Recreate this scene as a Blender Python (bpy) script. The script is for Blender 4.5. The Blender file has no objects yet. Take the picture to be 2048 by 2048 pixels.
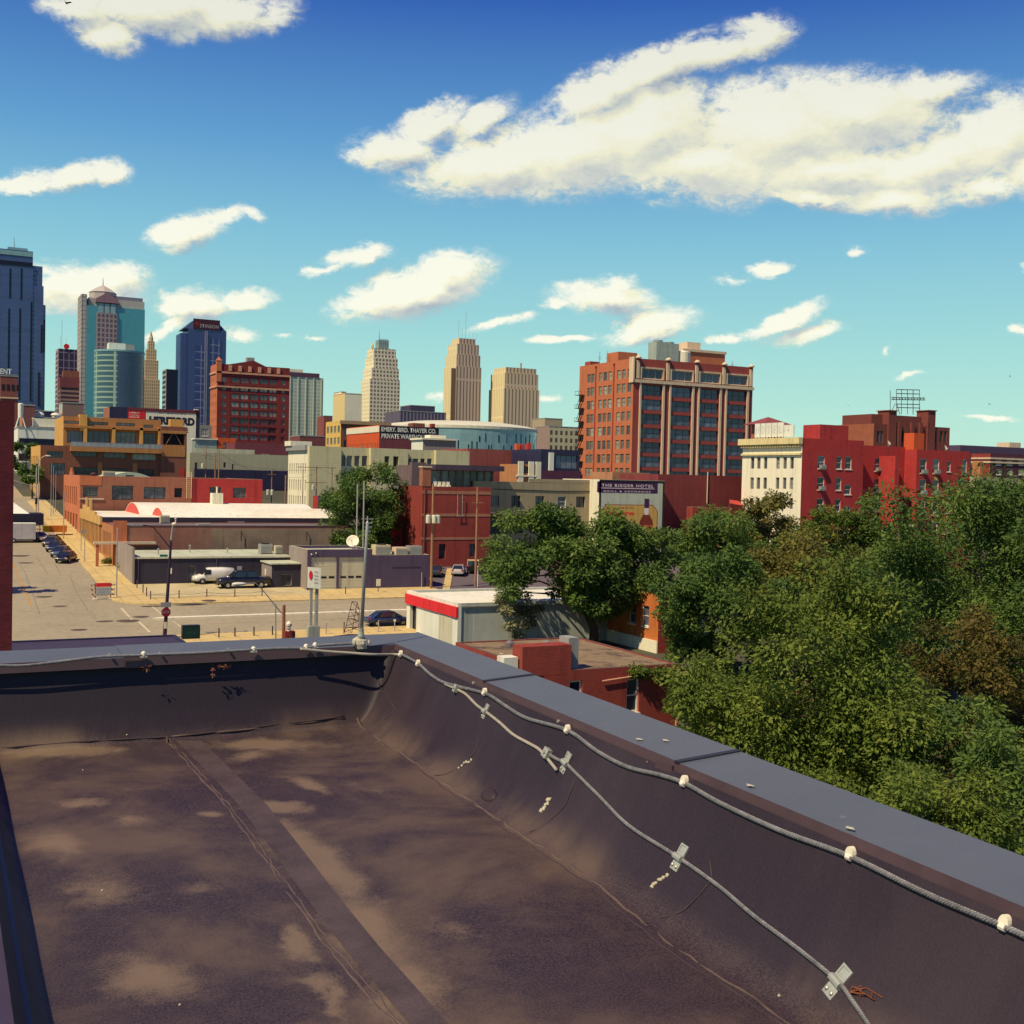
import bpy, bmesh, math, random
import numpy as np
from mathutils import Vector, Matrix, Euler
random.seed(7)
S = bpy.context.scene
COL = S.collection
# ---------------------------------------------------------------- camera
F, EYE = 2300.0, 15.4
TH, PI_, RO = math.radians(26.6), math.radians(1.6), math.radians(1.3)
fw = Vector((math.sin(TH)*math.cos(PI_), math.cos(TH)*math.cos(PI_), -math.sin(PI_)))
r0 = Vector((math.cos(TH), -math.sin(TH), 0)); u0 = r0.cross(fw)
RV = math.cos(RO)*r0 + math.sin(RO)*u0
UV = -math.sin(RO)*r0 + math.cos(RO)*u0
CAM = Vector((0, 0, EYE))
cd = bpy.data.cameras.new("camera"); cam = bpy.data.objects.new("camera", cd); COL.objects.link(cam)
cd.sensor_width = 36; cd.lens = 36*F/2048; cd.clip_start = 0.05; cd.clip_end = 20000
cam.matrix_world = Matrix.Translation(CAM) @ Matrix((RV, UV, -fw)).transposed().to_4x4()
S.camera = cam
# ---------------------------------------------------------------- world, sun, exposure
SUN_AZ, SUN_EL = math.radians(250), math.radians(53)      # from grid north, clockwise
sd = Vector((math.sin(SUN_AZ)*math.cos(SUN_EL), math.cos(SUN_AZ)*math.cos(SUN_EL), math.sin(SUN_EL)))
ld = bpy.data.lights.new("sun", 'SUN'); ld.energy = 5.0; ld.angle = math.radians(0.5); ld.color = (1.0, .84, .56)
lo = bpy.data.objects.new("sun", ld); COL.objects.link(lo)
lo.rotation_euler = sd.to_track_quat('Z', 'Y').to_euler(); lo.location = (0, 0, 300)
S.view_settings.view_transform = 'Standard'; S.view_settings.look = 'None'
S.view_settings.exposure = 0.0; S.view_settings.gamma = 1.0; S.view_settings.use_curve_mapping = False
S.cycles.use_denoising = True; S.cycles.max_bounces = 5; S.cycles.diffuse_bounces = 2
S.cycles.glossy_bounces = 3; S.cycles.transparent_max_bounces = 6; S.cycles.transmission_bounces = 2
S.cycles.caustics_reflective = False; S.cycles.caustics_refractive = False

def ray(x, y): return fw + RV*((x-1024)/F) - UV*((y-1024)/F)
def at_depth(x, y, d): return CAM + ray(x, y)*d
def at_height(x, y, z): r = ray(x, y); return CAM + r*((z-EYE)/r.z)
def at_north(x, y, n): r = ray(x, y); return CAM + r*(n/r.y)
def at_east(x, y, e): r = ray(x, y); return CAM + r*(e/r.x)
def zg(n): return min(15.0, max(0.0, 0.055*(n-105)))
def on_ground(x, y):
    r = ray(x, y); d = 5.0
    while d < 900:
        p = CAM + r*d
        if p.z <= zg(p.y): return Vector((p.x, p.y, zg(p.y)))
        d += .1
    return CAM + r*900

class NT:
    def __init__(s, nt): s.nt = nt; s.n = nt.nodes; s.l = nt.links
    def node(s, t, ins=None, **kw):
        n = s.n.new(t)
        for k, v in kw.items(): setattr(n, k, v)
        for k, v in (ins or {}).items(): s.put(n, k, v)
        return n
    def put(s, n, k, v):
        if isinstance(v, bpy.types.Node): s.l.new(v.outputs[0], n.inputs[k])
        elif isinstance(v, bpy.types.NodeSocket): s.l.new(v, n.inputs[k])
        else: n.inputs[k].default_value = v
    def math(s, op, a, b=0.0, c=None, clamp=False):
        n = s.n.new('ShaderNodeMath'); n.operation = op; n.use_clamp = clamp
        s.put(n, 0, a); s.put(n, 1, b)
        if c is not None: s.put(n, 2, c)
        return n
    def mix(s, fac, a, b, blend='MIX'):
        n = s.n.new('ShaderNodeMix'); n.data_type = 'RGBA'; n.blend_type = blend
        s.put(n, 0, fac); s.put(n, 6, a); s.put(n, 7, b)
        return n.outputs[2]
    def ramp(s, fac, stops, interp='LINEAR'):
        n = s.n.new('ShaderNodeValToRGB'); n.color_ramp.interpolation = interp
        e = n.color_ramp.elements
        while len(e) < len(stops): e.new(0.5)
        for i, (p, c) in enumerate(stops):
            e[i].position = p; e[i].color = (c[0], c[1], c[2], 1) if not isinstance(c, float) else (c, c, c, 1)
        s.put(n, 0, fac); return n
    def smooth(s, v, a, b):
        n = s.n.new('ShaderNodeMapRange'); n.interpolation_type = 'SMOOTHSTEP'
        s.put(n, 0, v); s.put(n, 1, a); s.put(n, 2, b); return n

def lin(r, g, b):
    return tuple(((c/255)/12.92 if c/255 <= .04045 else ((c/255+.055)/1.055)**2.4) for c in (r, g, b))

# sky: Nishita, tinted by elevation, with procedural cumulus placed by azimuth and elevation
W = bpy.data.worlds.new("World"); S.world = W; W.use_nodes = True
w = NT(W.node_tree); w.n.clear()
tc = w.node('ShaderNodeTexCoord')
sx = w.node('ShaderNodeSeparateXYZ', {0: tc.outputs['Generated']})
el = w.math('MULTIPLY', w.math('ARCSINE', sx.outputs[2]), 57.29578)
az = w.math('MULTIPLY', w.math('ARCTAN2', sx.outputs[0], sx.outputs[1]), 57.29578)
nish = w.node('ShaderNodeTexSky', sky_type='NISHITA', sun_disc=False, sun_elevation=SUN_EL, sun_rotation=SUN_AZ)
nish.air_density = 1.0; nish.dust_density = .6; nish.ozone_density = 2.0
tint = w.ramp(w.math('DIVIDE', el, 40.0, clamp=True), [
    (0.0, lin(196, 235, 212)), (.08, lin(181, 231, 215)), (.16, lin(163, 221, 217)), (.285, lin(132, 196, 218)), (.40, lin(95, 158, 209)),
    (.56, lin(44, 94, 180)), (.66, lin(34, 56, 150)), (1.0, lin(58, 38, 150))])  # unseen upper sky made violet to colour the shadows
nsc = w.mix(1.0, nish.outputs[0], (.115, .115, .115, 1), 'MULTIPLY')
sky = w.mix(.92, nsc, tint.outputs[0])
def azel(px, py):
    d = ray(px, py).normalized()
    return math.degrees(math.atan2(d.x, d.y)), math.degrees(math.asin(d.z))
BL = [  # x, y, rx, ry, slope in degrees, strength (picture measure of each puff)
 (790,300,95,45,0,1),(860,250,90,34,-25,.9),(955,240,75,34,-30,.9),(1000,325,190,70,-8,1),(1150,300,190,95,-8,1.1),(1290,260,170,115,-5,1.1),
 (1215,175,120,55,-22,1),(1330,125,140,46,-22,.95),(1430,95,115,42,-18,.9),(1520,70,70,42,0,1),(1400,330,230,80,4,1),(1560,265,210,120,0,1.1),
 (1720,225,190,90,4,1.1),(1860,185,120,40,-12,.85),(1650,340,240,75,4,1),(1850,330,200,85,-12,.95),(2000,275,130,100,-10,1),(1640,392,130,28,4,.9),
 (1790,395,150,42,0,.9),(1960,375,130,40,-8,.8),(2060,330,90,70,0,.9),
 (330,15,220,70,0,1),(210,70,85,52,10,.95),(430,30,150,58,-8,.95),(160,15,90,48,0,.9),(540,25,80,45,-15,.7),(240,100,40,28,0,.7),
 (45,372,95,24,-6,.9),(130,352,105,36,-6,1),(215,345,60,32,0,.9),
 (370,465,82,40,-14,1.05),(440,440,80,22,-10,.8),(500,432,36,18,20,.8),(360,480,60,24,0,.8),
 (165,575,150,62,0,1),(235,555,70,40,0,.9),(110,560,70,40,0,.9),
 (395,610,85,38,-4,1),(480,600,80,26,-4,.9),(330,660,70,20,-18,.85),(480,668,55,20,6,.75),
 (715,515,75,26,-10,1),(650,538,50,12,-8,.7),(740,500,40,24,0,.8),
 (830,580,175,58,-16,1.1),(890,545,95,48,-18,1),(745,612,80,24,0,.9),(930,530,40,30,0,.7),
 (1000,648,75,16,-18,.85),(1050,635,30,14,-20,.7),(1105,680,58,11,0,.9),(1155,676,36,12,0,.85),
 (1215,600,120,38,8,1),(1295,655,110,36,-14,1),(1230,575,50,34,0,.8),(1120,605,40,14,0,.7),
 (1540,543,56,17,0,.95),(1455,560,60,16,0,.5),(1570,640,95,28,-20,1),(1615,668,90,24,-14,.85),(1445,675,50,16,0,.8),
 (1707,500,30,14,10,.75),(1808,753,44,9,-10,.75),(1980,832,66,7,0,.8),(2048,535,22,16,0,.8),(2045,663,24,14,0,.75),
 (620,676,34,8,0,.7),(565,680,26,8,0,.5),(1095,798,36,14,0,.7),(880,795,40,16,0,.6),(1775,705,20,9,-30,.5)]
grp = bpy.data.node_groups.new("cloud_field", 'ShaderNodeTree')
grp.interface.new_socket(name="P", in_out='INPUT', socket_type='NodeSocketVector')
grp.interface.new_socket(name="D", in_out='OUTPUT', socket_type='NodeSocketFloat')
g = NT(grp); gi = g.node('NodeGroupInput'); go = g.node('NodeGroupOutput')
acc = None
for bi, (bx, by, brx, bry, sl, st) in enumerate(BL):
    bank = 1.14 if bi < 21 else 1.0
    a0, e0 = azel(bx, by); a1, e1 = azel(bx+brx, by + brx*math.tan(math.radians(sl))); a2, e2 = azel(bx, by-bry)
    rx = math.hypot(a1-a0, e1-e0)*1.32*bank; ry = abs(e2-e0)*1.28*bank
    mp = g.node('ShaderNodeMapping', vector_type='TEXTURE')
    g.put(mp, 0, gi.outputs[0]); mp.inputs[1].default_value = (a0, e0, 0)
    mp.inputs[2].default_value = (0, 0, math.atan2(e1-e0, a1-a0)); mp.inputs[3].default_value = (rx, ry, 1)
    gr = g.node('ShaderNodeTexGradient', {0: mp.outputs[0]}, gradient_type='SPHERICAL')
    t = g.math('MULTIPLY', gr.outputs[1], st)
    acc = t if acc is None else g.math('SMOOTH_MAX', acc, t, .12)
g.put(go, 0, acc)
pv = w.node('ShaderNodeCombineXYZ', {0: az, 1: el, 2: 0.0})
st_ = w.node('ShaderNodeVectorMath', {0: pv.outputs[0], 1: (.62, 1.0, 1.0)}, operation='MULTIPLY')
def noise(nt, vec, sc, det, rough=.55, dist=0.0):
    return nt.node('ShaderNodeTexNoise', {'Vector': vec, 'Scale': sc, 'Detail': det, 'Roughness': rough, 'Distortion': dist})
n1 = noise(w, st_.outputs[0], .55, 6.0, .62, .3)
n2 = noise(w, st_.outputs[0], 2.2, 5.0, .65, .5)
wv = w.node('ShaderNodeVectorMath', {0: n1.outputs['Color'], 1: (.5, .5, .5)}, operation='SUBTRACT')
wv2 = w.node('ShaderNodeVectorMath', {0: wv.outputs[0], 1: (2.3, 1.5, 0)}, operation='MULTIPLY')
wp = w.node('ShaderNodeVectorMath', {0: pv.outputs[0], 1: wv2.outputs[0]}, operation='ADD')
wp2 = w.node('ShaderNodeVectorMath', {0: wp.outputs[0], 1: (-.55, .62, 0)}, operation='ADD')
c1 = w.n.new('ShaderNodeGroup'); c1.node_tree = grp; w.put(c1, 0, wp.outputs[0]); c1 = w.math('SUBTRACT', c1, .085, clamp=True)
c2 = w.n.new('ShaderNodeGroup'); c2.node_tree = grp; w.put(c2, 0, wp2.outputs[0]); c2 = w.math('SUBTRACT', c2, .085, clamp=True)
nz = w.math('ADD', w.math('MULTIPLY', w.math('SUBTRACT', n1.outputs[0], .5), .62), w.math('MULTIPLY', w.math('SUBTRACT', n2.outputs[0], .5), .62))
n3 = noise(w, st_.outputs[0], 6.5, 4.0, .65, .8)
nzf = w.math('ADD', nz, w.math('MULTIPLY', w.math('SUBTRACT', n3.outputs[0], .5), .22))
den = w.math('ADD', c1, w.math('MULTIPLY', nzf, w.smooth(c1, .0, .30)))
alpha = w.math('POWER', w.smooth(den, .03, .52), 1.35)
sh = w.math('ADD', w.math('MULTIPLY', w.math('SUBTRACT', c1, c2), 1.45), w.math('ADD', w.math('MULTIPLY', w.math('SUBTRACT', n2.outputs[0], .5), .50), .76), clamp=True)
low = w.ramp(w.math('DIVIDE', el, 24.0, clamp=True), [(0.0, (1.0, 1.0, 1.0)), (.45, (.98, .98, .98)), (1.0, (.80, .81, .83))])
cc = w.ramp(sh, [(0.0, lin(168, 178, 190)), (.42, lin(214, 218, 210)), (.75, lin(250, 247, 216)), (1.0, lin(255, 254, 236))])
ccl = w.mix(1.0, cc.outputs[0], low.outputs[0], 'MULTIPLY')
cl = w.mix(w.math('MULTIPLY', alpha, .97), sky, ccl)
gm = w.smooth(el, -1.5, -.2)
fin = w.mix(gm, (.07, .07, .06, 1), cl)
bg = w.node('ShaderNodeBackground', {0: fin, 1: 1.0})
wo = w.node('ShaderNodeOutputWorld', {0: bg.outputs[0]})
try: W.cycles.sampling_method = 'MANUAL'; W.cycles.sample_map_resolution = 256
except Exception: pass

# ---------------------------------------------------------------- materials
MATS = {}
def _start(name, rough, metal, spec=.3):
    m = bpy.data.materials.new(name); m.use_nodes = True
    t = NT(m.node_tree); b = t.n['Principled BSDF']
    b.inputs['Roughness'].default_value = rough; b.inputs['Metallic'].default_value = metal
    b.inputs['Specular IOR Level'].default_value = spec
    return m, t, b
def streak(t, tc, scale):
    # rain streaks and grime running down a wall
    sv = t.node('ShaderNodeVectorMath', {0: tc.outputs['Object'], 1: (1.6, 1.6, .10)}, operation='MULTIPLY')
    sn = noise(t, sv.outputs[0], 1.0, 5.0, .65)
    return t.math('MULTIPLY', t.smooth(sn.outputs[0], .48, .72), -.24)
def plain(name, col, rough=.75, var=.16, scale=.6, metal=0.0, spec=.3, bump=0.0, stain=None):
    if name in MATS: return MATS[name]
    m, t, b = _start(name, rough, metal, spec)
    tc = t.node('ShaderNodeTexCoord')
    a = noise(t, tc.outputs['Object'], scale, 6.0, .6); f = noise(t, tc.outputs['Object'], scale*14, 3.0, .6)
    v = t.math('ADD', t.math('MULTIPLY', t.math('SUBTRACT', a.outputs[0], .5), 2*var*1.6), t.math('MULTIPLY', t.math('SUBTRACT', f.outputs[0], .5), 2*var*.8))
    k = t.math('ADD', t.math('ADD', v, streak(t, tc, scale)), 1.0)
    c = t.node('ShaderNodeVectorMath', {0: (*col[:3],), 'Scale': k}, operation='SCALE')
    out = c.outputs[0]
    if stain:
        sn = noise(t, tc.outputs['Object'], scale*.35, 7.0, .7)
        out = t.mix(t.smooth(sn.outputs[0], .5, .68), out, (*stain, 1))
    t.put(b, 'Base Color', out)
    if bump:
        bp = t.node('ShaderNodeBump', {'Strength': bump, 'Distance': .02, 'Height': f.outputs[0]}); t.put(b, 'Normal', bp.outputs[0])
    MATS[name] = m; return m
def brick(name, c1, c2, mortar, bw=.24, bh=.08, ms=.012, var=.25, scale=.25, rough=.85, stain=None, flat=False, off=.5):
    if name in MATS: return MATS[name]
    m, t, b = _start(name, rough, 0.0, .2)
    tc = t.node('ShaderNodeTexCoord'); s = t.node('ShaderNodeSeparateXYZ', {0: tc.outputs['Object']})
    v = t.node('ShaderNodeCombineXYZ', {0: s.outputs[0] if flat else t.math('ADD', s.outputs[0], s.outputs[1]), 1: s.outputs[1] if flat else s.outputs[2], 2: 0.0})
    br = t.node('ShaderNodeTexBrick', {'Vector': v.outputs[0], 'Color1': (*c1, 1), 'Color2': (*c2, 1), 'Mortar': (*mortar, 1), 'Scale': 1.0,
                                       'Mortar Size': ms, 'Brick Width': bw, 'Row Height': bh, 'Bias': 0.0}, offset=off)
    a = noise(t, tc.outputs['Object'], scale, 7.0, .65); f = noise(t, tc.outputs['Object'], scale*9, 4.0, .6)
    k = t.math('ADD', t.math('ADD', t.math('MULTIPLY', t.math('SUBTRACT', a.outputs[0], .5), 2*var), t.math('MULTIPLY', t.math('SUBTRACT', f.outputs[0], .5), var*1.3)), t.math('ADD', streak(t, tc, scale), 1.0))
    c = t.node('ShaderNodeVectorMath', {0: br.outputs[0], 'Scale': k}, operation='SCALE').outputs[0]
    if stain:
        sn = noise(t, tc.outputs['Object'], scale*.6, 7.0, .7)
        c = t.mix(t.math('MULTIPLY', t.smooth(sn.outputs[0], .5, .66), .7), c, (*stain, 1))
    t.put(b, 'Base Color', c); MATS[name] = m; return m
def pane(name, dark, light, rough=.12, spec=.5, scale=1.2):
    if name in MATS: return MATS[name]
    m, t, b = _start(name, rough, 0.0, spec)
    oi = t.node('ShaderNodeObjectInfo'); tc = t.node('ShaderNodeTexCoord')
    a = noise(t, tc.outputs['Object'], scale, 3.0, .6)
    v = t.math('ADD', t.math('MULTIPLY', oi.outputs['Random'], .75), t.math('MULTIPLY', t.math('SUBTRACT', a.outputs[0], .5), .9), clamp=True)
    r = t.ramp(v, [(0.0, dark), (.45, tuple(dark[i]*.6+light[i]*.25 for i in range(3))), (1.0, light)])
    t.put(b, 'Base Color', r.outputs[0]); MATS[name] = m; return m
def curtain(name, g1, g2, line, bay=1.5, fl=3.9, ms=.18, rough=.12, spec=.6, metal=0.0, var=.3, off=0.0):
    if name in MATS: return MATS[name]
    m, t, b = _start(name, rough, metal, spec)
    tc = t.node('ShaderNodeTexCoord'); s = t.node('ShaderNodeSeparateXYZ', {0: tc.outputs['Object']})
    v = t.node('ShaderNodeCombineXYZ', {0: t.math('ADD', s.outputs[0], s.outputs[1]), 1: s.outputs[2], 2: 0.0})
    br = t.node('ShaderNodeTexBrick', {'Vector': v.outputs[0], 'Color1': (*g1, 1), 'Color2': (*g2, 1), 'Mortar': (*line, 1), 'Scale': 1.0,
                                       'Mortar Size': ms*.5, 'Brick Width': bay, 'Row Height': fl, 'Bias': 0.0}, offset=off)
    a = noise(t, tc.outputs['Object'], .03, 5.0, .6)
    k = t.math('ADD', t.math('MULTIPLY', t.math('SUBTRACT', a.outputs[0], .5), 2*var), 1.0)
    c = t.node('ShaderNodeVectorMath', {0: br.outputs[0], 'Scale': k}, operation='SCALE').outputs[0]
    t.put(b, 'Base Color', c)
    rg = t.math('ADD', t.math('MULTIPLY', br.outputs[1], .5), rough, clamp=True); t.put(b, 'Roughness', rg)
    MATS[name] = m; return m
def paint(name, col, rough=.25, metal=0.0):
    if name in MATS: return MATS[name]
    m, t, b = _start(name, rough, metal, .5)
    b.inputs['Base Color'].default_value = (*col, 1); b.inputs['Coat Weight'].default_value = .6 if rough < .4 else 0.0
    b.inputs['Coat Roughness'].default_value = .08
    tc = t.node('ShaderNodeTexCoord'); a = noise(t, tc.outputs['Object'], 2.5, 4.0, .6)
    k = t.math('ADD', t.math('MULTIPLY', t.math('SUBTRACT', a.outputs[0], .5), .3), 1.0)
    c = t.node('ShaderNodeVectorMath', {0: col, 'Scale': k}, operation='SCALE'); t.put(b, 'Base Color', c.outputs[0])
    MATS[name] = m; return m

# ---------------------------------------------------------------- mesh builder
class MB:
    def __init__(s): s.v = []; s.f = []; s.m = []
    def quad(s, a, b, c, d, m=0):
        i = len(s.v); s.v += [tuple(a), tuple(b), tuple(c), tuple(d)]; s.f.append((i, i+1, i+2, i+3)); s.m.append(m); return s
    def poly(s, pts, m=0):
        i = len(s.v); s.v += [tuple(p) for p in pts]; s.f.append(tuple(range(i, i+len(pts)))); s.m.append(m); return s
    def box(s, x0, x1, y0, y1, z0, z1, m=0, top=None, skip=''):
        P = [(x0,y0,z0),(x1,y0,z0),(x1,y1,z0),(x0,y1,z0),(x0,y0,z1),(x1,y0,z1),(x1,y1,z1),(x0,y1,z1)]
        i = len(s.v); s.v += P
        for k, q in (('b',(3,2,1,0)),('t',(4,5,6,7)),('s',(0,1,5,4)),('e',(1,2,6,5)),('n',(2,3,7,6)),('w',(3,0,4,7))):
            if k in skip: continue
            s.f.append(tuple(i+j for j in q)); s.m.append(top if (k == 't' and top is not None) else m)
        return s
    def prism(s, pts, z0, z1, m=0, top=None):
        n = len(pts)
        zz0 = z0 if callable(z0) else (lambda x, y: z0); zz1 = z1 if callable(z1) else (lambda x, y: z1)
        i = len(s.v); s.v += [(x, y, zz0(x, y)) for x, y in pts] + [(x, y, zz1(x, y)) for x, y in pts]
        s.f.append(tuple(i+n+k for k in range(n))); s.m.append(m if top is None else top)
        s.f.append(tuple(i+k for k in reversed(range(n)))); s.m.append(m)
        for k in range(n):
            j = (k+1) % n; s.f.append((i+k, i+j, i+n+j, i+n+k)); s.m.append(m)
        return s
    def tube(s, pts, r, n=8, m=0, cap=True):
        pts = [Vector(p) for p in pts]; rs = r if isinstance(r, (list, tuple)) else [r]*len(pts)
        base = len(s.v); up = Vector((0, 0, 1)); side = None
        for k, p in enumerate(pts):
            d = (pts[min(k+1, len(pts)-1)] - pts[max(k-1, 0)]).normalized()
            if side is None:
                side = d.cross(up) if abs(d.z) < .95 else d.cross(Vector((1, 0, 0)))
            side = (side - d*side.dot(d)).normalized(); b = d.cross(side)
            for q in range(n):
                a = 2*math.pi*q/n; s.v.append(tuple(p + (side*math.cos(a) + b*math.sin(a))*rs[k]))
        for k in range(len(pts)-1):
            for q in range(n):
                a = base+k*n+q; b2 = base+k*n+(q+1) % n
                s.f.append((a, b2, b2+n, a+n)); s.m.append(m)
        if cap:
            s.f.append(tuple(base+q for q in reversed(range(n)))); s.m.append(m)
            e = base+(len(pts)-1)*n; s.f.append(tuple(e+q for q in range(n))); s.m.append(m)
        return s
    def lathe(s, c, prof, n=16, m=0, axis='z'):
        base = len(s.v); c = Vector(c)
        for (r, h) in prof:
            for q in range(n):
                a = 2*math.pi*q/n; x, y = r*math.cos(a), r*math.sin(a)
                o = (x, y, h) if axis == 'z' else ((x, h, y) if axis == 'y' else (h, x, y))
                s.v.append(tuple(c+Vector(o)))
        for k in range(len(prof)-1):
            for q in range(n):
                a = base+k*n+q; b = base+k*n+(q+1) % n; s.f.append((a, b, b+n, a+n)); s.m.append(m)
        s.f.append(tuple(base+q for q in reversed(range(n)))); s.m.append(m)
        e = base+(len(prof)-1)*n; s.f.append(tuple(e+q for q in range(n))); s.m.append(m)
        return s
    def loft(s, rings, m=0, cap=True):
        base = len(s.v); n = len(rings[0])
        for r in rings: s.v += [tuple(p) for p in r]
        for k in range(len(rings)-1):
            for q in range(n):
                a = base+k*n+q; b = base+k*n+(q+1) % n; s.f.append((a, b, b+n, a+n)); s.m.append(m)
        if cap:
            s.f.append(tuple(base+q for q in reversed(range(n)))); s.m.append(m)
            e = base+(len(rings)-1)*n; s.f.append(tuple(e+q for q in range(n))); s.m.append(m)
        return s
    def mesh(s, name, mats, smooth=False, fix=True):
        me = bpy.data.meshes.new(name); me.from_pydata(s.v, [], s.f); 
        for mt in (mats if isinstance(mats, (list, tuple)) else [mats]): me.materials.append(mt)
        me.polygons.foreach_set('material_index', s.m)
        if fix:
            bm = bmesh.new(); bm.from_mesh(me); bmesh.ops.recalc_face_normals(bm, faces=bm.faces); bm.to_mesh(me); bm.free()
        if smooth: me.polygons.foreach_set('use_smooth', [True]*len(me.polygons))
        me.update(); return me
    def obj(s, name, mats, parent=None, loc=(0,0,0), rot=(0,0,0), smooth=False, fix=True):
        return put(name, s.mesh(name, mats, smooth, fix), parent, loc, rot)
def put(name, me, parent=None, loc=(0,0,0), rot=(0,0,0)):
    o = bpy.data.objects.new(name, me); COL.objects.link(o); o.parent = parent; o.location = loc; o.rotation_euler = rot
    return o
def tag(o, label, cat, group=None, kind=None):
    if label: o['label'] = label
    if cat: o['category'] = cat
    if group: o['group'] = group
    if kind: o['kind'] = kind
    return o
def thing(name, label, cat, loc, rz=0.0, group=None):
    o = bpy.data.objects.new(name, None); COL.objects.link(o); o.location = loc; o.rotation_euler = (0, 0, rz); o.empty_display_size = .5
    return tag(o, label, cat, group)
def structure(o): o['kind'] = 'structure'; return o
def copy_tree(root, loc, rz=None, label=None, group=None):
    r = root.copy(); COL.objects.link(r); r.location = loc
    if rz is not None: r.rotation_euler = (0, 0, rz)
    if label: r['label'] = label
    if group: r['group'] = group
    for ch in list(root.children):
        c = ch.copy(); COL.objects.link(c); c.parent = r
        for gch in list(ch.children):
            d = gch.copy(); COL.objects.link(d); d.parent = c
    return r
def faint_line(mat, parent, loc, width, height, seed=0):
    # writing too small to read in the photograph: short strokes, word by word
    rnd = random.Random(seed); b = MB(); x = 0.0
    while x < width:
        w_ = rnd.uniform(.35, .9)*height
        if rnd.random() > .18: b.box(x, min(width, x+w_*.75), -.004, 0, 0, height*rnd.uniform(.7, 1.0))
        x += w_
    return b.obj('small_print', mat, parent, loc)
def lettering(body, name, mat, parent, loc, width, height, face='s', extrude=.015, bold=0.0, spacing=1.0):
    cu = bpy.data.curves.new(name, 'FONT'); cu.body = body; cu.size = 1.0; cu.extrude = 0; cu.offset = bold; cu.space_character = spacing
    cu.align_x = 'LEFT'
    o = bpy.data.objects.new(name, cu); COL.objects.link(o)
    dg = bpy.context.evaluated_depsgraph_get(); dg.update()
    me = bpy.data.meshes.new_from_object(o.evaluated_get(dg)); bpy.data.objects.remove(o)
    xs = [v.co.x for v in me.vertices]; ys = [v.co.y for v in me.vertices]
    x0, x1, y0, y1 = min(xs), max(xs), min(ys), max(ys)
    for v in me.vertices:
        a = (v.co.x-x0)/(x1-x0)*width; b = (v.co.y-y0)/(y1-y0)*height
        v.co = (a, -extrude, b)
    me.materials.clear(); me.materials.append(mat); me.name = name
    return put(name, me, parent, loc, (0, 0, 0 if face == 's' else -math.pi/2))
# ---------------------------------------------------------------- palette
ASPH = plain('asphalt', (.34, .29, .19), .92, .14, .12, bump=.3, stain=(.27, .23, .15))
WALK = brick('sidewalk_concrete', (.62, .47, .20), (.56, .42, .18), (.36, .26, .12), 1.8, 1.8, .035, .2, .3, .9, stain=(.50, .37, .16), flat=True, off=0.0)
DIRT = plain('dirt_lot', (.52, .44, .24), .95, .22, .35, stain=(.36, .30, .16))
LOT = plain('dark_asphalt', (.13, .105, .11), .9, .15, .2)
EARTH = plain('ground_earth', (.075, .075, .045), .95, .3, .05)
WHITEP = plain('white_paint', (.82, .76, .58), .6, .06, .8)
ORANGEP = plain('orange_paint', (.55, .24, .02), .7, .1, .8)
CREAM = plain('cream_stucco', (.84, .78, .58), .85, .08, .15)
YELLOWB = brick('pale_yellow_brick', (.66, .59, .32), (.60, .54, .30), (.60, .55, .36), var=.16)
STONE = plain('pale_stone', (.66, .55, .36), .85, .08, .2)
TRIM = plain('cream_trim', (.68, .53, .36), .8, .1, .4)
OBRICK = brick('orange_brick', (.56, .16, .065), (.47, .125, .055), (.50, .20, .11), var=.2)
RBRICK = brick('red_brick', (.30, .040, .030), (.24, .032, .028), (.30, .08, .06), var=.28, stain=(.22, .045, .04))
DBRICK = brick('dark_red_brick', (.16, .022, .028), (.10, .016, .022), (.12, .03, .035), var=.4, stain=(.08, .012, .02))
BBRICK = brick('brown_brick', (.36, .12, .07), (.29, .09, .055), (.36, .17, .11), var=.28, stain=(.30, .17, .10))
TBRICK = brick('tan_orange_brick', (.48, .19, .07), (.40, .15, .06), (.44, .24, .12), var=.22)
PINKB = brick('faded_brick', (.34, .12, .085), (.28, .10, .075), (.33, .19, .13), var=.3, stain=(.31, .20, .13))
GREYB = plain('greyed_brick', (.30, .21, .14), .9, .3, .5, stain=(.22, .15, .11))
HRED = brick('red_painted_brick', (.50, .052, .046), (.41, .042, .042), (.36, .042, .042), .42, .14, .014, .22, .3, stain=(.38, .042, .046))
HORANGE = plain('orange_red_wall', (.62, .10, .03), .8, .08, .3)
CHAR = plain('charcoal_paint', (.040, .034, .055), .75, .2, .4)
SLATE = plain('slate_grey_paint', (.085, .065, .12), .75, .15, .4)
GREYW = plain('grey_wall', (.30, .25, .22), .8, .15, .3)
STUCCO = plain('olive_stucco', (.34, .28, .17), .9, .14, .4, stain=(.28, .22, .13))
SAGE = plain('sage_wall', (.42, .41, .27), .85, .08, .2)
ROOFW = plain('white_roof_coating', (.80, .77, .62), .7, .07, .12, stain=(.66, .62, .46))
ROOFG = plain('pale_green_roof', (.50, .54, .38), .8, .14, .3, stain=(.40, .42, .30))
ROOFD = plain('dark_roof', (.16, .14, .15), .9, .2, .2)
ROOFT = plain('tan_gravel_roof', (.26, .19, .10), .95, .3, .35, stain=(.14, .10, .075), bump=.4)
DARK = plain('dark_opening', (.014, .011, .022), .6, .2, .6)
BLACK = plain('black_metal', (.02, .018, .024), .5, .2, 1.0)
STEEL = plain('galvanised_steel', (.48, .46, .40), .45, .12, 3.0, metal=.5)
GREYM = plain('grey_metal', (.32, .32, .30), .6, .12, 1.0)
WOOD = plain('pole_wood', (.30, .17, .09), .9, .25, 2.0)
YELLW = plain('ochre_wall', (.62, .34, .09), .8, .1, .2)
OCHRE = plain('ochre_shade_wall', (.44, .20, .07), .8, .1, .2)
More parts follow.
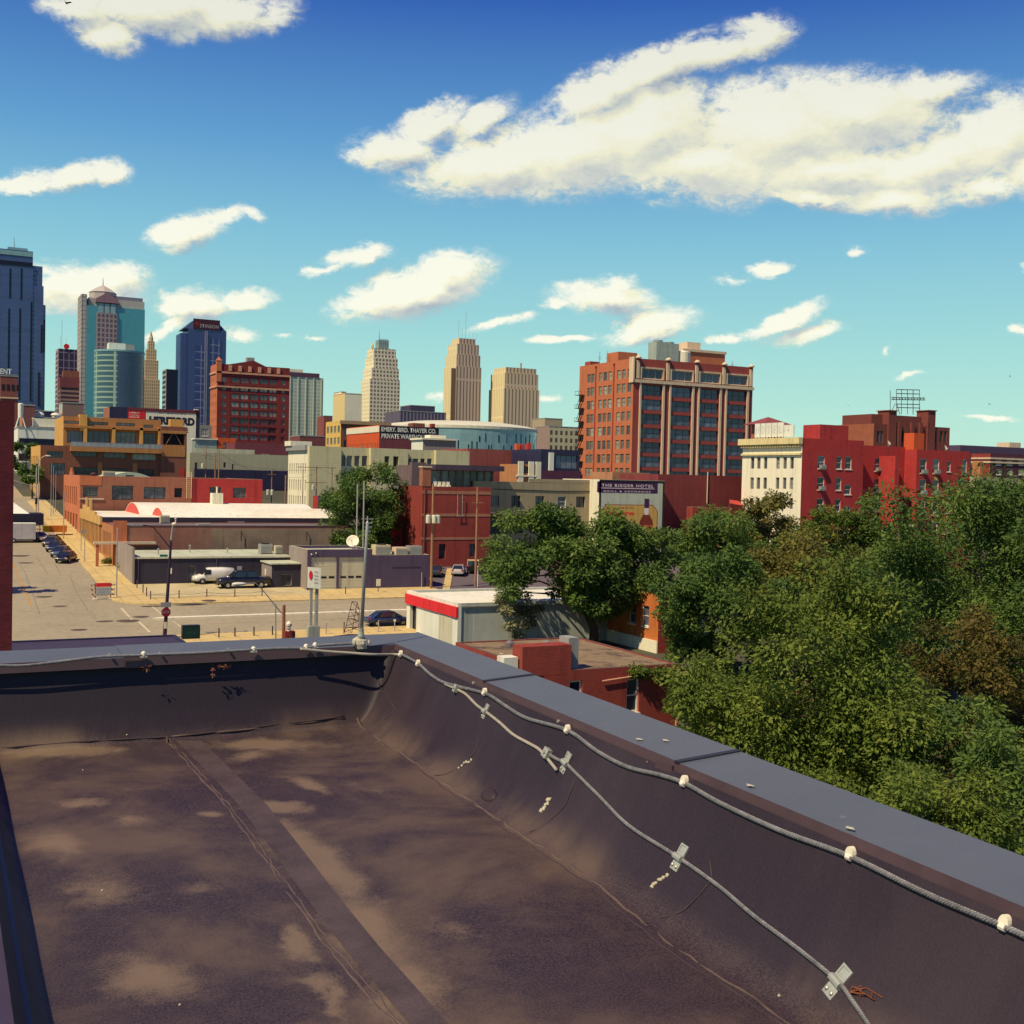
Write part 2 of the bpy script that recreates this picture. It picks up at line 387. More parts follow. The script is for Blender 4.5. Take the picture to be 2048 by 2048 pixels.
BROWN = plain('brown_wall', (.22, .085, .055), .85, .14, .3)
REDSIGN = plain('red_sign', (.72, .02, .03), .5, .06, 1.0)
WHITEW = plain('white_wall', (.76, .76, .64), .75, .06, .3)
BLUEW = plain('pale_blue_wall', (.42, .46, .44), .8, .06, .3)
NAVY = plain('navy_panel', (.03, .028, .07), .5, .2, .3)
G_DARK = pane('dark_glass', (.012, .012, .028), (.22, .24, .27))
G_BLIND = pane('blind_glass', (.05, .05, .05), (.50, .50, .36))
G_BLUE = pane('blue_glass', (.022, .028, .075), (.20, .23, .32), scale=.5)
G_GREY = pane('grey_glass', (.04, .04, .06), (.40, .42, .38))
FR_W = plain('white_frame', (.78, .70, .58), .6, .05, 2.0)
FR_G = plain('grey_frame', (.22, .19, .17), .6, .1, 2.0)
FR_K = plain('black_frame', (.03, .025, .03), .6, .1, 2.0)
FR_O = plain('orange_frame', (.45, .13, .05), .7, .1, 2.0)
FR_C = plain('cream_frame', (.62, .52, .32), .7, .1, 2.0)
# window styles: frame, glass, panes across, panes up, frame width, sill, depth behind the wall face
STY = {'sash': (FR_W, G_DARK, 1, 2, .10, FR_W, .16), 'sashb': (FR_G, G_GREY, 1, 2, .07, None, .22), 'narrow': (FR_C, G_GREY, 1, 2, .05, None, .28),
       'factory': (FR_G, G_BLIND, 1, 2, .07, None, .18), 'bay': (FR_K, G_BLUE, 3, 2, .10, None, .40), 'attic': (TRIM, G_BLUE, 3, 1, .16, TRIM, .25),
       'multi': (FR_G, G_GREY, 5, 4, .06, None, .2), 'dark': (FR_K, G_DARK, 2, 1, .07, None, .35), 'band': (FR_K, G_GREY, 4, 1, .06, None, .25),
       'small': (FR_C, G_DARK, 1, 1, .04, None, .2), 'blueband': (FR_K, G_BLUE, 4, 1, .07, None, .4), 'white3': (FR_W, G_DARK, 4, 2, .14, FR_W, .15),
       'pair': (FR_G, G_GREY, 2, 2, .08, STONE, .2), 'twin': (plain('maroon_mullion', (.20, .03, .03)), G_GREY, 2, 1, .30, None, .2), 'twind': (plain('maroon_mullion', (.20, .03, .03)), G_DARK, 2, 1, .30, None, .25), 'single': (FR_G, G_GREY, 1, 2, .08, None, .2)}
_WIN = {}
def window_mesh(w_, h_, style):
    k = (round(w_, 2), round(h_, 2), style)
    if k in _WIN: return _WIN[k]
    fr, gl, nx, ny, fwd, sill, dp = STY[style]
    b = MB(); W_, H_ = k[0], k[1]
    b.quad((fwd*.5, .05, fwd*.5), (W_-fwd*.5, .05, fwd*.5), (W_-fwd*.5, .05, H_-fwd*.5), (fwd*.5, .05, H_-fwd*.5), 1)
    b.box(.003, fwd, -.03, .08, .003, H_-.003); b.box(W_-fwd, W_-.003, -.03, .08, .003, H_-.003)
    b.box(fwd, W_-fwd, -.03, .08, .003, fwd); b.box(fwd, W_-fwd, -.03, .08, H_-fwd, H_-.003)
    bw = fwd*.6
    for i in range(1, nx):
        x = W_*i/nx; b.box(x-bw/2, x+bw/2, -.012, .07, fwd, H_-fwd)
    for j in range(1, ny):
        z = H_*j/ny; b.box(fwd, W_-fwd, -.016, .06, z-bw/2, z+bw/2)
    if sill: b.box(-.06, W_+.06, -dp-.09, -.004, -.13, .001, 2)
    me = b.mesh('window', [fr, gl, sill or fr]); _WIN[k] = me; return me

def grid(face, u0, u1, n, ww, v0, v1, m, hh, style):
    out = []
    for i in range(n):
        u = u0 + (u1-u0)*i/max(1, n-1) - ww/2
        for j in range(m):
            v = v0 + (v1-v0)*j/max(1, m-1) - hh/2
            out.append((face, u, v, ww, hh, style))
    return out

def face_cells(W_, H_, holes):
    us = sorted({0.0, W_} | {x for h in holes for x in (h[0], h[0]+h[2])}); vs = sorted({0.0, H_} | {x for h in holes for x in (h[1], h[1]+h[3])})
    us = [u for u in us if 0 <= u <= W_]; vs = [v for v in vs if 0 <= v <= H_]
    for j in range(len(vs)-1):
        v0, v1 = vs[j], vs[j+1]
        if v1-v0 < 1e-5: continue
        vc = (v0+v1)/2; row = [h for h in holes if h[1] < vc < h[1]+h[3]]; start = None
        for i in range(len(us)-1):
            uc = (us[i]+us[i+1])/2
            solid = not any(h[0] < uc < h[0]+h[2] for h in row)
            if solid and start is None: start = us[i]
            if not solid and start is not None: yield start, us[i], v0, v1; start = None
        if start is not None: yield start, us[-1], v0, v1

class Building:
    def __init__(s, name, label, cat, e0, n0, w_, d_, z0, z1, group=None):
        s.e0, s.n0, s.W, s.D, s.z0, s.H = e0, n0, w_, d_, z0, z1-z0
        s.o = thing(name, label, cat, (e0, n0, z0), 0, group)
    @classmethod
    def px(cls, name, label, cat, xc, yt, xr, xl, d=None, n0=None, z0=None, depth=None, group=None):
        r = ray(xc, yt); p = CAM + r*(d if n0 is None else n0/r.y)
        rr = ray(xr, yt); e1 = rr.x*p.y/rr.y
        if depth is None:
            rl = ray(xl, yt); depth = rl.y*p.x/rl.x - p.y
        return cls(name, label, cat, p.x, p.y, e1-p.x, depth, (zg(p.y)-.6 if z0 is None else z0), p.z, group)
    def S(s, px, py, dn=0.0): p = at_north(px, py, s.n0+dn); return p.x-s.e0, p.z-s.z0
    def Wf(s, px, py): p = at_east(px, py, s.e0); return s.n0+s.D-p.y, p.z-s.z0
    def hs(s, x0, y0, x1, y1, style, dn=0.0):
        a = s.S(x0, y0, dn); b = s.S(x1, y1, dn); return ('s', a[0], b[1], b[0]-a[0], a[1]-b[1], style)
    def hw(s, x0, y0, x1, y1, style):
        a = s.Wf(x0, y0); b = s.Wf(x1, y1); return ('w', a[0], min(a[1], b[1]), b[0]-a[0], abs(a[1]-b[1]), style)
    def P(s, face, u, y, v): return (u, y, v) if face == 's' else (y, s.D-u, v)
    def shell(s, wall, wall_w=None, roof=None, holes=(), parapet=.5, th=.3, wall_name='wall', windows=True, top=None):
        W_, D_, H_ = s.W, s.D, s.H; b = MB(); bw = b if wall_w is None else MB()
        holes = [h for h in holes if h[1] > .01 and h[2] > .01 and h[3] > .05 and h[4] > .05 and h[1]+h[3] < (W_ if h[0] == 's' else D_)-.01 and h[2]+h[4] < H_-.01]
        for face, mb, L in (('s', b, W_), ('w', bw, D_)):
            hh = [h[1:5] for h in holes if h[0] == face]
            for u0, u1, v0, v1 in face_cells(L, H_, hh):
                mb.quad(s.P(face, u0, 0, v0), s.P(face, u1, 0, v0), s.P(face, u1, 0, v1), s.P(face, u0, 0, v1))
            for h in holes:
                if h[0] != face: continue
                _, u, v, ww, h2, st = h; dp = STY[st][6]+.05; q = s.P
                mb.quad(q(face,u,0,v), q(face,u,dp,v), q(face,u,dp,v+h2), q(face,u,0,v+h2)); mb.quad(q(face,u+ww,0,v), q(face,u+ww,0,v+h2), q(face,u+ww,dp,v+h2), q(face,u+ww,dp,v))
                mb.quad(q(face,u,0,v+h2), q(face,u,dp,v+h2), q(face,u+ww,dp,v+h2), q(face,u+ww,0,v+h2)); mb.quad(q(face,u,0,v), q(face,u+ww,0,v), q(face,u+ww,dp,v), q(face,u,dp,v))
        b.quad((W_,0,0),(W_,D_,0),(W_,D_,H_),(W_,0,H_)); b.quad((W_,D_,0),(0,D_,0),(0,D_,H_),(W_,D_,H_))
        zr = H_-parapet
        if parapet > 0:
            t = min(th, D_*.3)
            for a, c in (((0,0),(W_,t)), ((0,D_-t),(W_,D_)), ((0,t),(t,D_-t)), ((W_-t,t),(W_,D_-t))):
                b.quad((a[0],a[1],H_),(c[0],a[1],H_),(c[0],c[1],H_),(a[0],c[1],H_), 1)
            for p, q in (((t,t),(W_-t,t)), ((W_-t,t),(W_-t,D_-t)), ((W_-t,D_-t),(t,D_-t)), ((t,D_-t),(t,t))):
                b.quad((p[0],p[1],zr),(q[0],q[1],zr),(q[0],q[1],H_),(p[0],p[1],H_))
        else: t = 0
        b.obj(wall_name, [wall, top or wall], s.o, fix=False)
        if bw is not b: bw.obj('front_wall', wall_w, s.o, fix=False)
        r = MB(); r.quad((t,t,zr),(W_-t,t,zr),(W_-t,D_-t,zr),(t,D_-t,zr)); r.obj('roof', roof or ROOFD, s.o, fix=False)
        if windows:
            for face, u, v, ww, h2, st in holes:
                dp = STY[st][6]
                put('window', window_mesh(ww, h2, st), s.o, s.P(face, u, dp, v), (0, 0, 0 if face == 's' else -math.pi/2))
        return s
    def box(s, name, mat, x0, x1, y0, y1, z0, z1):
        return MB().box(x0, x1, y0, y1, z0, z1).obj(name, mat, s.o)

# ---------------------------------------------------------------- ground, roads, pavements
def sheet(name, pts, dz, mat, th=0.0):
    """a ground-following sheet: pts (E,N) polygon, cut at the two slope breaks"""
    b = MB(); brk = [105.0, 105+15/.055]
    bands = [-1e6]+brk+[1e6]
    for k in range(3):
        lo_, hi_ = bands[k], bands[k+1]; poly = pts
        for (val, keep_hi) in ((lo_, True), (hi_, False)):
            out = []
            for i in range(len(poly)):
                p, q = poly[i], poly[(i+1) % len(poly)]
                ip = p[1] >= val if keep_hi else p[1] <= val; iq = q[1] >= val if keep_hi else q[1] <= val
                if ip: out.append(p)
                if ip != iq:
                    t = (val-p[1])/(q[1]-p[1]); out.append((p[0]+t*(q[0]-p[0]), val))
            poly = out
            if len(poly) < 3: break
        if len(poly) < 3: continue
        if th: b.prism(poly, lambda x, y: zg(y)+dz-th, lambda x, y: zg(y)+dz)
        else: b.poly([(x, y, zg(y)+dz) for x, y in poly])
    return structure(b.obj(name, mat, fix=bool(th)))
def rect(e0, e1, n0, n1): return [(e0, n0), (e1, n0), (e1, n1), (e0, n1)]
sheet('ground', rect(-4000, 6000, -200, 9000), -.02, EARTH)
sheet('road', rect(-60, 84, 108.9, 126.5), .0, ASPH)
sheet('road', rect(.5, 17.05, 126.5, 600), .004, ASPH)
arc = [(17.05+4.5-4.5*math.sin(a), 126.5+4.5-4.5*math.cos(a)) for a in [math.radians(x) for x in (90, 75, 60, 45, 30, 15, 0)]]
sheet('road', [(17.05, 126.4), (21.6, 126.4)]+arc[::-1], .004, ASPH)
sheet('sidewalk', arc+[(95, 126.5), (95, 130.6), (20.9, 130.6), (20.9, 262), (17.05, 262)], .13, WALK, .16)
sheet('sidewalk', rect(-8, .3, 127, 262), .13, WALK, .16)
sheet('sidewalk', rect(17, 42.5, 105.0, 108.9), .13, WALK, .16)
sheet('parking_lot', rect(20.9, 47.4, 130.6, 141.6), .02, DIRT)
sheet('sidewalk', rect(40, 56, 130.6, 134.0), .10, WALK)
sheet('parking_lot', rect(55.6, 110, 130.6, 157), .03, LOT)
sheet('kerb', [(56.0, 130.6), (57.0, 130.6), (66, 150), (65, 150)], .14, WALK, .12)
sheet('road', rect(-60, 20.9, 262, 274), .01, ASPH)
b = MB()
for n_ in (20.0, 60, 100, 160): pass
sheet('median', [(19.3, 117.95), (20.4, 117.72), (90, 117.85), (90, 118.45), (20.4, 118.3)], .16, WHITEP, .16)
def stroke(name, pts, wd, mat, dz=.012):
    for k in range(len(pts)-1):
        a, c = Vector(pts[k]), Vector(pts[k+1]); d = (c-a).normalized(); n = Vector((-d.y, d.x))*wd/2
        sheet(name, [tuple(a-n), tuple(c-n), tuple(c+n), tuple(a+n)], dz, mat)
def gp(*pts): return [on_ground(*p).to_2d() for p in pts]
WORN = plain('worn_marking', (.60, .52, .33), .8, .25, 1.2, stain=(.36, .31, .20))
stroke('road_marking', gp((242, 1216), (264, 1240)), .22, WORN); stroke('road_marking', gp((278, 1244), (300, 1265)), .22, WORN)
stroke('road_marking', gp((305, 1214), (325, 1230)), .18, WORN); stroke('road_marking', gp((346, 1243), (362, 1254)), .16, WORN)
for off in (0,):
    stroke('road_marking', [(8.85+off, 127.5), (8.95+off, 175)], .13, ORANGEP)
for cr in ([(72, 1112), (84, 1130), (96, 1150)], [(40, 1128), (52, 1150), (66, 1190), (80, 1230)], [(110, 1128), (122, 1150)], [(165, 1130), (178, 1148), (190, 1164)], [(140, 1150), (150, 1180), (176, 1222)], [(30, 1222), (110, 1226), (200, 1229)], [(60, 1250), (180, 1252), (300, 1254)], [(420, 1216), (560, 1211), (700, 1206)], [(420, 1248), (560, 1243), (700, 1237)]):
    stroke('road_crack', gp(*cr), .07, plain('road_crack_tar', (.20, .165, .11), .9, .3, 2), .006)
PATCH = plain('tar_patch', (.10, .075, .055), .9, .3, 1.0)
for (x, y, wd, dn) in ((256, 1242, 2.2, .8), (282, 1234, 1.6, .6), (210, 1243, 1.7, .5), (158, 1260, 1.5, .5), (120, 1213, 1.5, .5), (88, 1194, 1.8, .6), (40, 1112, 2.5, 1.0), (52, 1126, 2.0, .7), (305, 1213, 2.4, .5), (380, 1210, 3.6, .4), (418, 1204, 1.6, .7)):
    p = on_ground(x, y); q = [(p.x+wd/2*math.cos(a)*(1+.15*math.sin(3*a)), p.y+dn*math.sin(a)) for a in [2*math.pi*i/12 for i in range(12)]]
    sheet('road_patch', q, .008 if y > 1211 or x < 190 else .15, PATCH)
# ---------------------------------------------------------------- near block across the cross street
def roof_unit(label, x, y, z, sx=1.4, sy=1.1, sz=1.0, mat=None, fan=True, rz=0.0, group='rooftop air conditioners'):
    o = thing('air_conditioner', label, 'air conditioner', (x, y, z), rz, group)
    b = MB().box(-sx/2, sx/2, -sy/2, sy/2, .12, sz)
    for k in range(5):
        zz = .2+(sz-.35)*k/5; b.box(-sx/2+.08, sx/2-.08, -sy/2-.03, -sy/2-.005, zz, zz+(sz-.35)/10, 1)
    b.obj('casing', [mat or STEEL, GREYM], o)
    c = MB().box(-sx/2-.05, -sx/2+.1, -sy/2-.05, sy/2+.05, 0, .115).box(-sx/2+.1, sx/2+.05, -sy/2+.2, sy/2-.2, 0, .114); c.obj('base', GREYM, o)
    if fan: MB().lathe((0, 0, sz+.002), [(.4*sy, 0), (.42*sy, .1), (.34*sy, .1), (.32*sy, .03), (.06, .03), (.06, .08)], 14).obj('fan', BLACK, o)
    return o
# charcoal shop with pale roof and parking bay
A = Building('shop_building', 'long low charcoal building with a pale green flat roof behind the white van', 'building', 21.0, 141.5, 18.9, 12.5, 1.3, 5.25)
A.shell(CHAR, roof=ROOFG, parapet=.0, holes=[('s', 6.2, .75, .95, 2.05, 'small')])
A.box('wing_wall', GREYW, -.25, .0, -.25, 12.5, -.2, 5.1)
A.box('roof_edge', plain('roof_edge_strip', (.62, .58, .42), .6, .1, 1), .0, 18.9, -.14, -.003, 3.74, 3.96)
A.box('notice', WHITEP, 3.9, 4.35, -.04, -.003, 1.9, 2.6)
p = at_height(568, 1102, 5.25)
roof_unit('grey air conditioner at the east end of the pale green roof', 37.6, 145.2, 5.25, 1.5, 1.3, 1.25)
roof_unit('cream vent box beside the grey unit on the pale green roof', 39.0, 144.3, 5.25, .9, .9, 1.1, FR_C, False)
for i, (x_, y_, h_) in enumerate(((24.5, 146.0, .55), (28.8, 148.5, .8), (33.2, 147.0, .5))):
    MB().lathe((0, 0, 0), [(.07, 0), (.07, h_), (.15, h_+.02), (.15, h_+.12), (.03, h_+.2)], 8).obj('roof_vent', STEEL, None, (x_, y_, 5.255)); tag([o for o in S.objects if o.name.startswith('roof_vent') and not o.get('label') and o.parent is None][0], '%s metal vent stub standing on the pale green roof' % ('left', 'tall middle', 'right')[i], 'vent')
b = MB()
for x_ in (.4, 9.6, 18.5): b.box(x_, x_+.1, -.1, -.003, .6, 3.7)
b.obj('downspout', SLATE, A.o); MB().box(12.2, 12.75, -.18, -.003, 1.9, 2.7).obj('meter_box', GREYM, A.o)
b = MB()
for k in range(5): b.box(3.2+k*3.0, 3.32+k*3.0, .2, 12.3, 3.953, 3.985)
b.obj('roof_seam', plain('roof_seam_grey', (.40, .43, .32), .8), A.o)
An = Building('shop_annex', 'small charcoal lean-to with a light roof between pickup and garage', 'building', 36.2, 136.6, 4.0, 4.8, 1.2, 4.55)
An.shell(CHAR, roof=ROOFG, parapet=0, holes=[('s', 1.2, .75, 1.3, 1.35, 'small')], wall_w=GREYW)
An.box('roof_slab', ROOFG, -.2, 4.0, -.2, 4.8, 3.36, 3.5)
MB().box(-.05, -.003, 2.6, 3.1, 1.9, 2.6).obj('notice', WHITEP, An.o)
G_ = Building('garage_building', 'slate grey garage with two pale roller doors', 'building', 39.8, 134.0, 8.2, 8.0, 1.0, 6.5)
H1 = G_.hs(623, 1115, 673, 1180, 'small'); H2 = G_.hs(678.5, 1115, 727, 1179, 'small')
hs = [('s', H1[1], .5, H1[3], H1[2]+H1[4]-.5, 'small'), ('s', H2[1], .5, H2[3], H2[2]+H2[4]-.5, 'small')]
G_.shell(SLATE, wall_w=GREYW, roof=ROOFG, holes=hs, parapet=.35, windows=False, top=plain('pale_cap', (.60, .52, .32), .7))
DOOR = plain('roller_door_paint', (.58, .55, .40), .6, .06, .5)
for (f_, u, v, ww, h2, st) in hs:
    b = MB(); n_ = 11
    for k in range(n_):
        z0_, z1_ = v+h2*k/n_, v+h2*(k+1)/n_; b.box(u+.01, u+ww-.01, .16, .24, z0_+.012, z1_-.006)
    b.box(u+.01, u+ww-.01, .2, .25, v, v+h2)
    d = b.obj('roller_door', DOOR, G_.o)
    c = MB()
    for k in range(3): c.box(u+ww*(.08+.31*k), u+ww*(.30+.31*k), .14, .158, v+h2*.37, v+h2*.43)
    c.obj('door_window', DARK, d)
for u in (.5, 1.05): MB().lathe((u, -.1, 4.7+.25*u), [(.05, 0), (.10, .08), (.10, .14), (.03, .18)], 8).box(u-.02, u+.02, -.1, -.003, 4.84+.25*u, 4.88+.25*u).obj('floodlight', WHITEP, G_.o)
L_ = Building('workshop_building', 'slate purple block wall workshop joined to the garage', 'building', 48.03, 134.0, 7.6, 8.5, 1.0, 5.75)
L_.shell(SLATE, roof=ROOFG, parapet=.15, top=plain('pale_cap', (.60, .52, .32)))
L_.box('wall_band', CHAR, 2.6, 6.4, -.025, -.003, 3.1, 3.26)
for i, (u, y, sx, sy, sz, mt, lb) in enumerate([(1.9, 2.2, 2.0, 1.6, 1.3, FR_C, 'large cream rooftop unit above the slate workshop'), (4.3, 1.9, 1.6, 1.4, 1.0, TRIM, 'boxy cooler with a dark open front on the workshop roof'), (6.3, 2.1, 1.7, 1.4, 1.15, STEEL, 'pale mesh sided rooftop cooler at the right end of the workshop roof')]):
    roof_unit(lb, 48.03+u, 134+y, 5.6, sx, sy, sz, mt, i == 0)
# brick hall and white barrel roofed hall along the side street
Dh = Building('brick_hall', 'long low brick hall with faded side wall and dark flat roof', 'building', 20.8, 157.6, 32.0, 12.0, 2.3, 8.2)
nw = [('w', 1.0+k*1.25, 1.6, .62, 3.2, 'narrow') for k in range(7)]
Dh.shell(PINKB, wall_w=TBRICK, roof=ROOFD, holes=nw, parapet=.12, top=RBRICK)
Dh.box('wall_repair', GREYB, 12.6, 32.0, -.02, -.002, 0.2, 5.55)
Dh.box('wall_pier', OBRICK, -.12, 1.6, -.12, .0, 0, 6.6)
Dh.box('parapet_cap', plain('dark_cap', (.16, .05, .05)), 1.6, 32.0, -.06, .28, 5.9, 5.99)
Dh.box('canopy', TRIM, -2.6, 5.2, -.9, .0-.125, 3.55, 3.85)
for u in (-2.3, -2.3+2.4): Dh.box('canopy_post', OBRICK, u, u+.35, -.8, -.45, -.2, 3.55)
for (u, L1) in ((16.6, 1.7), (25.8, 2.0)):
    MB().tube([(u, -.05, 5.2), (u, -.25, 5.1), (u, -.25, 3.9)], .05, 6).obj('drainpipe', BLACK, Dh.o)
sk = Dh.box('skylight', STEEL, 11.0, 12.9, 1.0, 2.6, 5.8, 6.15); 
p = Dh.o; MB().box(11.15, 12.75, 1.12, 2.48, 6.152, 6.19).obj('pane', G_BLUE, sk)
roof_unit('square pale fan unit standing on the dark hall roof', 20.8+8.3, 157.6+11.0, 8.08, 1.3, .8, 1.15, FR_C, False)
MB().lathe((20.8+9.8, 168.4, 8.08), [(.09, 0), (.09, .6), (.16, .62), (.16, .75), (.02, .8)], 8).obj('roof_vent', WHITEP, None); tag([o for o in S.objects if o.name.startswith('roof_vent') and not o.get('label') and o.parent is None][0], 'short white vent pipe beside the square fan unit', 'vent')
Eh = Building('barrel_roof_hall', 'hall with a long white barrel roof and red arched gable ends', 'building', 20.8, 169.7, 34.0, 26.0, 2.8, 8.9)
nw = [('w', 2.0+k*1.55, 1.4, .75, 3.5, 'narrow') for k in range(15)]
Eh.shell(CHAR, wall_w=TBRICK, roof=ROOFW, holes=nw, parapet=.0)
def barrel(y0, y1, rise, x0, x1, base, name):
    n = 16; w2 = (y1-y0)/2; R = (w2*w2+rise*rise)/(2*rise); pts = []
    for k in range(n+1):
        y = -w2+2*w2*k/n; pts.append((y0+w2+y, base+math.sqrt(max(0, R*R-y*y))-(R-rise)))
    b = MB(); b.loft([[(x0, y, z) for y, z in pts]+[(x0, y1, base-.05), (x0, y0, base-.05)], [(x1, y, z) for y, z in pts]+[(x1, y1, base-.05), (x1, y0, base-.05)]])
    rf = b.obj(name, ROOFW, Eh.o)
    q = [(y0+w2+(p_[0]-y0-w2)*.93, base+.03+(p_[1]-base)*.93) for p_ in pts]
    c = MB(); c.poly([(x0-.03, y, z) for y, z in q]+[(x0-.03, q[0][0], q[0][1])][:0]); c.obj('arched_gable', HORANGE if False else plain('coral_gable', (.62, .09, .07), .8), Eh.o)
    return rf
barrel(9.5, 25.5, 1.75, 6.6, 34.0, 6.02, 'barrel_roof'); barrel(.3, 10.5, 1.35, 8.4, 34.0, 6.02, 'barrel_roof')
# street front with stepped gables and piers
b = MB()
for k, (u0_, u1_, top) in enumerate([(0, 4, 6.4), (4, 8, 7.2), (8, 9.2, 8.4), (9.2, 13, 7.0), (13, 14.2, 8.2), (14.2, 20, 6.6), (20, 26, 6.2)]):
    b.box(-.28, -.002, 26-u1_, 26-u0_, 5.0, top)
for k in range(16): b.box(-.30, -.282, 26-(1.2+k*1.55)-.2, 26-(1.2+k*1.55)+.2, .3, 6.0)
b.obj('stepped_parapet', plain('tan_terracotta', (.60, .36, .12), .85, .2, .8), Eh.o)
Eh.box('roof_hatch', CREAM, 18.5, 20.2, 15.5, 17.2, 7.2, 9.4); MB().lathe((19.4, 16.4, 9.42), [(.14, 0), (.14, .9), (.2, .92), (.2, 1.0)], 8).obj('chimney_pipe', WHITEP, Eh.o)
Eh.box('roof_duct', GREYW, 17.5, 20.0, -.15, -.003, 4.1, 5.55)
# orange brick two storey workshop with ladder
FW = at_north(525, 960, 197.0).x-20.7
Fb = Building('brick_workshop', 'two storey orange brick workshop with big dark openings and a roof ladder', 'building', 20.7, 197.0, FW, 27, 4.4, 14.5)
hF = [Fb.hs(166, 973, 196, 994, 'multi'), Fb.hs(224, 971, 266, 1000, 'dark'), Fb.hs(288, 974, 331, 998, 'dark'), Fb.hs(349, 976, 364, 995, 'dark'),
      Fb.hs(419, 973.5, 442, 991, 'multi'), Fb.hs(466, 975, 492, 996, 'multi')]
hF += [('w', 2+k*3.1, 5.2, 1.5, 3.0, 'multi') for k in range(7)] + [('w', 3+k*4.4, .9, 2.6, 2.8, 'dark') for k in range(5)]
Fb.shell(BBRICK, wall_w=OBRICK, roof=ROOFD, holes=hF, parapet=.55, top=TRIM)
uF = Fb.S(203, 975)[0]
Fb.box('lit_bay', OBRICK, -.1, uF, -.06, -.003, 8.6, 10.1); Fb.box('ledge', TRIM, -.15, uF+.4, -.16, -.063, Fb.S(180, 997)[1]-.14, Fb.S(180, 997)[1]+.05)
uR = Fb.S(376, 975)[0]
cutl = [(h[1], h[2], h[3], h[4]) for h in hF if h[0] == 's' and h[1] > uR]
b = MB()
for u0_, u1_, v0_, v1_ in face_cells(FW-uR-.7, 10.0, [(c[0]-uR-.7, c[1], c[2], c[3]) for c in cutl]): b.box(uR+.7+u0_, uR+.7+u1_, -.05, -.003, v0_, v1_)
b.obj('red_painted_bay', HRED, Fb.o)
b = MB(); lx0, lx1 = Fb.S(372.5, 975)[0], Fb.S(382, 975)[0]; lz0, lz1 = Fb.S(380, 997)[1], Fb.S(374, 943)[1]
for x in (lx0, lx1): b.tube([(x, -.35, lz0), (x, -.35, lz1)], .055, 6)
for k in range(13): b.tube([(lx0, -.35, lz0+.25+k*.34), (lx1, -.35, lz0+.25+k*.34)], .035, 5)
b.obj('roof_ladder', plain('ladder_paint', (.70, .48, .28), .6), Fb.o)
b = MB()
for k in range(13):
    t = math.pi*k/12
b.prism([(x, 0) for x in ()] or [(0, 0), (.3, 0), (.3, 4.4), (0, 4.4)], 9.9, 10.7); b.box(0, .3, 1.0, 3.4, 10.7, 11.1); b.box(0, .3, 1.6, 2.8, 11.1, 11.4)
o = b.obj('stepped_gable', OBRICK, Fb.o, (-.003, 12.5, 0))
sw = Fb.box('rear_sill_roof', ROOFW, 9.6, 17.0, -2.2, -.06, 5.4, 5.55) if False else None
b = MB(); n = 10
b.loft([[(x, 6+k*0, 9.6) for k in ()] or [(4.4+8.5*k/n, 6, 9.6+1.25*math.sin(math.pi*k/n)) for k in range(n+1)]+[(12.9, 6, 9.55), (4.4, 6, 9.55)], [(4.4+8.5*k/n, 22, 9.6+1.25*math.sin(math.pi*k/n)) for k in range(n+1)]+[(12.9, 22, 9.55), (4.4, 22, 9.55)]])
b.obj('arched_skylight', ROOFG, Fb.o)
roof_unit('cream rooftop cooler on the orange brick workshop', 20.7+4.9, 201.5, 13.95, 1.9, 1.5, 1.4, FR_C)
roof_unit('small black rooftop fan box beside the cream cooler', 20.7+8.2, 201.0, 13.95, 1.2, 1.0, .8, BLACK, False)
MB().lathe((23.4, 203, 13.95), [(.35, 0), (.35, .7), (.5, .75), (.5, .95), (.1, 1.1)], 10).obj('roof_vent', plain('rust_vent', (.12, .05, .05))); tag([o for o in S.objects if o.name.startswith('roof_vent') and not o.get('label') and o.parent is None][0], 'squat dark brick vent near the stepped gable', 'vent')
# yellow loft building
Gl = Building.px('loft_building', 'yellow and brown loft building with a glass balcony', 'building', 81, 890, 322, 62, d=250, z0=8)
zb = Gl.z0
hG = [Gl.hs(94, 902, 126, 916, 'band'), Gl.hs(147, 903, 194, 914, 'blueband'), Gl.hs(207, 905, 252, 917, 'band'), Gl.hs(265, 907, 312, 921, 'band'),
      Gl.hs(100, 926, 130, 950, 'dark'), Gl.hs(146, 934, 195, 950, 'dark'), Gl.hs(206, 936, 255, 952, 'dark'), Gl.hs(266, 938, 308, 954, 'dark')]
hG += [('w', 2+k*4.6, 8.4, 2.4, 2.0, 'band') for k in range(5)]
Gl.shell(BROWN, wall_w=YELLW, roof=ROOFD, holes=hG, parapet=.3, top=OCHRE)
u0_, v0_ = Gl.S(140, 893); u1_, v1_ = Gl.S(320, 906)
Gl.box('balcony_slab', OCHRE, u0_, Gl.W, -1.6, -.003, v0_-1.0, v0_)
rl = MB(); n = 14
for k in range(n): x = u0_+(Gl.W-u0_)*k/n; rl.box(x+.03, x+(Gl.W-u0_)/n-.03, -1.58, -1.54, v0_+.05, v0_+1.0)
rl.box(u0_, Gl.W, -1.6, -1.52, v0_+1.01, v0_+1.07); rl.obj('balcony_glass', plain('balcony_glass_grey', (.30, .32, .33), .25, .15, 1), Gl.o)
for u in (Gl.S(270, 925)[0], Gl.S(200, 925)[0]): Gl.box('lit_pier', TBRICK, u-.5, u+.5, -.12, -.003, 0, 9.2)
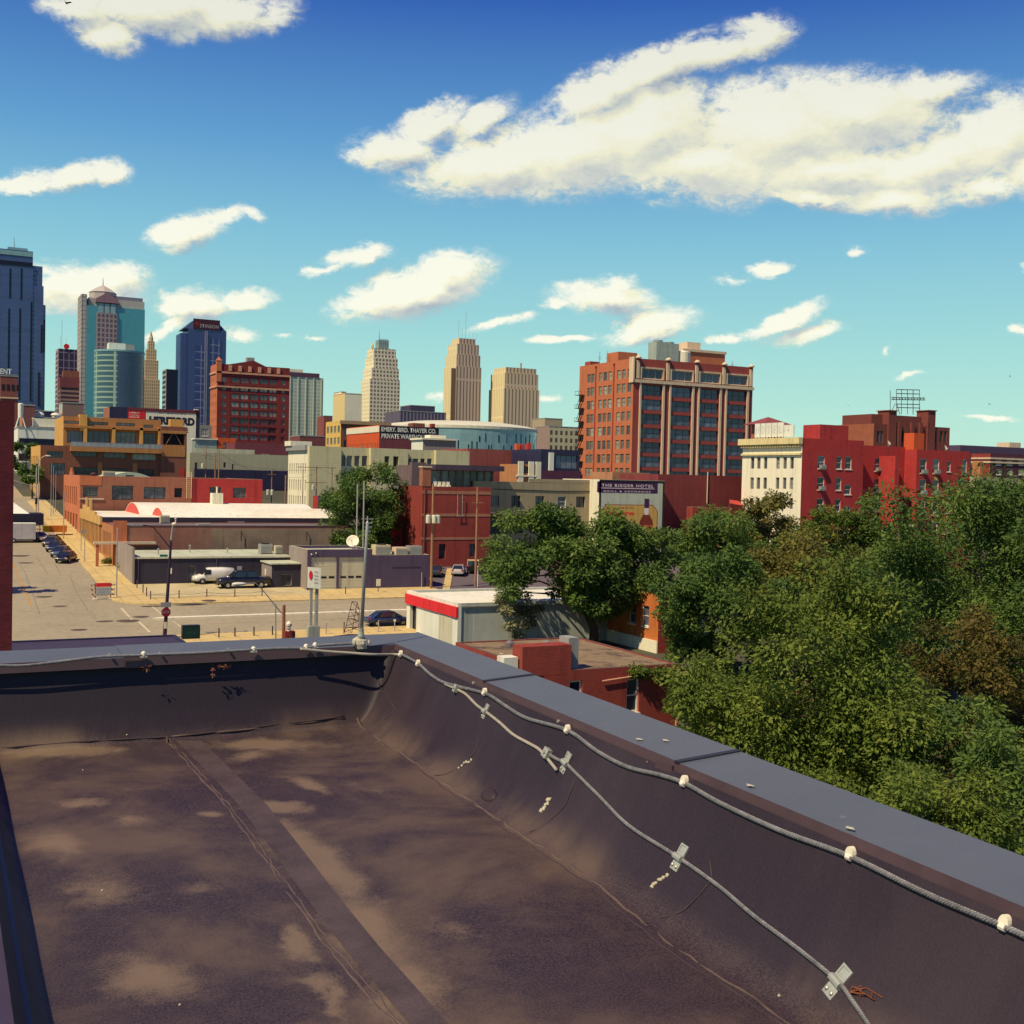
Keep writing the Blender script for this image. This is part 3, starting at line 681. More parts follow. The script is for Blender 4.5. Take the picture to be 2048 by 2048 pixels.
# set-back upper storey
Gu = at_north(127, 832, Gl.n0+2.0); ux0 = Gu.x-Gl.e0; uz1 = Gu.z-zb; ux1 = at_north(322, 850, Gl.n0+2).x-Gl.e0
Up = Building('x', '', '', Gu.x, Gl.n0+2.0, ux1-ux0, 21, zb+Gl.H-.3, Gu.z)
bpy.data.objects.remove(Up.o); Up.o = bpy.data.objects.new('upper_storey', None); COL.objects.link(Up.o); Up.o.parent = Gl.o; Up.o.location = (ux0, 2.0, Gl.H-.3)
def uh(*a): return Up.hs(*a)
hU = [uh(134, 861, 166, 886, 'blueband'), uh(176, 861, 220, 888, 'blueband'), uh(231, 863, 272, 890, 'band'), uh(283, 866, 312, 892, 'band'),
      uh(126.5+1.5, 841, 158, 848, 'band'), uh(177, 843, 216, 851, 'band'), uh(232, 845, 270, 853, 'band'), uh(287, 849, 306, 856, 'band')]
hU = [h for h in hU if h[1] > .1]
b0 = set(bpy.data.objects)
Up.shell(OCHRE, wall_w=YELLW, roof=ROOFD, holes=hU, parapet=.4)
for px_ in (169.5, 226, 281, 318): u = Up.S(px_, 870)[0]; Up.box('pier', YELLW, u-.35, u+.35, -1.3, -.003, .3, Up.S(px_, 856)[1])
Up.box('eave_band', OCHRE, 0, Up.W, -1.3, -.003, Up.S(200, 858)[1], Up.S(200, 853)[1])
u = Up.S(159, 840)[0]; Up.box('chimney_block', YELLW, u, u+1.5, -1.0, 3, Up.H-3.2, Up.H+.5)
# tower bay on the east end
pt = at_north(322, 852, Gl.n0-.5); pe = at_north(374, 852, Gl.n0-.5)
tx0, tx1 = pt.x-Gl.e0+.02, pe.x-Gl.e0; tz = pt.z-zb
tb = MB(); hz = [(Gl.S(325, 868)[1], Gl.S(325, 893)[1])]
wv_ = Gl.S(325, 889)[1]; wt = Gl.S(325, 867)[1]
tb.box(tx0, tx1, -.5, 9, 0, wv_); tb.box(tx0, tx1, -.5, 9, wt, tz); tb.box(tx0, tx0+.5, -.5, 9, wv_, wt); tb.box(tx1-.5, tx1, -.5, 9, wv_, wt); tb.box(tx0+.5, tx1-.5, 1.5, 9, wv_, wt, 1)
tb.obj('tower_bay', [BROWN, DARK], Gl.o)
Gl.box('spandrel', OCHRE, tx0+.2, tx1-.3, -.6, -.503, wv_-2.7, wv_-.1); Gl.box('bay_frame', OCHRE, tx0+.1, tx1-.1, -.62, -.503, wt+.05, wt+.7)
b = MB(); xm = (tx0+tx1)/2
for s_ in (-1, 1): b.tube([(xm+s_*.3, -.3, wt), (xm+s_*1.7, -.3, wv_+.1)], .06, 5)
b.obj('cross_brace', OCHRE, Gl.o)
u = Gl.S(343, 850)[0]; u2 = Gl.S(370, 850)[0]; Gl.box('roof_box', YELLW, u, u2, 1.5, 4, tz+.005, tz+1.75)
Gl.box('red_door_bay', HRED, tx1-1.6, tx1-.4, -.56, -.503, 0.2, Gl.S(360, 937)[1])
# hereford wall building
Hb = Building.px('billboard_building', 'dark building with a painted steakhouse wall sign behind the yellow lofts', 'building', 219, 813, 400, 210, d=340, z0=10, depth=14)
Hb.shell(NAVY, wall_w=BBRICK, roof=ROOFD, parapet=.8, top=plain('maroon_cap', (.16, .03, .045)))
Hb.box('roof_band', plain('maroon_cap', (.16, .03, .045)), Hb.S(255, 815)[0], Hb.W, -.25, -.003, Hb.S(300, 822)[1]-.2, Hb.H-.01)
a = Hb.S(256, 817); c = Hb.S(290, 838)
rs = Hb.box('red_billboard', REDSIGN, a[0], c[0], -.22, -.003, c[1]-.3, a[1])
for i, (t, y0_, y1_) in enumerate([('UTELY', 824, 827.5), ('GOOD', 829, 831.5), ('STEAKS', 832.5, 835.5)]):
    a1 = Hb.S(258, y0_); c1_ = Hb.S(279, y1_)
    if i: faint_line(WHITEP, rs, (a1[0], -.225, c1_[1]), c1_[0]-a1[0], a1[1]-c1_[1], i); continue
    lettering(t, 'lettering', WHITEP, rs, (a1[0], -.23, c1_[1]), c1_[0]-a1[0], a1[1]-c1_[1], bold=.03)
a = Hb.S(291.5, 818.5); c = Hb.S(390, 960)
mu = Hb.box('painted_wall_sign', CREAM, a[0], c[0], -.14, -.003, .2, Hb.S(340, 822.5)[1])
NAVYT = plain('navy_lettering', (.025, .02, .05), .7)
a1 = Hb.S(298, 832); c1_ = Hb.S(389, 852); lettering('HEREFORD', 'lettering', NAVYT, mu, (a1[0], -.15, c1_[1]), c1_[0]-a1[0], a1[1]-c1_[1], bold=.07)
a1 = Hb.S(303, 853.5); c1_ = Hb.S(376, 866); lettering('HOUSE', 'lettering', NAVYT, mu, (a1[0], -.15, c1_[1]), c1_[0]-a1[0], a1[1]-c1_[1], bold=.045)
a1 = Hb.S(318, 827); c1_ = Hb.S(372, 829.5); faint_line(NAVYT, mu, (a1[0], -.142, c1_[1]), c1_[0]-a1[0], .34, 5)
Hb.box('sign_floodlight', WHITEP, Hb.W-1.9, Hb.W-.7, -1.2, -.003, Hb.H+.1, Hb.H+.4)
# sage flat building with the shade at its foot built as a dark box
Ib = Building.px('sage_building', 'long pale sage wall building behind utility poles', 'building', 380, 905, 578, 380, d=300, z0=9.5, depth=16)
hI = [Ib.hs(389.5, 925, 395, 938, 'dark'), Ib.hs(447, 925, 451.5, 935, 'dark'), Ib.hs(464, 928, 467, 939, 'dark')]
Ib.shell(SAGE, roof=ROOFD, holes=hI, parapet=.4)
Ib.box('base_shade', NAVY, Ib.S(388, 940)[0], Ib.W, -.9, -.003, -1, Ib.S(450, 939)[1])
a = Ib.S(391, 899); c = Ib.S(511, 905.5)
Ib.box('parapet_screen', plain('pale_sage', (.52, .52, .36)), a[0], c[0], 1.0, 1.4, Ib.H-.3, a[1]+.4)
tr = Ib.box('terrace_glass', plain('terrace_panel', (.28, .33, .30), .3, .3, .8), a[0]+.3, Ib.S(437, 890)[0], 2.0, 6.0, Ib.H-.35, Ib.S(400, 882)[1]+.4)
Ib.box('terrace_roof', WHITEW, a[0], Ib.S(438, 890)[0], 1.6, 6.5, Ib.S(400, 882)[1]+.45, Ib.S(400, 882)[1]+.75)
u = Ib.S(439, 885)[0]; u2 = Ib.S(475, 885)[0]; v = Ib.S(440, 896)[1]; v2 = Ib.S(440, 875)[1]
MB().box(u, u+1.3, 2, 5, v, v2).box(u+1.3, u2, 2, 5, v2-1.2, v2).obj('orange_portal', HORANGE, Ib.o)
Rr = Building.px('brick_row', 'maroon brick rear wall row below the red hotel block', 'building', 470, 884, 590, 468, d=345, z0=10, depth=12)
Rr.shell(plain('maroon_brick', (.19, .05, .065), .85, .2, .3), roof=ROOFD, parapet=.3)
a1 = Rr.S(523, 909); c1_ = Rr.S(541, 912); lettering('RUDY', 'lettering', WHITEP, Rr.o, (a1[0], -.03, c1_[1]), 2.4, .55)
# cream four storey building
Mb = Building.px('cream_building', 'wide cream four storey building with a pale west front behind the round tree', 'building', 616, 892, 935, 577, d=250, z0=6)
hM = []
for (x0, x1) in ((681, 690), (694, 704), (709, 719), (724, 734), (765, 774.5), (782.5, 793)):
    for (ya, yb) in ((911, 932), (945.5, 966), (979, 999)):
        o_ = (x0-690)*.018; hM.append(Mb.hs(x0, ya+o_, x1, yb+o_, 'sashb'))
for x0, x1 in ((815.5, 822), (826, 836), (841, 849), (854.5, 863)):
    for (ya, yb) in ((917, 936), (950, 970)): hM.append(Mb.hs(x0, ya, x1, yb, 'dark'))
nwc = 6
for r_ in range(5):
    for k in range(8): hM.append(('w', 1.1+k*1.78, Mb.H-3.9-r_*3.62-2.3+.0, .75, 2.45, 'narrow'))
hM = [h for h in hM if h[2] > .4]
Mb.shell(YELLOWB, wall_w=CREAM, roof=ROOFD, holes=hM, parapet=.4, top=BROWN)
for x0 in (680.5, 814.5): pass
u0_ = Mb.S(681, 900)[0]; u1_ = Mb.S(738, 900)[0]; u2_ = Mb.S(814, 900)[0]; u3_ = Mb.S(868, 900)[0]
Mb.box('projecting_bay', YELLOWB, -.01, u0_-.2, -1.3, -.003, -1, Mb.H+.02); Mb.box('projecting_bay', YELLOWB, u3_, Mb.W-.02, -1.3, -.003, -1, Mb.H+.02)
cut = [(h[1]-u1_, h[2], h[3], h[4]) for h in hM if h[0] == 's' and u1_ < h[1] < u2_]
b = MB()
for a_, c_, d_, e_ in face_cells(u2_-u1_-.2, Mb.H+.02, cut): b.box(u1_+a_, u1_+c_, -1.3, -.003, d_, e_)
b.obj('projecting_bay', YELLOWB, Mb.o)
Mb.box('cornice', GREYM, -.6, -.003, .2, Mb.D, Mb.H-.9, Mb.H+.2); Mb.box('roof_parapet', CREAM, -.9, 4.0, Mb.D-5, Mb.D, Mb.H+.21, Mb.H+1.3)
# red brick block with glazed penthouse
Ob = Building('brick_block', 'three storey dark red brick block with tan bands beside parked cars', 'building', 62.0, 152.5, 10.8, 9.0, 2.0, 14.2)
hO = [Ob.hs(878, 1088, 891, 1118, 'dark'), Ob.hs(938.5, 1088, 951, 1113, 'dark')]
Ob.shell(RBRICK, roof=ROOFD, holes=hO, parapet=.5, top=plain('brown_cap', (.15, .06, .05)))
for (py, th_) in ((985, .45), (1030, .4), (1077, .35)):
    v = Ob.S(900, py)[1]; Ob.box('brick_band', plain('tan_band', (.36, .17, .10), .85, .2), -.02, 10.82, -.05, -.003, v-th_/2, v+th_/2)
cz_ = Ob.S(850, 935)[1]; MB().box(-.05, 1.25, -.05, 1.2, Ob.H+.003, cz_).obj('chimney', BBRICK, Ob.o); Ob.box('chimney_cap', TRIM, -.15, 1.35, -.15, 1.3, cz_+.002, cz_+.2); MB().tube([(.35, -.12, Ob.H-.2), (.35, -.12, 3)], .07, 6).obj('drainpipe', BROWN, Ob.o)
b = MB(); a0_ = Ob.S(914, 985); b.tube([(a0_[0], -.3, a0_[1]-.3), (a0_[0], -.3, Ob.S(914, 1032)[1])], .05, 6).tube([(a0_[0]+.75, -.3, a0_[1]-.3), (a0_[0]+.75, -.3, Ob.S(914, 1032)[1])], .05, 6).tube([(a0_[0]-.2, -.3, Ob.S(914, 1032)[1]), (a0_[0]+.95, -.3, Ob.S(914, 1032)[1])], .05, 6)
b.obj('wall_conduit', GREYM, Ob.o)
Nb = Building('penthouse', 'dark glazed penthouse with deep flat roof standing on the red brick block', 'building', 64.0, 160.5, 13.0, 8.0, 13.4, 17.3)
a0_ = Nb.S(880, 932)[0]; 
hN = [('s', 1.6, .9, 2.6, 2.2, 'small')] + [('s', 4.4+k*1.2, .4, 1.14, 2.75, 'small') for k in range(7)]
Nb.shell(plain('taupe_panel', (.16, .11, .11), .8), roof=ROOFD, holes=hN, parapet=.0)
Nb.box('roof_slab', plain('deep_slab', (.075, .05, .075), .7), 2.4, 13.8, -2.2, 8.2, 3.25, 4.05); Nb.box('terrace_wall', plain('taupe_panel', (.16, .11, .11)), -.9, 1.4, -1.0, -.003, 0, 4.3)
Nb.box('inner_stair', BROWN, 1.7, 3.6, -.6, -.2, .5, 1.0)
b = MB()
for k in range(4): x = 1.9+k*.7; b.box(x, x+.5, -3.2, -2.7, .5, 1.0); b.box(x, x+.5, -2.74, -2.66, 1.0, 1.5)
cs = b.obj('terrace_chairs', WHITEP, Nb.o); cs['kind'] = 'stuff'
An2 = Building.px('brick_annex', 'narrow yellow brick annex with one dark picture window', 'building', 815, 978, 843, 809, d=172, z0=2, depth=6)
hA = [An2.hs(824, 988, 841, 1009, 'dark')]
An2.shell(plain('gold_brick', (.50, .27, .08), .85, .2, .5), wall_w=OBRICK, roof=GREYM, holes=hA, parapet=.1)
An2.box('roof_slab', GREYM, -.4, An2.W+.3, -.6, 6, An2.H+.005, An2.H+.35)
Sh = Building.px('brick_shed', 'low red shed with a pale sheet roof left of the yellow annex', 'building', 780, 1030, 814, 772, d=170, z0=2, depth=6)
Sh.shell(HRED, roof=ROOFG, parapet=0); Sh.box('roof_slab', ROOFG, -.3, Sh.W, -.4, 6, Sh.H+.005, Sh.H+.3)
Bk = Building.px('grey_shed', 'flat dark grey shed wall behind the round tree', 'building', 745, 999, 812, 740, d=205, z0=3, depth=6)
Bk.shell(plain('shed_grey', (.15, .14, .15), .8), roof=ROOFD, parapet=.2)
Rp = Building.px('brick_pier_building', 'slim red brick pier building left of the round tree', 'building', 636, 992, 652, 628, d=205, z0=3, depth=3)
Rp.shell(SLATE, wall_w=HRED, roof=ROOFD, parapet=.1)
# stucco building and hotel mural wall
Pb = Building('stucco_building', 'olive stucco two storey building with square dark windows', 'building', 73.5, 160.0, 21.4, 9.0, 2.2, 15.1)
hP = [Pb.hs(982, 991, 998, 1013, 'multi'), Pb.hs(1023, 991, 1040.5, 1014, 'dark'), Pb.hs(1071, 992, 1088, 1014.5, 'dark'), Pb.hs(1115.5, 992.5, 1132, 1015, 'sash'), Pb.hs(1152.5, 993, 1170, 1015, 'dark'),
      Pb.hs(981, 1033, 1000, 1068, 'dark'), Pb.hs(1022, 1034, 1045, 1066, 'dark'), Pb.hs(1060, 1035, 1092, 1066, 'dark')]
Pb.shell(STUCCO, roof=ROOFD, holes=hP, parapet=.4)
v = Pb.S(1080, 1029)[1]; Pb.box('porch_roof', plain('porch_grey', (.16, .13, .13)), .5, 16, -2.0, -.003, v, v+.3)
v2 = Pb.S(1080, 981)[1]; b = MB(); b.tube([(3.2, -.06, v2+.1)]+[(3.2+k*2.5, -.06, v2+.05*math.sin(k)) for k in range(1, 8)], .05, 5)
b.obj('wall_cable', BLACK, Pb.o)
Pb.box('parapet_return', STUCCO, 9.5, Pb.W, -.02, .25, Pb.H+.003, Pb.H+.55)
a = Pb.S(1086, 1017); MB().box(a[0], a[0]+1.2, -2.1, -2.03, a[1]-1.3, a[1]).obj('hanging_notice', BLUEW, Pb.o)
Qb = Building('mural_building', 'brick hotel with a tall painted bottle mural', 'building', 94.0, 157.0, 12.4, 12.0, 2.2, 15.8)
Qb.shell(plain('mural_ground', (.50, .53, .42), .85, .1, .8, stain=(.44, .46, .36)), wall_w=CREAM, roof=ROOFD, parapet=.4, top=BLACK)
PUR = plain('purple_paint', (.055, .016, .075), .7); GOLD = plain('gold_paint', (.58, .36, .10), .8, .1); WSK = plain('whiskey_paint', (.20, .035, .02), .7, .2); PALEL = plain('pale_lettering', (.72, .62, .60), .7)
def mq(name, x0, y0, x1, y1, mat, y=-.02, th_=.016):
    a, c = Qb.S(x0, y0), Qb.S(x1, y1); return Qb.box(name, mat, a[0], c[0], y, y+th_, c[1], a[1])
mf = MB()
H_ = Qb.H
for (x0, x1, z0_, z1_) in ((.0, .35, 2, H_-.05), (12.05, 12.4, 2, H_-.05), (.35, 12.05, H_-.4, H_-.05)): mf.box(x0, x1, -.02, -.003, z0_, z1_)
mf.obj('mural_border', BLACK, Qb.o)
mq('mural_header', 1194.5, 962.5, 1315, 987, PUR)
def mtext(t, x0, y0, x1, y1, mat, bold=.02, sp=1.0):
    a, c = Qb.S(x0, y0), Qb.S(x1, y1); lettering(t, 'lettering', mat, Qb.o, (a[0], -.026, c[1]), c[0]-a[0], a[1]-c[1], bold=bold, extrude=.004, spacing=sp)
mtext('THE RIEGER HOTEL', 1203, 967.5, 1307, 975.5, PALEL, .02, 1.25); mtext('GRILL & EXCHANGE', 1207, 980.5, 1301, 985.5, PALEL, .02, 1.4)
mq('mural_rule', 1202, 976.5, 1309, 977.3, PALEL, -.03, .006)
a = Qb.S(1203, 1010); c = Qb.S(1312, 1100); k_ = .9
oct_ = [(a[0], 3), (c[0], 3), (c[0], a[1]-k_), (c[0]-k_, a[1]), (a[0]+k_, a[1]), (a[0], a[1]-k_)]
MB().poly([(x, -.022, z) for x, z in [(a[0]-.12, 2.9), (c[0]+.12, 2.9), (c[0]+.12, a[1]-k_+.05), (c[0]-k_+.05, a[1]+.12), (a[0]+k_-.05, a[1]+.12), (a[0]-.12, a[1]-k_+.05)]]).obj('label_outline', BROWN, Qb.o)
MB().poly([(x, -.027, z) for x, z in oct_]).obj('label_panel', GOLD, Qb.o)
mtext('J. RIEGER & CO.', 1222, 1014, 1268, 1018.5, BROWN, .03); 
for w_ in [0]:
    a1 = Qb.S(1219, 1022); c1_ = Qb.S(1268, 1033); o = lettering('Monogram', 'lettering', REDSIGN, Qb.o, (a1[0], -.035, c1_[1]), c1_[0]-a1[0], a1[1]-c1_[1], bold=.05, extrude=.004)
cx, zt = Qb.S(1293.5, 997.5); zsh = Qb.S(1293, 1031)[1]; zb_ = 3.2
bp = [(.42, zt), (.42, zt-1.6), (.40, zsh+.6), (.55, zsh+.2), (1.25, zsh-.9), (1.32, zsh-1.5), (1.32, zb_)]
MB().poly([(cx-r, -.033, z) for r, z in bp]+[(cx+r, -.033, z) for r, z in reversed(bp)]).obj('bottle', WSK, Qb.o)
MB().box(cx-.44, cx+.44, -.042, -.0345, zt-1.5, zt).obj('bottle_cap', PUR, Qb.o); MB().box(cx-.41, cx+.41, -.042, -.0345, zt-2.6, zt-1.52).obj('bottle_neck_label', PALEL, Qb.o); MB().box(cx-1.3, cx+1.3, -.042, -.0345, zb_, zsh-1.6).obj('bottle_label', plain('amber_label', (.55, .17, .05)), Qb.o)
Qr = Building('plain_brick_wall_building', 'long plain dark red brick wall right of the mural', 'building', 106.45, 159.0, 19.5, 12.0, 2.2, 16.9)
Qr.shell(plain('plum_brick', (.22, .045, .045), .88, .22, .3, stain=(.16, .035, .035)), roof=ROOFD, parapet=.35, top=BLACK)
MB().tube([(Qr.S(1415, 943)[0], -.1, Qr.H+.6), (Qr.S(1413, 1010)[0], -.1, Qr.S(1413, 1010)[1])], .09, 8).obj('vent_pipe', TRIM, Qr.o)
Tb = Building.px('tan_brick_row', 'low tan brick parapet building in front of the tall orange warehouse', 'building', 1225, 944, 1300, 1222, d=215, z0=3, depth=8)
Tb.shell(plain('tan_row_brick', (.46, .22, .11), .85, .18), roof=ROOFD, parapet=.2)
Rd = Building.px('corner_shop', 'low brick shop with a red awning roof left of the cream hotel front', 'building', 1385, 1014, 1490, 1380, d=186, z0=2, depth=1.6)
Rd.shell(RBRICK, roof=ROOFD, parapet=.1, top=TRIM); a = Rd.S(1456, 992); c = Rd.S(1486, 1008)
MB().poly([(a[0]+1.2, 1.2, a[1]-.6), (a[0], -.5, c[1]+.1), (c[0], -.5, c[1]-.3), (c[0], 1.2, a[1]-.8)]).poly([(a[0]+1.2, 1.2, a[1]-.6), (a[0]+1.2, 1.2, c[1]-1), (a[0], -.5, c[1]-1), (a[0], -.5, c[1]+.1)]).obj('red_awning_roof', plain('awning_coral', (.46, .06, .04), .7), Rd.o)
# ---------------------------------------------------------------- tall brick warehouse, lit and shaded sides coloured apart
Rw = Building.px('warehouse', 'ten storey brick warehouse with orange west wall and cream pilasters', 'building', 1268, 716, 1507, 1160, d=298, z0=7.5)
PURB = brick('shaded_warehouse_brick', (.36, .065, .055), (.30, .05, .05), (.33, .10, .08), var=.16)  # darker brick copy for the south side, its shade put into the colour
sc_ = Rw.W/955.0; zs = 298/2300/4.025
bays = [(620, 782), (850, 1015), (1077, 1238), (1300, 1465)]
hR = []
for (x0, x1) in bays:
    u0_, u1_ = (x0-560)*sc_, (x1-560)*sc_
    hR.append(('s', u0_, Rw.H-5.1, u1_-u0_, 2.55, 'attic'))
    for k in range(8): hR.append(('s', u0_, Rw.H-9.5-k*3.72, u1_-u0_, 2.75, 'bay'))
sw_ = Rw.D/420.0
for xs_ in ((192, 222), (284, 321, 358), (424, 461, 503)):
    for x in xs_:
        for k in range(8): hR.append(('w', (x-125)*sw_, Rw.H-4.95-k*3.70, 27*sw_, 2.35, 'factory'))
Rw.shell(PURB, wall_w=OBRICK, roof=ROOFD, holes=hR, parapet=1.0, th=.5, top=TRIM)
for (x0, x1) in bays:
    u0_, u1_ = (x0-560)*sc_, (x1-560)*sc_
    for u, wd in ((u0_-.55, .5), (u1_+.05, .62)): Rw.box('pilaster', TRIM, u, u+wd, -.35, -.003, 0, Rw.H-6.3)
    b = MB(); b.box(u0_-.4, u1_+.4, -.3, -.003, Rw.H-2.5, Rw.H-2.1).box(u0_-.4, u0_-.02, -.3, -.003, Rw.H-5.2, Rw.H-2.5).box(u1_+.02, u1_+.4, -.3, -.003, Rw.H-5.2, Rw.H-2.5); b.obj('attic_frame', TRIM, Rw.o)
Rw.box('belt_course', TRIM, -.3, Rw.W+.2, -.5, -.003, Rw.H-6.25, Rw.H-5.45)
for x in (590, 820, 1048, 1270, 1495):
    u = (x-560)*sc_; c = Rw.box('capital', TRIM, u-.42, u+.42, -.4, -.003, Rw.H-5.2, Rw.H-.6); MB().lathe((u, -.35, Rw.H+.003), [(.75, 0), (.8, .25), (.5, .6), (.1, .8)], 10).obj('finial', TRIM, c)
Rw.box('corner_quoin', TRIM, -.38, -.003, -.5, 1.6, Rw.H-6.25, Rw.H+.35)
for (x, ) in ((262,), (403,)): u = Rw.D-(x-125)*sw_; MB().tube([(-.18, u, Rw.H-1.2), (-.18, u, .5)], .13, 6).lathe((-.2, u, Rw.H-1.2), [(.13, 0), (.3, .2), (.3, .6)], 8).obj('drainpipe', HRED, Rw.o)
fe = MB(); ya, yb_ = Rw.D-3.2, Rw.D-.4
for k in range(9):
    z = Rw.H-8.2-k*3.70; fe.box(-1.3, -.1, ya, yb_+.6, z, z+.1)
    for y in (ya, (ya+yb_)/2, yb_+.5): fe.tube([(-1.25, y, z), (-1.25, y, z+1.1)], .05, 4)
    fe.tube([(-1.25, ya, z+1.1), (-1.25, yb_+.5, z+1.1)], .05, 4)
    if k: fe.tube([(-.5, ya+.3, z+3.70), (-.5, yb_, z)], .16, 4); fe.tube([(-1.1, ya+.3, z+3.9), (-1.1, yb_, z+.2)], .07, 4)
fe.obj('fire_escape', BLACK, Rw.o)
Rw.box('penthouse_block', OBRICK, -.0+2.0, 8.0, 11, 17, Rw.H-.99, Rw.H+2.8); Rw.box('penthouse_block', PURB, 1.0, 4.0, 24, 27, Rw.H-.99, Rw.H+1.2)
pb = Rw.box('penthouse_block', OBRICK, 21.0, 35.0, 8, 20, Rw.H-.99, Rw.H+4.0); MB().box(20.7, 35.3, 7.7, 20.3, Rw.H+4.0, Rw.H+4.7).obj('cornice', TRIM, pb); Rw.box('penthouse_block', TRIM, 25.0, 29.5, 12, 17, Rw.H+4.71, Rw.H+7.2)
ct = thing('cooling_tower', 'pale green square cooling tower on the warehouse roof', 'cooling tower', (Rw.e0+9.5, Rw.n0+4.0, Rw.z0+Rw.H-1.0))
b = MB().box(0, 3.6, 0, 4, 1.0, 6.4).box(3.75, 7.2, 0, 4, 1.0, 6.2)
for x in (.2, 3.2, 6.8): b.box(x, x+.25, .2, .45, 0, 1.0)
b.obj('casing', plain('pale_green_metal', (.36, .42, .36), .6), ct)
MB().lathe((1.8, 2, 6.4), [(1.2, 0), (1.3, .5), (1.2, .5)], 14).lathe((5.4, 2, 6.2), [(1.2, 0), (1.3, .5), (1.2, .5)], 14).obj('fan_shroud', GREYM, ct)
wt_ = thing('water_tank', 'cream drum water tank on the warehouse roof', 'tank', (Rw.e0+19.0, Rw.n0+6.0, Rw.z0+Rw.H-1.0))
MB().lathe((0, 0, 1.0), [(2.4, 0), (2.4, 3.2), (2.2, 3.4), (.3, 3.9)], 18).obj('drum', CREAM, wt_); MB().box(-1.6, 1.6, -1.6, 1.6, 0, 1.0).obj('base', GREYM, wt_)
def antenna(label, x, y, z, h, n=3, group=None):
    o = thing('antenna', label, 'antenna', (x, y, z), 0, group); b = MB().tube([(0, 0, 0), (0, 0, h)], .06+h*.004, 5); b.obj('mast', GREYM, o)
    c = MB()
    for k in range(n): c.tube([(-.5-.1*k, 0, h*(.55+.12*k)), (.5+.1*k, 0, h*(.55+.12*k))], .045, 4)
    if n: c.obj('crossbar', GREYM, o)
    return o
antenna('double pronged aerial near the north end of the warehouse roof', Rw.e0+1, Rw.n0+19, Rw.z0+Rw.H-1, 4.4, 2); antenna('thin aerial by the penthouse on the warehouse roof', Rw.e0+1, Rw.n0+15, Rw.z0+Rw.H-1, 4.2, 1)
antenna('low aerial near the east end of the warehouse roof', Rw.e0+33, Rw.n0+2, Rw.z0+Rw.H-1, 2.6, 2)
# ---------------------------------------------------------------- red hotel with cream front
n0 = 139.4
Sh_ = Building.px('red_hotel', 'four storey red painted hotel with cream street front', 'building', 1605, 876, 1942, 1486, d=178, z0=1.0)
rec = at_east(1810, 900, at_north(1834, 900, Sh_.n0).x).y - Sh_.n0     # depth of the light court
uW = Sh_.S(1727.5, 900)[0]; uC = Sh_.S(1834, 900)[0]
hS = []
for (px_, w2) in ((1643, 1.45), (1678.5, 1.15), (1697, 1.4)):
    for r_ in range(4):
        py = 924.5+r_*42.5+(px_-1643)*.03+(8 if px_ > 1690 and r_ in (1, 2) else 0)
        c = Sh_.S(px_-r_*1.2, py); hS.append(('s', c[0]-w2/2, c[1]-1.0, w2, 2.0 if not (px_ > 1690 and r_) else 1.55, 'sash'))
hS = [h for h in hS if h[2] > .3 and h[1]+h[3] < uW-.1]
hWw = []
for r_, (ya, yb) in enumerate(((914, 937.5), (955, 978), (996, 1018), (1037, 1059))):
    for px_ in (1505, 1517.5, 1531, 1556, 1570, 1584):
        x = px_-r_*1.0; a = Sh_.Wf(x-3.2, ya+(0 if True else 0)); c = Sh_.Wf(x+3.2, yb); hWw.append(('w', a[0], c[1], c[0]-a[0], a[1]-c[1], 'single'))
Wing = Building('x', '', '', Sh_.e0, Sh_.n0, uW, Sh_.D, Sh_.z0, Sh_.z0+Sh_.H); bpy.data.objects.remove(Wing.o); Wing.o = Sh_.o
Wing.shell(HRED, wall_w=CREAM, roof=ROOFD, holes=hS+[h for h in hWw if h[2] > .3], parapet=.6, top=plain('rust_cap', (.30, .07, .04)))
hB = []
for px_ in (1756, 1790):
    for r_ in range(4):
        c = Sh_.S(px_-r_*1.3, 929+r_*41.5, rec); hB.append(('s', c[0]-uW-.75, c[1]-1.1, 1.5, 2.2, 'sash'))
zB = at_north(1760, 892, Sh_.n0+rec).z
Back = Building('x', '', '', Sh_.e0+uW, Sh_.n0+rec, uC-uW, Sh_.D-rec, Sh_.z0, zB); bpy.data.objects.remove(Back.o)
Back.o = bpy.data.objects.new('court_wing', None); COL.objects.link(Back.o); Back.o.parent = Sh_.o; Back.o.location = (uW, rec, 0)
Back.shell(HRED, roof=ROOFD, holes=[h for h in hB if h[2] > .3], parapet=.4, top=plain('rust_cap', (.30, .07, .04)))
zR = at_north(1838, 899, Sh_.n0).z
hE = []
for (px_, w2, h2) in ((1847, 1.5, 2.4), (1872.5, 1.5, 2.4), (1898, .95, 1.8), (1929.5, 1.15, 2.6)):
    for r_ in range(4):
        c = Sh_.S(px_-r_*1.3, 932+r_*41.5+(px_-1847)*.02); hE.append(('s', c[0]-uC-w2/2, c[1]-h2/2, w2, h2, 'sash'))
East = Building('x', '', '', Sh_.e0+uC, Sh_.n0, Sh_.W-uC, Sh_.D, Sh_.z0, zR); bpy.data.objects.remove(East.o)
East.o = bpy.data.objects.new('east_wing', None); COL.objects.link(East.o); East.o.parent = Sh_.o; East.o.location = (uC, 0, 0)
East.shell(HRED, wall_w=HRED, roof=ROOFD, holes=[h for h in hE if h[2] > .3], parapet=.4, top=plain('rust_cap', (.30, .07, .04)))
a = Sh_.S(1771, 912, rec-1.4); a2 = Sh_.S(1779.5, 912, rec-1.4)
Sh_.box('light_shaft', HRED, a[0], a2[0], rec-3.6, rec-.003, 0, a[1])
pch = at_north(1833, 866, Sh_.n0+1); Sh_.box('chimney', HORANGE, uC+.3, uC+2.6, 1.0, 3.2, zR-Sh_.z0-.3, pch.z-Sh_.z0)
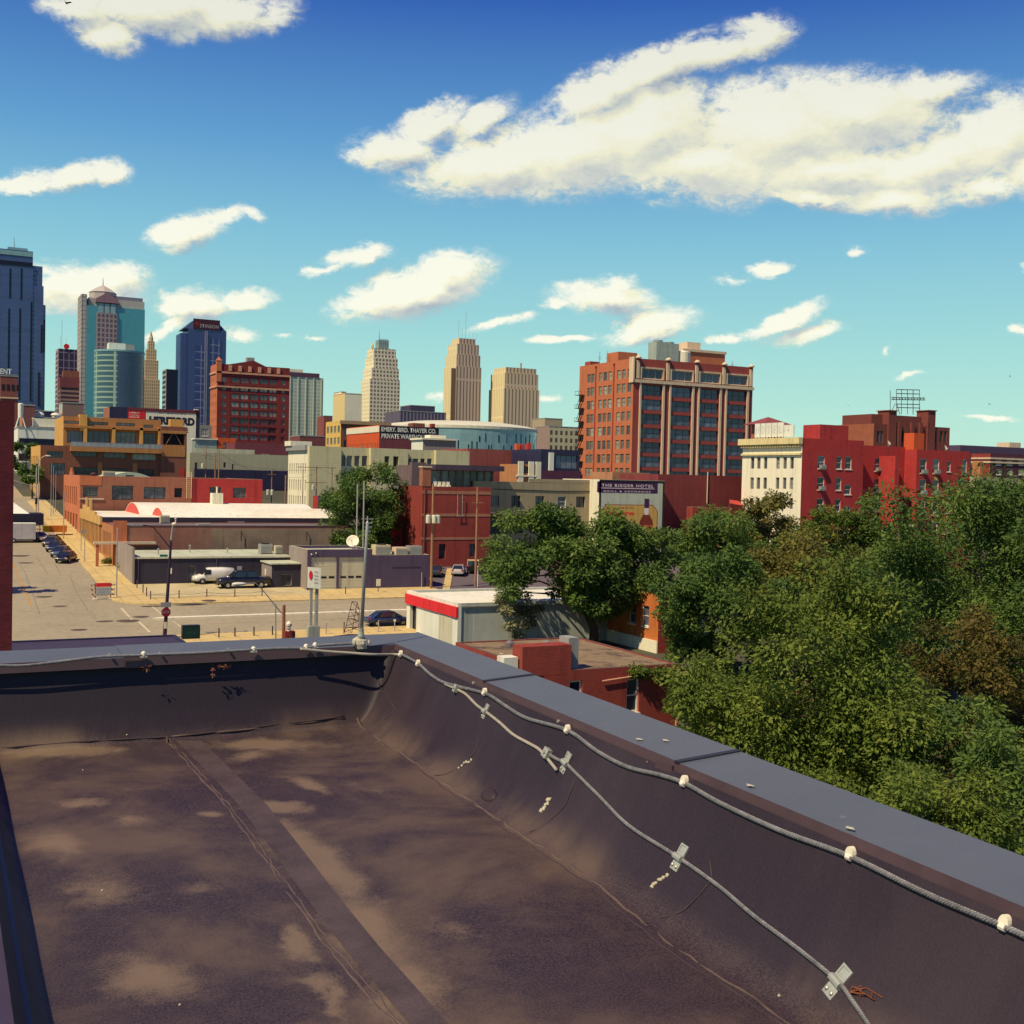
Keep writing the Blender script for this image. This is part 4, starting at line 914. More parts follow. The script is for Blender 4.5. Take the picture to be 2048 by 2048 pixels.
b = MB().box(-.35, -.003, .0, Sh_.D, Sh_.H-2.6, Sh_.H-2.3).box(-.8, -.003, -.1, Sh_.D+.3, Sh_.H-.9, Sh_.H+.1)
for k in range(24): y = .3+k*(Sh_.D-.6)/23; b.box(-.55, -.003, y-.14, y+.14, Sh_.H-1.35, Sh_.H-.95)
b.obj('cornice', plain('cream_cornice', (.72, .60, .30), .8), Sh_.o)
th_ = Sh_.S(1661, 850); Sh_.box('stair_head', HRED, Sh_.S(1640, 860, 4)[0], Sh_.S(1697, 860, 4)[0], 4.0, 8, Sh_.H-.59, at_north(1665, 850, Sh_.n0+4).z-Sh_.z0)
uu = Sh_.S(1640, 860, 4)[0]
for q in range(6): y = Sh_.D-2.0-q*1.85
lt = thing('rooftop_letter_sign', 'row of six white letter panels standing on the cream hotel cornice', 'sign', (Sh_.e0-.2, Sh_.n0, Sh_.z0+Sh_.H+.12))
for q, (xa, xb) in enumerate(((1512, 1522.3), (1523.3, 1533.3), (1534.3, 1544.5), (1545.8, 1556.8), (1558, 1569), (1570, 1589.5))):
    ya_ = at_east(xa, 865, Sh_.e0).y-Sh_.n0; yb2 = at_east(xb, 865, Sh_.e0).y-Sh_.n0
    b = MB().box(-.05, .12, yb2, ya_, .2, 2.0 if q == 5 else 2.45); b.box(-.02, .1, yb2+.2, yb2+.35, 0, .2).box(-.02, .1, ya_-.35, ya_-.2, 0, .2); pn = b.obj('letter_panel', WHITEW, lt)
    ch_ = 'HOTEL'[q] if q < 5 else 'ROOMS'
    MG = plain('worn_letter_grey', (.60, .59, .49), .8, .3, 2.0)
    if q == 5: MB().box(-.056, -.051, yb2+1.0, yb2+1.5, 1.0, 1.35).box(-.056, -.051, yb2+1.9, yb2+2.3, 1.0, 1.3).obj('small_print', MG, pn); continue
    lettering(ch_, 'lettering', MG, pn, (-.055, ya_-.25, .75), (ya_-yb2-.5), 1.2 if q < 5 else .7, face='w', extrude=.004)
cu_ = thing('roof_cupola', 'small rooftop pavilion with a maroon hipped tile roof behind the letter panels', 'cupola', tuple(at_east(1537, 866, Sh_.e0+5.0)-Vector((0, 0, 1.2))), 0)
b = MB().box(-2.0, 2.0, -1.5, 2.0, 0, 2.6); b.obj('wall', BBRICK, cu_)
b = MB(); q = [(-3.1, -2.6, 2.55), (3.1, -2.6, 2.55), (3.1, 3.1, 2.55), (-3.1, 3.1, 2.55)]; t = (0, .2, 3.9)
for k in range(4): b.poly([q[k], q[(k+1) % 4], t])
b.poly(q[::-1]); b.obj('roof', plain('maroon_tile', (.24, .06, .06), .8, .2, 1.0), cu_)
def dish(label, loc, r, az_, group='satellite dishes'):
    o = thing('satellite_dish', label, 'satellite dish', loc, az_, group)
    prof = [(r*(k/6), -.0+.28*r*(k/6)**2) for k in range(1, 7)]
    b = MB(); b.lathe((0, 0, 0), prof+[(r*(k/6), .28*r*(k/6)**2-.02*r) for k in range(6, 0, -1)], 18); d = b.obj('reflector', WHITEP, o, (0, 0, r*1.35), (math.radians(62), 0, 0), smooth=True)
    MB().tube([(0, 0, 0), (0, .1*r, r*1.3)], .06*r+.02, 6).obj('mount', GREYM, o)
    MB().tube([(0, -.5*r, .7*r), (0, -1.0*r, 1.55*r)], .03, 5).box(-.07, .07, -1.05*r, -.9*r, 1.5*r, 1.65*r).obj('feed_arm', GREYM, o); return o
for (lb, px_, py, r) in (('white satellite dish left of the orange chimney on the red hotel roof', 1777, 890, .42), ('round white dish tight against the orange chimney', 1810, 886, .5), ('pale dish right of the orange chimney on the red hotel roof', 1830, 892, .45), ('white dish near the east end of the red hotel roof', 1891, 896, .45)):
    p = at_north(px_, py+6, Sh_.n0+rec+1.0); dish(lb, (p.x, p.y, Sh_.z0+ (zR-Sh_.z0) +.0 if px_ > 1800 else zB+.0), r, .4)
ac_me = {}
def wall_ac(label, x, y, z, rz=0):
    o = thing('window_air_conditioner', label, 'air conditioner', (x, y, z), rz, 'window air conditioners of the red hotel')
    if 'c' not in ac_me:
        ac_me['c'] = MB().box(-.42, .42, -.62, .0, 0, .52).box(-.46, .46, -.66, -.61, -.02, .54).mesh('casing', STEEL); g_ = MB()
        for k in range(4): g_.box(-.36, .36, -.675, -.662, .06+k*.11, .12+k*.11)
        ac_me['g'] = g_.mesh('grille', GREYM)
    put('casing', ac_me['c'], o); put('grille', ac_me['g'], o)
col_n = {0: 'first', 1: 'second'}
def acs(hl, off, dn, cols, colname):
    seen = {}
    for h in hl: seen.setdefault(round(h[1], 0), []).append(h)
    for ci, key in enumerate(sorted(seen)):
        if ci not in cols: continue
        rows = sorted(seen[key], key=lambda h: -h[2])
        for ri, h in enumerate(rows[:3]):
            wall_ac('%s unit of the %s' % (('top', 'middle', 'lowest visible')[ri], colname[ci]), Sh_.e0+off+h[1]+h[3]/2, Sh_.n0+dn, Sh_.z0+h[2]+.05)
acs(hS, 0, .05, (0,), {0: 'window column nearest the cream hotel corner'}); acs(hB, uW, rec+.05, (0, 1), {0: 'left window column in the shaded hotel court', 1: 'right window column in the shaded hotel court'}); acs(hE, uC, .05, (0, 1), {0: 'first window column right of the hotel chimney', 1: 'second window column right of the hotel chimney'})
# castle like brick building with roof sign frame, and other far right buildings
Tc = Building.px('castle_building', 'brown brick building with towers standing behind the red hotel', 'building', 1748, 847, 1900, 1640, d=330, z0=6)
CB = brick('castle_brick', (.22, .055, .045), (.18, .045, .04), (.22, .08, .06), var=.25)
hT = [Tc.hs(x-3, 862, x+3, 885, 'dark') for x in (1756, 1762.5, 1777, 1803, 1822, 1843, 1868, 1882, 1890)] + [('w', 2.0+k*7.6+j*1.5, Tc.H-10.2, 1.0, 3.2, 'sashb') for k in range(3) for j in range(3)] + [('w', 2.0+k*7.6+j*1.5, Tc.H-16.2, 1.0, 3.2, 'sashb') for k in range(3) for j in range(3)]
hT = [h for h in hT if h[1] > 0]
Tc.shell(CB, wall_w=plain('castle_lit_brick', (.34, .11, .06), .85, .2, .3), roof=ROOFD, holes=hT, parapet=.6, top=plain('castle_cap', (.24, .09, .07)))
ua, ub = Tc.S(1753, 840)[0], Tc.S(1877, 840)[0]; ht = Tc.S(1800, 830)[1]
Tc.box('raised_block', CB, ua, ub, 2, 14, Tc.H-.55, ht)
for px_ in (1783, 1861): u = Tc.S(px_, 840)[0]; Tc.box('tower_pier', CB, u-1.5, u+1.5, -.5, 4, 0, Tc.S(px_, 822)[1]); Tc.box('pier_cap', plain('castle_cap', (.24, .09, .07)), u-1.8, u+1.8, -.8, 4.3, Tc.S(px_, 822)[1]+.003, Tc.S(px_, 820.5)[1])
for px_ in (1797, 1823, 1840): u = Tc.S(px_, 860)[0]; Tc.box('buttress', CB, u-.6, u+.6, -.6, -.003, 0, ht-2)
fr = thing('roof_billboard', 'empty steel billboard frame on the brown brick building roof', 'sign frame', (Tc.e0, Tc.n0+6, Tc.z0+ht))
b = MB()
def fp(px_, py): p = at_north(px_, py, Tc.n0+6); return (p.x-Tc.e0, p.z-Tc.z0-ht)
def bar(x0, y0, x1, y1, dy=0.0, r=.13): a = fp(x0, y0); c = fp(x1, y1); b.tube([(a[0], dy, a[1]), (c[0], dy, c[1])], r, 4)
for x in (1793, 1803, 1815, 1826, 1839):
    bar(x, 779, x, 828)
for y in (779, 787, 795, 799, 808, 815): bar(1793 if y not in (795, 799) else 1783, y, 1839 if y not in (795, 799) else 1850, y+1.0)
bar(1793, 806, 1800, 829, 0); bar(1839, 806, 1840, 829, 0); bar(1803, 806, 1793, 829, 2.5)
for x in range(1785, 1850, 6): bar(x, 795, x+3, 799)
for x in (1793, 1839): bar(x, 780, x, 829, 2.5)
b.obj('lattice', plain('sign_steel', (.10, .13, .12), .6), fr)
Ub = Building.px('far_brick_block', 'dark brick block with white banded cornice at the far right', 'building', 1981, 907, 2120, 1944, d=330, z0=6)
hU_ = [Ub.hs(x, 921, x+11, 931, 'white3') for x in (1992, 2014, 2037, 2060, 2083)] + [Ub.hs(x, 938, x+11, 950, 'white3') for x in (1992, 2014, 2037, 2060, 2083)] + [('w', 1+k*9.0, Ub.H-10.5-j*6, 5, 3.6, 'white3') for k in range(2) for j in range(2)]
Ub.shell(plain('indigo_brick', (.10, .03, .045), .85, .25, .3), wall_w=RBRICK, roof=ROOFD, holes=[h for h in hU_ if h[1] > .1], parapet=.4, top=TRIM)
for v in (Ub.H-1.6, Ub.H-2.7): Ub.box('cornice_band', TRIM, -.3, Ub.W, -.3, -.003, v, v+.5); MB().box(-.3, -.003, .0, Ub.D, v, v+.5).obj('cornice_band', TRIM, Ub.o)
U2 = Building.px('far_flat_block', 'long dark flat block on the right horizon', 'building', 1921, 890, 2120, 1910, d=420, z0=6, depth=20)
U2.shell(plain('dusk_block', (.09, .06, .11), .8), roof=ROOFD, parapet=.3); U2.box('roof_block', TRIM, 28, 34, 2, 8, U2.H-.29, U2.H+2)
Vb = Building.px('low_beige_block', 'low plain beige block between red hotel and trees', 'building', 1950, 954, 2060, 1942, d=230, z0=5, depth=14)
Vb.shell(plain('beige_wall', (.44, .38, .22), .85, .08), roof=RBRICK, parapet=.2, holes=[Vb.hs(1974, 971, 2050, 985, 'dark')])
Vb.box('brick_chimney', TBRICK, Vb.S(1985, 925)[0], Vb.S(1991, 925)[0], 3, 5, Vb.H-.5, Vb.S(1988, 923)[1])
# ---------------------------------------------------------------- mid distance behind the cream building
Lb = Building.px('ochre_block', 'four storey ochre brick block behind the cream building', 'building', 682, 841, 782, 652, d=520, z0=14)
hL = [('w', 1.6+k*5.4, Lb.H-5.2-r_*5.3, 3.4, 3.0, 'pair') for k in range(4) for r_ in range(4)] + [('s', 1.5+k*3.2, Lb.H-6.5-r_*5.3, 1.8, 3, 'dark') for k in range(2) for r_ in range(3)]
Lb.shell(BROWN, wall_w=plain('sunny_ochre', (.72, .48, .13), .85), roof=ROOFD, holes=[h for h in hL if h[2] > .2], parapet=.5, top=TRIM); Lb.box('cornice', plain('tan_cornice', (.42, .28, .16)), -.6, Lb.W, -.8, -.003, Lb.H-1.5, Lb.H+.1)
Eb = Building.px('red_storage_warehouse', 'bright red brick warehouse with a painted black wall sign', 'building', 759, 850, 872, 694, d=430, z0=12)
hE_ = [('w', 1.5+k*2.9, Eb.H-8.6-r_*4.0, 1.0, 1.9, 'small') for k in range(13) for r_ in range(3)]
Eb.shell(plain('maroon_brick', (.19, .05, .065)), wall_w=HORANGE, roof=ROOFD, holes=hE_, parapet=.4, top=WHITEP)
MB().box(-.2, -.003, .0, Eb.D, Eb.H-2.6, Eb.H-.3).obj('white_band', WHITEP, Eb.o)
a = Eb.S(760.5, 851); c = Eb.S(871, 876.5); sg = Eb.box('painted_wall_sign', plain('black_sign_paint', (.012, .010, .025), .7), a[0], Eb.W+1.2, -.12, -.003, c[1]+.2, a[1]-.1)
a1 = Eb.S(762.5, 853.5); c1_ = Eb.S(868, 866); lettering('EMERY, BIRD, THAYER CO.', 'lettering', WHITEW, sg, (a1[0], -.13, a[1]-2.45), c1_[0]-a1[0]+.8, 2.0, bold=.03)
lettering('PRIVATE WAREHOUSE', 'lettering', WHITEW, sg, (a1[0]+.1, -.13, a[1]-4.7), (c1_[0]-a1[0])*.9, 1.8, bold=.03)
Eb.box('roof_block', BROWN, 14.5, 19.5, 3, 8, Eb.H-.39, Eb.H+1.5); Eb.box('roof_block', RBRICK, 21.0, 22.5, 0, 2, Eb.H-.39, Eb.H+1.4)
Cb = Building.px('grey_penthouse_block', 'pale stucco rooftop block with a white hipped cap behind the cream parapet', 'building', 846, 879, 912, 823, d=330, z0=12)
Cb.shell(GREYW, wall_w=WHITEW, roof=ROOFW, parapet=.0, top=ROOFW); Cb.box('roof_slab', CREAM, -.5, Cb.W+.3, -.5, Cb.D, Cb.H+.005, Cb.H+.5); Cb.box('roof_cap', ROOFW, 3, 8, 2, 6, Cb.H+.505, Cb.H+1.5)
Br = Building.px('long_brick_block', 'long brick red block stepped behind the glazed penthouse', 'building', 936, 897, 1085, 930, d=290, z0=8, depth=18)
Br.shell(plain('rose_brick', (.32, .085, .07), .85, .2, .3), roof=ROOFD, parapet=.3, top=TRIM)
for px_, w2, hh in ((1040, 1.0, 1.7), (1049, 1.1, 1.6), (1063, 1.0, 2.0)): u = Br.S(px_, 895)[0]; Br.box('chimney', HRED if px_ > 1045 else HORANGE, u-w2/2, u+w2/2, 1, 2.2, Br.H-.29, Br.H+hh)
Nv = Building.px('navy_glass_block', 'navy building with streaked windows left of the orange warehouse', 'building', 1082, 898, 1160, 1079, d=280, z0=8, depth=16)
Nv.shell(NAVY, roof=ROOFW, parapet=.2, top=WHITEW, holes=[Nv.hs(1112, 910, 1155, 938, 'blueband')]); Nv.box('plum_skirt', plain('plum_wall', (.10, .03, .06)), -1, Nv.W, -1.0, -.003, 0, Nv.S(1100, 941)[1])
Nv.box('pale_pier', WHITEW, Nv.S(1097, 915)[0], Nv.S(1106, 915)[0], -.5, -.003, 0, Nv.S(1100, 905)[1])
Cr = Building.px('ornate_rear_building', 'small orange and cream rear facade right of the penthouse glass', 'building', 1034, 928, 1072, 1030, d=236, z0=6, depth=8)
Cr.shell(TBRICK, roof=ROOFD, parapet=.2, top=CREAM, holes=[Cr.hs(1046, 933, 1058, 947, 'dark')]); Cr.box('cream_ledge', CREAM, -.2, Cr.W, -.35, -.003, Cr.S(1040, 953)[1], Cr.S(1040, 950)[1])
for px_ in (1041, 1062, 1076): u = Cr.S(px_, 930)[0]; Cr.box('cream_pier', CREAM, u-.6, u+.6, -.3, -.003, 0, Cr.H+.6)
# ---------------------------------------------------------------- tall red hotel block and glass office
Jb = Building.px('tall_red_hotel', 'ten storey maroon brick hotel with pale roofline trim', 'building', 435, 727, 580, 421.5, d=450, z0=13)
JB = brick('maroon_hotel_brick', (.22, .030, .030), (.18, .025, .028), (.20, .05, .05), var=.18)
kx = 450/2300/4.025; hJ = []
def ju(zx): return Jb.S(400+zx/4.025, 600+700/4.025)[0]
for r_ in range(9):
    v = Jb.H-(640-515+ (r_*66))*kx*1.0
    for zx in (195, 672): hJ.append(('s', ju(zx)-.75, v-.95, 1.5, 1.9, 'sashb'))
    for zx in (283, 358, 436, 513, 587): hJ.append(('s', ju(zx)-1.75, v-1.2, 3.5, 2.4, 'twind' if r_ > 4 else 'twin'))
    for k in range(3): hJ.append(('w', 2.2+k*3.6, v-.8, 1.2, 1.6, 'small'))
Jb.shell(JB, wall_w=OBRICK, roof=ROOFD, holes=[h for h in hJ if h[2] > .2], parapet=.6, top=plain('maroon_cap', (.16, .03, .045)))
PINK = plain('pink_trim', (.62, .32, .20), .8)
for off, hgt in ((68, .7), (182, .6)): v = Jb.H-off*kx; Jb.box('trim_band', PINK, -.3, Jb.W+.2, -.4, -.003, v-hgt/2, v+hgt/2); MB().box(-.4, -.003, 0, Jb.D, v-hgt/2, v+hgt/2).obj('trim_band', PINK, Jb.o)
for zx in (242, 320, 399, 477, 555, 629): u = ju(zx); Jb.box('merlon', PINK, u-.6, u+.6, -.5, -.003, Jb.H-2.6, Jb.H-.4)
b = MB(); nseg = 12
b.prism([(0, 0), (Jb.W, 0), (Jb.W, .5), (0, .5)], Jb.H, lambda x, y: Jb.H+.02)
b2 = MB().poly([(0+4, -.02, Jb.H), (Jb.W*.47, -.02, Jb.H+1.8), (Jb.W*.8, -.02, Jb.H)]); b2.v = []; b2.f = []; b2.m = []
b2.loft([[(2, 1, Jb.H-.5), (Jb.W-8, 1, Jb.H-.5), (Jb.W*.5, 1, Jb.H+2.2)], [(2, 6, Jb.H-.5), (Jb.W-8, 6, Jb.H-.5), (Jb.W*.5, 6, Jb.H+2.2)]]); b2.obj('roof_gable', JB, Jb.o)
b = MB().box(-.35, 1.6, -.4, 1.4, Jb.H-7, Jb.H+1.2); b.loft([[(-.5, -.5, Jb.H+1.2), (1.7, -.5, Jb.H+1.2), (1.7, 1.5, Jb.H+1.2), (-.5, 1.5, Jb.H+1.2)], [(.4, .3, Jb.H+2.6), (.7, .3, Jb.H+2.6), (.7, .6, Jb.H+2.6), (.4, .6, Jb.H+2.6)]]); b.obj('corner_turret', OBRICK, Jb.o)
Jb.box('roof_tank', GREYM, Jb.W*.47, Jb.W*.57, 8, 11, Jb.H, Jb.H+4)
Kb = Building.px('office_slab', 'pale green glass office slab with a purple roof band behind the maroon hotel', 'building', 576, 752, 647, 570, d=1150, z0=14)
b0 = MB().box(0, Kb.W, 0, 20, 0, Kb.H); b0.obj('curtain_wall', curtain('pale_green_grid', (.30, .38, .32), (.34, .42, .36), (.52, .55, .43), 6.0, 3.6, .9, .3), Kb.o)
Kb.box('roof_band', plain('purple_band', (.10, .05, .09)), 0, Kb.W*.88, -.6, -.003, Kb.H-.2, Kb.H+4.2); 
for k in range(5): Kb.box('pier', plain('pale_green_pier', (.52, .57, .46)), 2+k*8.0, 2.9+k*8.0, -.9, -.003, 0, Kb.H-.3)
b1 = Kb.box('roof_letter_board', CREAM, 2, 16, 2, 2.5, Kb.H+4.3, Kb.H+7.5)
# ---------------------------------------------------------------- downtown towers
def tower(name, label, xc, yt, xr, xl, d, mat, mat_w=None, depth=None, z0=10.0):
    t = Building.px(name, label, 'skyscraper', xc, yt, xr, xl, d=d, z0=z0, depth=depth); return t
T1M = curtain('navy_glass', (.028, .055, .19), (.042, .08, .25), (.060, .085, .20), 30.0, 3.9, .9, .18, .7, 0.0, .35)
T1D = plain('navy_slot', (.008, .010, .03), .4)
a1 = tower('glass_skyscraper', 'tallest dark blue glass skyscraper at the left edge with stepped crown', 2, 566, 98, -60, 1000, T1M, depth=40)
px1 = lambda x: a1.S(x, 600)[0]; pz1 = lambda y: a1.S(40, y)[1]
def tier(t, x0, x1, ytop, y0=None, y1=40, ybot=None, mat=T1M, name='glass_tier', dy=0.0):
    u0_, u1_ = t.S(x0, 640)[0], t.S(x1, 640)[0]; return t.box(name, mat, u0_, u1_, dy, y1, 0 if ybot is None else t.S(x0, ybot)[1], t.S((x0+x1)/2, ytop)[1])
tier(a1, -60, 91, 604); tier(a1, -60, 86.5, 566, dy=-.4); tier(a1, -60, 84, 526, dy=.4, name='upper_tier'); tier(a1, -60, 65, 526, dy=-.8); tier(a1, -60, 64.5, 497, dy=-.4, name='crown_tier')
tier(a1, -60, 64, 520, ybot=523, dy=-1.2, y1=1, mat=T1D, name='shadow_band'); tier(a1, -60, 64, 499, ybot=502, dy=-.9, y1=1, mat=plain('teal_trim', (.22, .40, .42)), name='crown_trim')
for x, ya, yb in ((19.5, 537, 597), (42, 537, 600), (18, 617, 738), (40, 617, 800), (62.5, 604, 803), (83.5, 650, 706), (89, 640, 705), (79, 745, 812)):
    u = a1.S(x, 640)[0]; a1.box('vertical_slot', T1D, u-.7, u+.7, -1.0, -.81 if x < 65 else -.41, a1.S(x, yb)[1], a1.S(x, ya)[1])
tier(a1, 15, 55, 492, ybot=497.5, dy=8, y1=22, mat=plain('teal_trim', (.22, .40, .42)), name='mechanical_cap'); 
MB().tube([(a1.S(30, 490)[0], 12, pz1(493)), (a1.S(30, 470)[0], 12, pz1(470))], [.5, .15], 6).obj('spire', GREYM, a1.o)
a2 = tower('gridded_office_tower', 'slim purple office tower with white grid lines and roof aerials', 117, 697, 157, 101, 1200, None)
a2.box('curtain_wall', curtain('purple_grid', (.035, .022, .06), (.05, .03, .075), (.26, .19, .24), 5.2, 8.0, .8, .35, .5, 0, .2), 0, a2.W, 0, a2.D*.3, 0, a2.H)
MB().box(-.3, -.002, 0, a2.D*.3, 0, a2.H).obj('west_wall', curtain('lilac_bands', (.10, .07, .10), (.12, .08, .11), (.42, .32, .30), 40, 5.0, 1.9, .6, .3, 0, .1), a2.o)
for px_, h_ in ((122, 14), (124.5, 30), (133, 12)): antenna('thin rooftop aerial %s on the purple gridded tower' % {122: 'left of the tallest mast', 124.5: 'tallest of three', 133: 'beside the round logo disc'}[px_], a2.e0+a2.S(px_, 690)[0], a2.n0+5, a2.z0+a2.H, h_, 0)
u = a2.S(133, 690)[0]; MB().lathe((u, -1, a2.H+2.6), [(2.8, 0), (2.8, .6)], 16, axis='y').obj('round_logo', REDSIGN, a2.o)
a3 = tower('banded_office_block', 'brown office block with horizontal bands in front of the purple tower', 120, 742, 165, 111, 1000, None)
a3.box('banded_wall', curtain('brown_bands', (.04, .02, .035), (.05, .025, .04), (.28, .17, .15), 60, 3.7, 1.9, .6, .3, 0, .15), 0, a3.W, 0, 18, 0, a3.H-14); a3.box('top_floor', plain('maroon_top', (.18, .05, .06)), 0, a3.W, -.3, 18, a3.H-13.9, a3.H-5); a3.box('roof_plant', BROWN, 3, a3.W, 3, 15, a3.H-4.9, a3.H+1)
a4 = tower('teal_skyscraper', 'teal glass skyscraper with a pointed pavilion crown', 174, 610, 290, 165, 1000, None)
TEAL = curtain('teal_glass', (.045, .26, .33), (.055, .29, .36), (.06, .25, .31), 1.6, 3.9, .12, .12, .7, 0, .2)
LIL = curtain('lilac_precast', (.10, .10, .13), (.12, .12, .15), (.36, .27, .28), 3.4, 4.2, 1.3, .7, .2, 0, .1)
PRE = plain('grey_precast', (.46, .42, .38), .8)
W4 = a4.W; H4 = a4.H
u1_, u2_ = a4.S(193, 640)[0], a4.S(234, 640)[0]
a4.box('curtain_wall', TEAL, 0, W4, 0, 30, 0, H4); MB().box(-4.5, -.003, .5, 30, 0, a4.S(172, 588)[1]).obj('edge_fin', curtain('edge_fin_precast', (.42, .39, .36), (.46, .42, .38), (.16, .17, .20), 3.0, 3.9, .6, .7, .2), a4.o)
a4.box('precast_bay', LIL, u1_, u2_, -1.5, -.003, 0, a4.S(213, 627)[1]); hq = a4.S(213, 627)[1]
for k in range(3): x0 = u1_+1+(u2_-u1_-2)*k/3; a4.box('top_window', plain('sky_glass', (.25, .34, .38), .1, .1, .2, spec=.7), x0+.5, x0+(u2_-u1_-2)/3-.5, -1.2, -.003, hq+.2, a4.S(213, 608)[1])
vg = a4.S(213, 606)[1]
MB().loft([[(u1_-1, -2.0, vg), (u2_+1, -2.0, vg), (u2_+1, -2.0, vg+3), ((u1_+u2_)/2, -2.0, a4.S(213, 585)[1]), (u1_-1, -2.0, vg+3)], [(u1_-1, 8, vg), (u2_+1, 8, vg), (u2_+1, 8, vg+3), ((u1_+u2_)/2, 8, a4.S(213, 585)[1]), (u1_-1, 8, vg+3)]]).obj('gable', plain('mauve_precast', (.27, .16, .20)), a4.o)
a4.box('upper_step', PRE, 1.5, W4, 3, 28, H4-.0+.003, a4.S(250, 600)[1]); a4.box('upper_step', plain('slate_roof_wall', (.18, .19, .26)), u2_-2, W4-1, 6, 26, a4.S(250, 600)[1]+.003, a4.S(262, 593)[1])
c_ = (a4.S(210, 580)[0]); vb, vt, vm = a4.S(210, 597)[1], a4.S(210, 566)[1], a4.S(210, 583)[1]; rr = 11.5
MB().lathe((c_, 14, 0), [(rr, vb-14), (rr, vm), (rr+.6, vm+.4), (rr*.55, vm+4.5), (.5, vt), (.15, vt+6.5)], 8).obj('pavilion_crown', PRE, a4.o)
a5 = thing('round_glass_tower', 'half round tower with pale green bands in front of the teal skyscraper', 'skyscraper', tuple(at_depth(240, 900, 800)))
p_l, p_r = at_depth(193, 760, 800), at_depth(289, 760, 800); R5 = (p_r-p_l).length/2; z5 = at_depth(225, 705, 800).z - at_depth(240, 900, 800).z
RB = curtain('round_bands', (.035, .085, .12), (.05, .11, .14), (.27, .40, .31), 4.2, 3.6, 1.05, .2, .6, 0, .2)
cwb = MB().lathe((0, R5*.5, -15), [(R5, 0), (R5, z5+15)], 60)
for i_ in range(60):
    if -103 < ((i_+.5)*6+180) % 360-180 < 60: cwb.m[i_] = 1
cwb.obj('curtain_wall', [RB, curtain('round_navy_glass', (.02, .04, .11), (.03, .05, .13), (.05, .09, .16), 2.1, 3.6, .2, .15, .6, 0, .25)], a5); MB().lathe((0, R5*.5, z5), [(R5+.2, 0), (R5+.2, 1.2), (R5-1, 1.3)], 40).obj('roof_rim', plain('teal_trim', (.22, .40, .42)), a5)
uq = MB().box(-8, 3, 2, 12, z5+.5, z5+6.5); uq.obj('roof_plant', WHITEW, a5); MB().box(3.01, 9, 2, 12, z5+.5, z5+6).obj('roof_plant', GREYM, a5)
a6 = thing('spire_tower', 'slim cream stepped spire seen between the glass towers', 'skyscraper', tuple(at_depth(299, 900, 1250)))
b = MB(); za = at_depth(299, 900, 1250).z; zf = lambda y: at_depth(299, y, 1250).z-za
for hw_, ya, yb in ((8.5, 900, 760), (7.0, 760, 722), (5.2, 722, 700), (3.4, 700, 684)): b.box(-hw_, hw_, -hw_, hw_, zf(ya)+.01, zf(yb))
b.lathe((0, 0, zf(684)), [(2.6, 0), (2.0, 5), (.3, 11)], 8); b.obj('stepped_shaft', curtain('spire_stone', (.30, .22, .13), (.34, .25, .15), (.64, .50, .30), 2.2, 3.6, .9, .8, .2), a6)
a7 = tower('dark_office_block', 'small dark office block left of the blue tower', 333, 738, 356, 316, 900, None)
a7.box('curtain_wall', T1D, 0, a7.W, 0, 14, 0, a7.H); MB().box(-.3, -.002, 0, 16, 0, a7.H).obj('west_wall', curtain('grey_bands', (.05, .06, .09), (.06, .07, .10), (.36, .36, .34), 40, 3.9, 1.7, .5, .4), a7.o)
BLU = curtain('ultramarine_glass', (.020, .028, .15), (.026, .036, .18), (.030, .04, .17), 1.6, 3.9, .15, .15, .6, 0, .25); BLG = curtain('ultramarine_grid', (.020, .028, .15), (.024, .034, .17), (.26, .27, .38), 4.8, 6.6, .5, .25, .5, 0, .15)
a8 = tower('blue_skyscraper', 'ultramarine glass skyscraper with a red roof sign', 378, 652, 453, 356, 950, None)
a8.box('curtain_wall', BLU, 0, a8.W, 0, 26, 0, a8.H-2)
MB().box(-.4, -.003, 0, 26, 0, a8.H-2).obj('west_wall', BLU, a8.o); MB().box(-6, -.41, 3, 24, 0, a8.S(365, 665)[1]).obj('corner_step', BLU, a8.o)
for xa, xb, ya in ((391, 410, 690), (421, 440, 678)): u0_, u1_ = a8.S(xa, 720)[0], a8.S(xb, 720)[0]; a8.box('gridded_bay', BLG, u0_, u1_, -.6, -.003, 0, a8.S(xa, ya)[1])
for xa in (409.5, 413): u = a8.S(xa, 720)[0]; a8.box('vertical_fin', plain('fin_grey', (.24, .26, .36)), u-.4, u+.4, -1.0, -.61, 0, a8.H-3)
v0_, v1_ = a8.H-2, a8.S(410, 640)[1]
MB().loft([[(-4, 0, v0_), (a8.W-.5, 0, v0_), (a8.W-.5, 26, v0_), (-4, 26, v0_)], [(5, 4, v1_), (a8.W-7, 4, v1_), (a8.W-7, 22, v1_), (5, 22, v1_)]]).obj('sloped_crown', plain('crown_blue', (.05, .07, .15), .3), a8.o)
DIML = plain('dim_roof_letters', (.40, .36, .38), .7)
sb = a8.box('roof_sign', plain('crown_maroon', (.06, .018, .035)), 3.5, a8.W-5.5, -.6, .5, v0_+.3, v1_+.5)
u0_ = a8.S(391, 645)[0]; MB().lathe((6.5, -.65, (v0_+v1_)/2+.4), [(1.5, 0), (1.5, .25)], 14, axis='y').obj('round_logo', plain('dim_red', (.30, .02, .03)), sb)
lettering('STINSON', 'lettering', DIML, sb, (8.8, -.62, v0_+1.5), a8.W-15.5, 2.9, bold=.012, spacing=1.15)
a9 = Building.px('brick_foot_block', 'low pale block with white arched windows at the foot of the blue tower', 'building', 399, 850, 424, 392, d=420, z0=10, depth=10)
a9.shell(GREYW, roof=ROOFD, parapet=.2, holes=[('s', .6, a9.H-4.0, 2.6, 2.8, 'white3')])
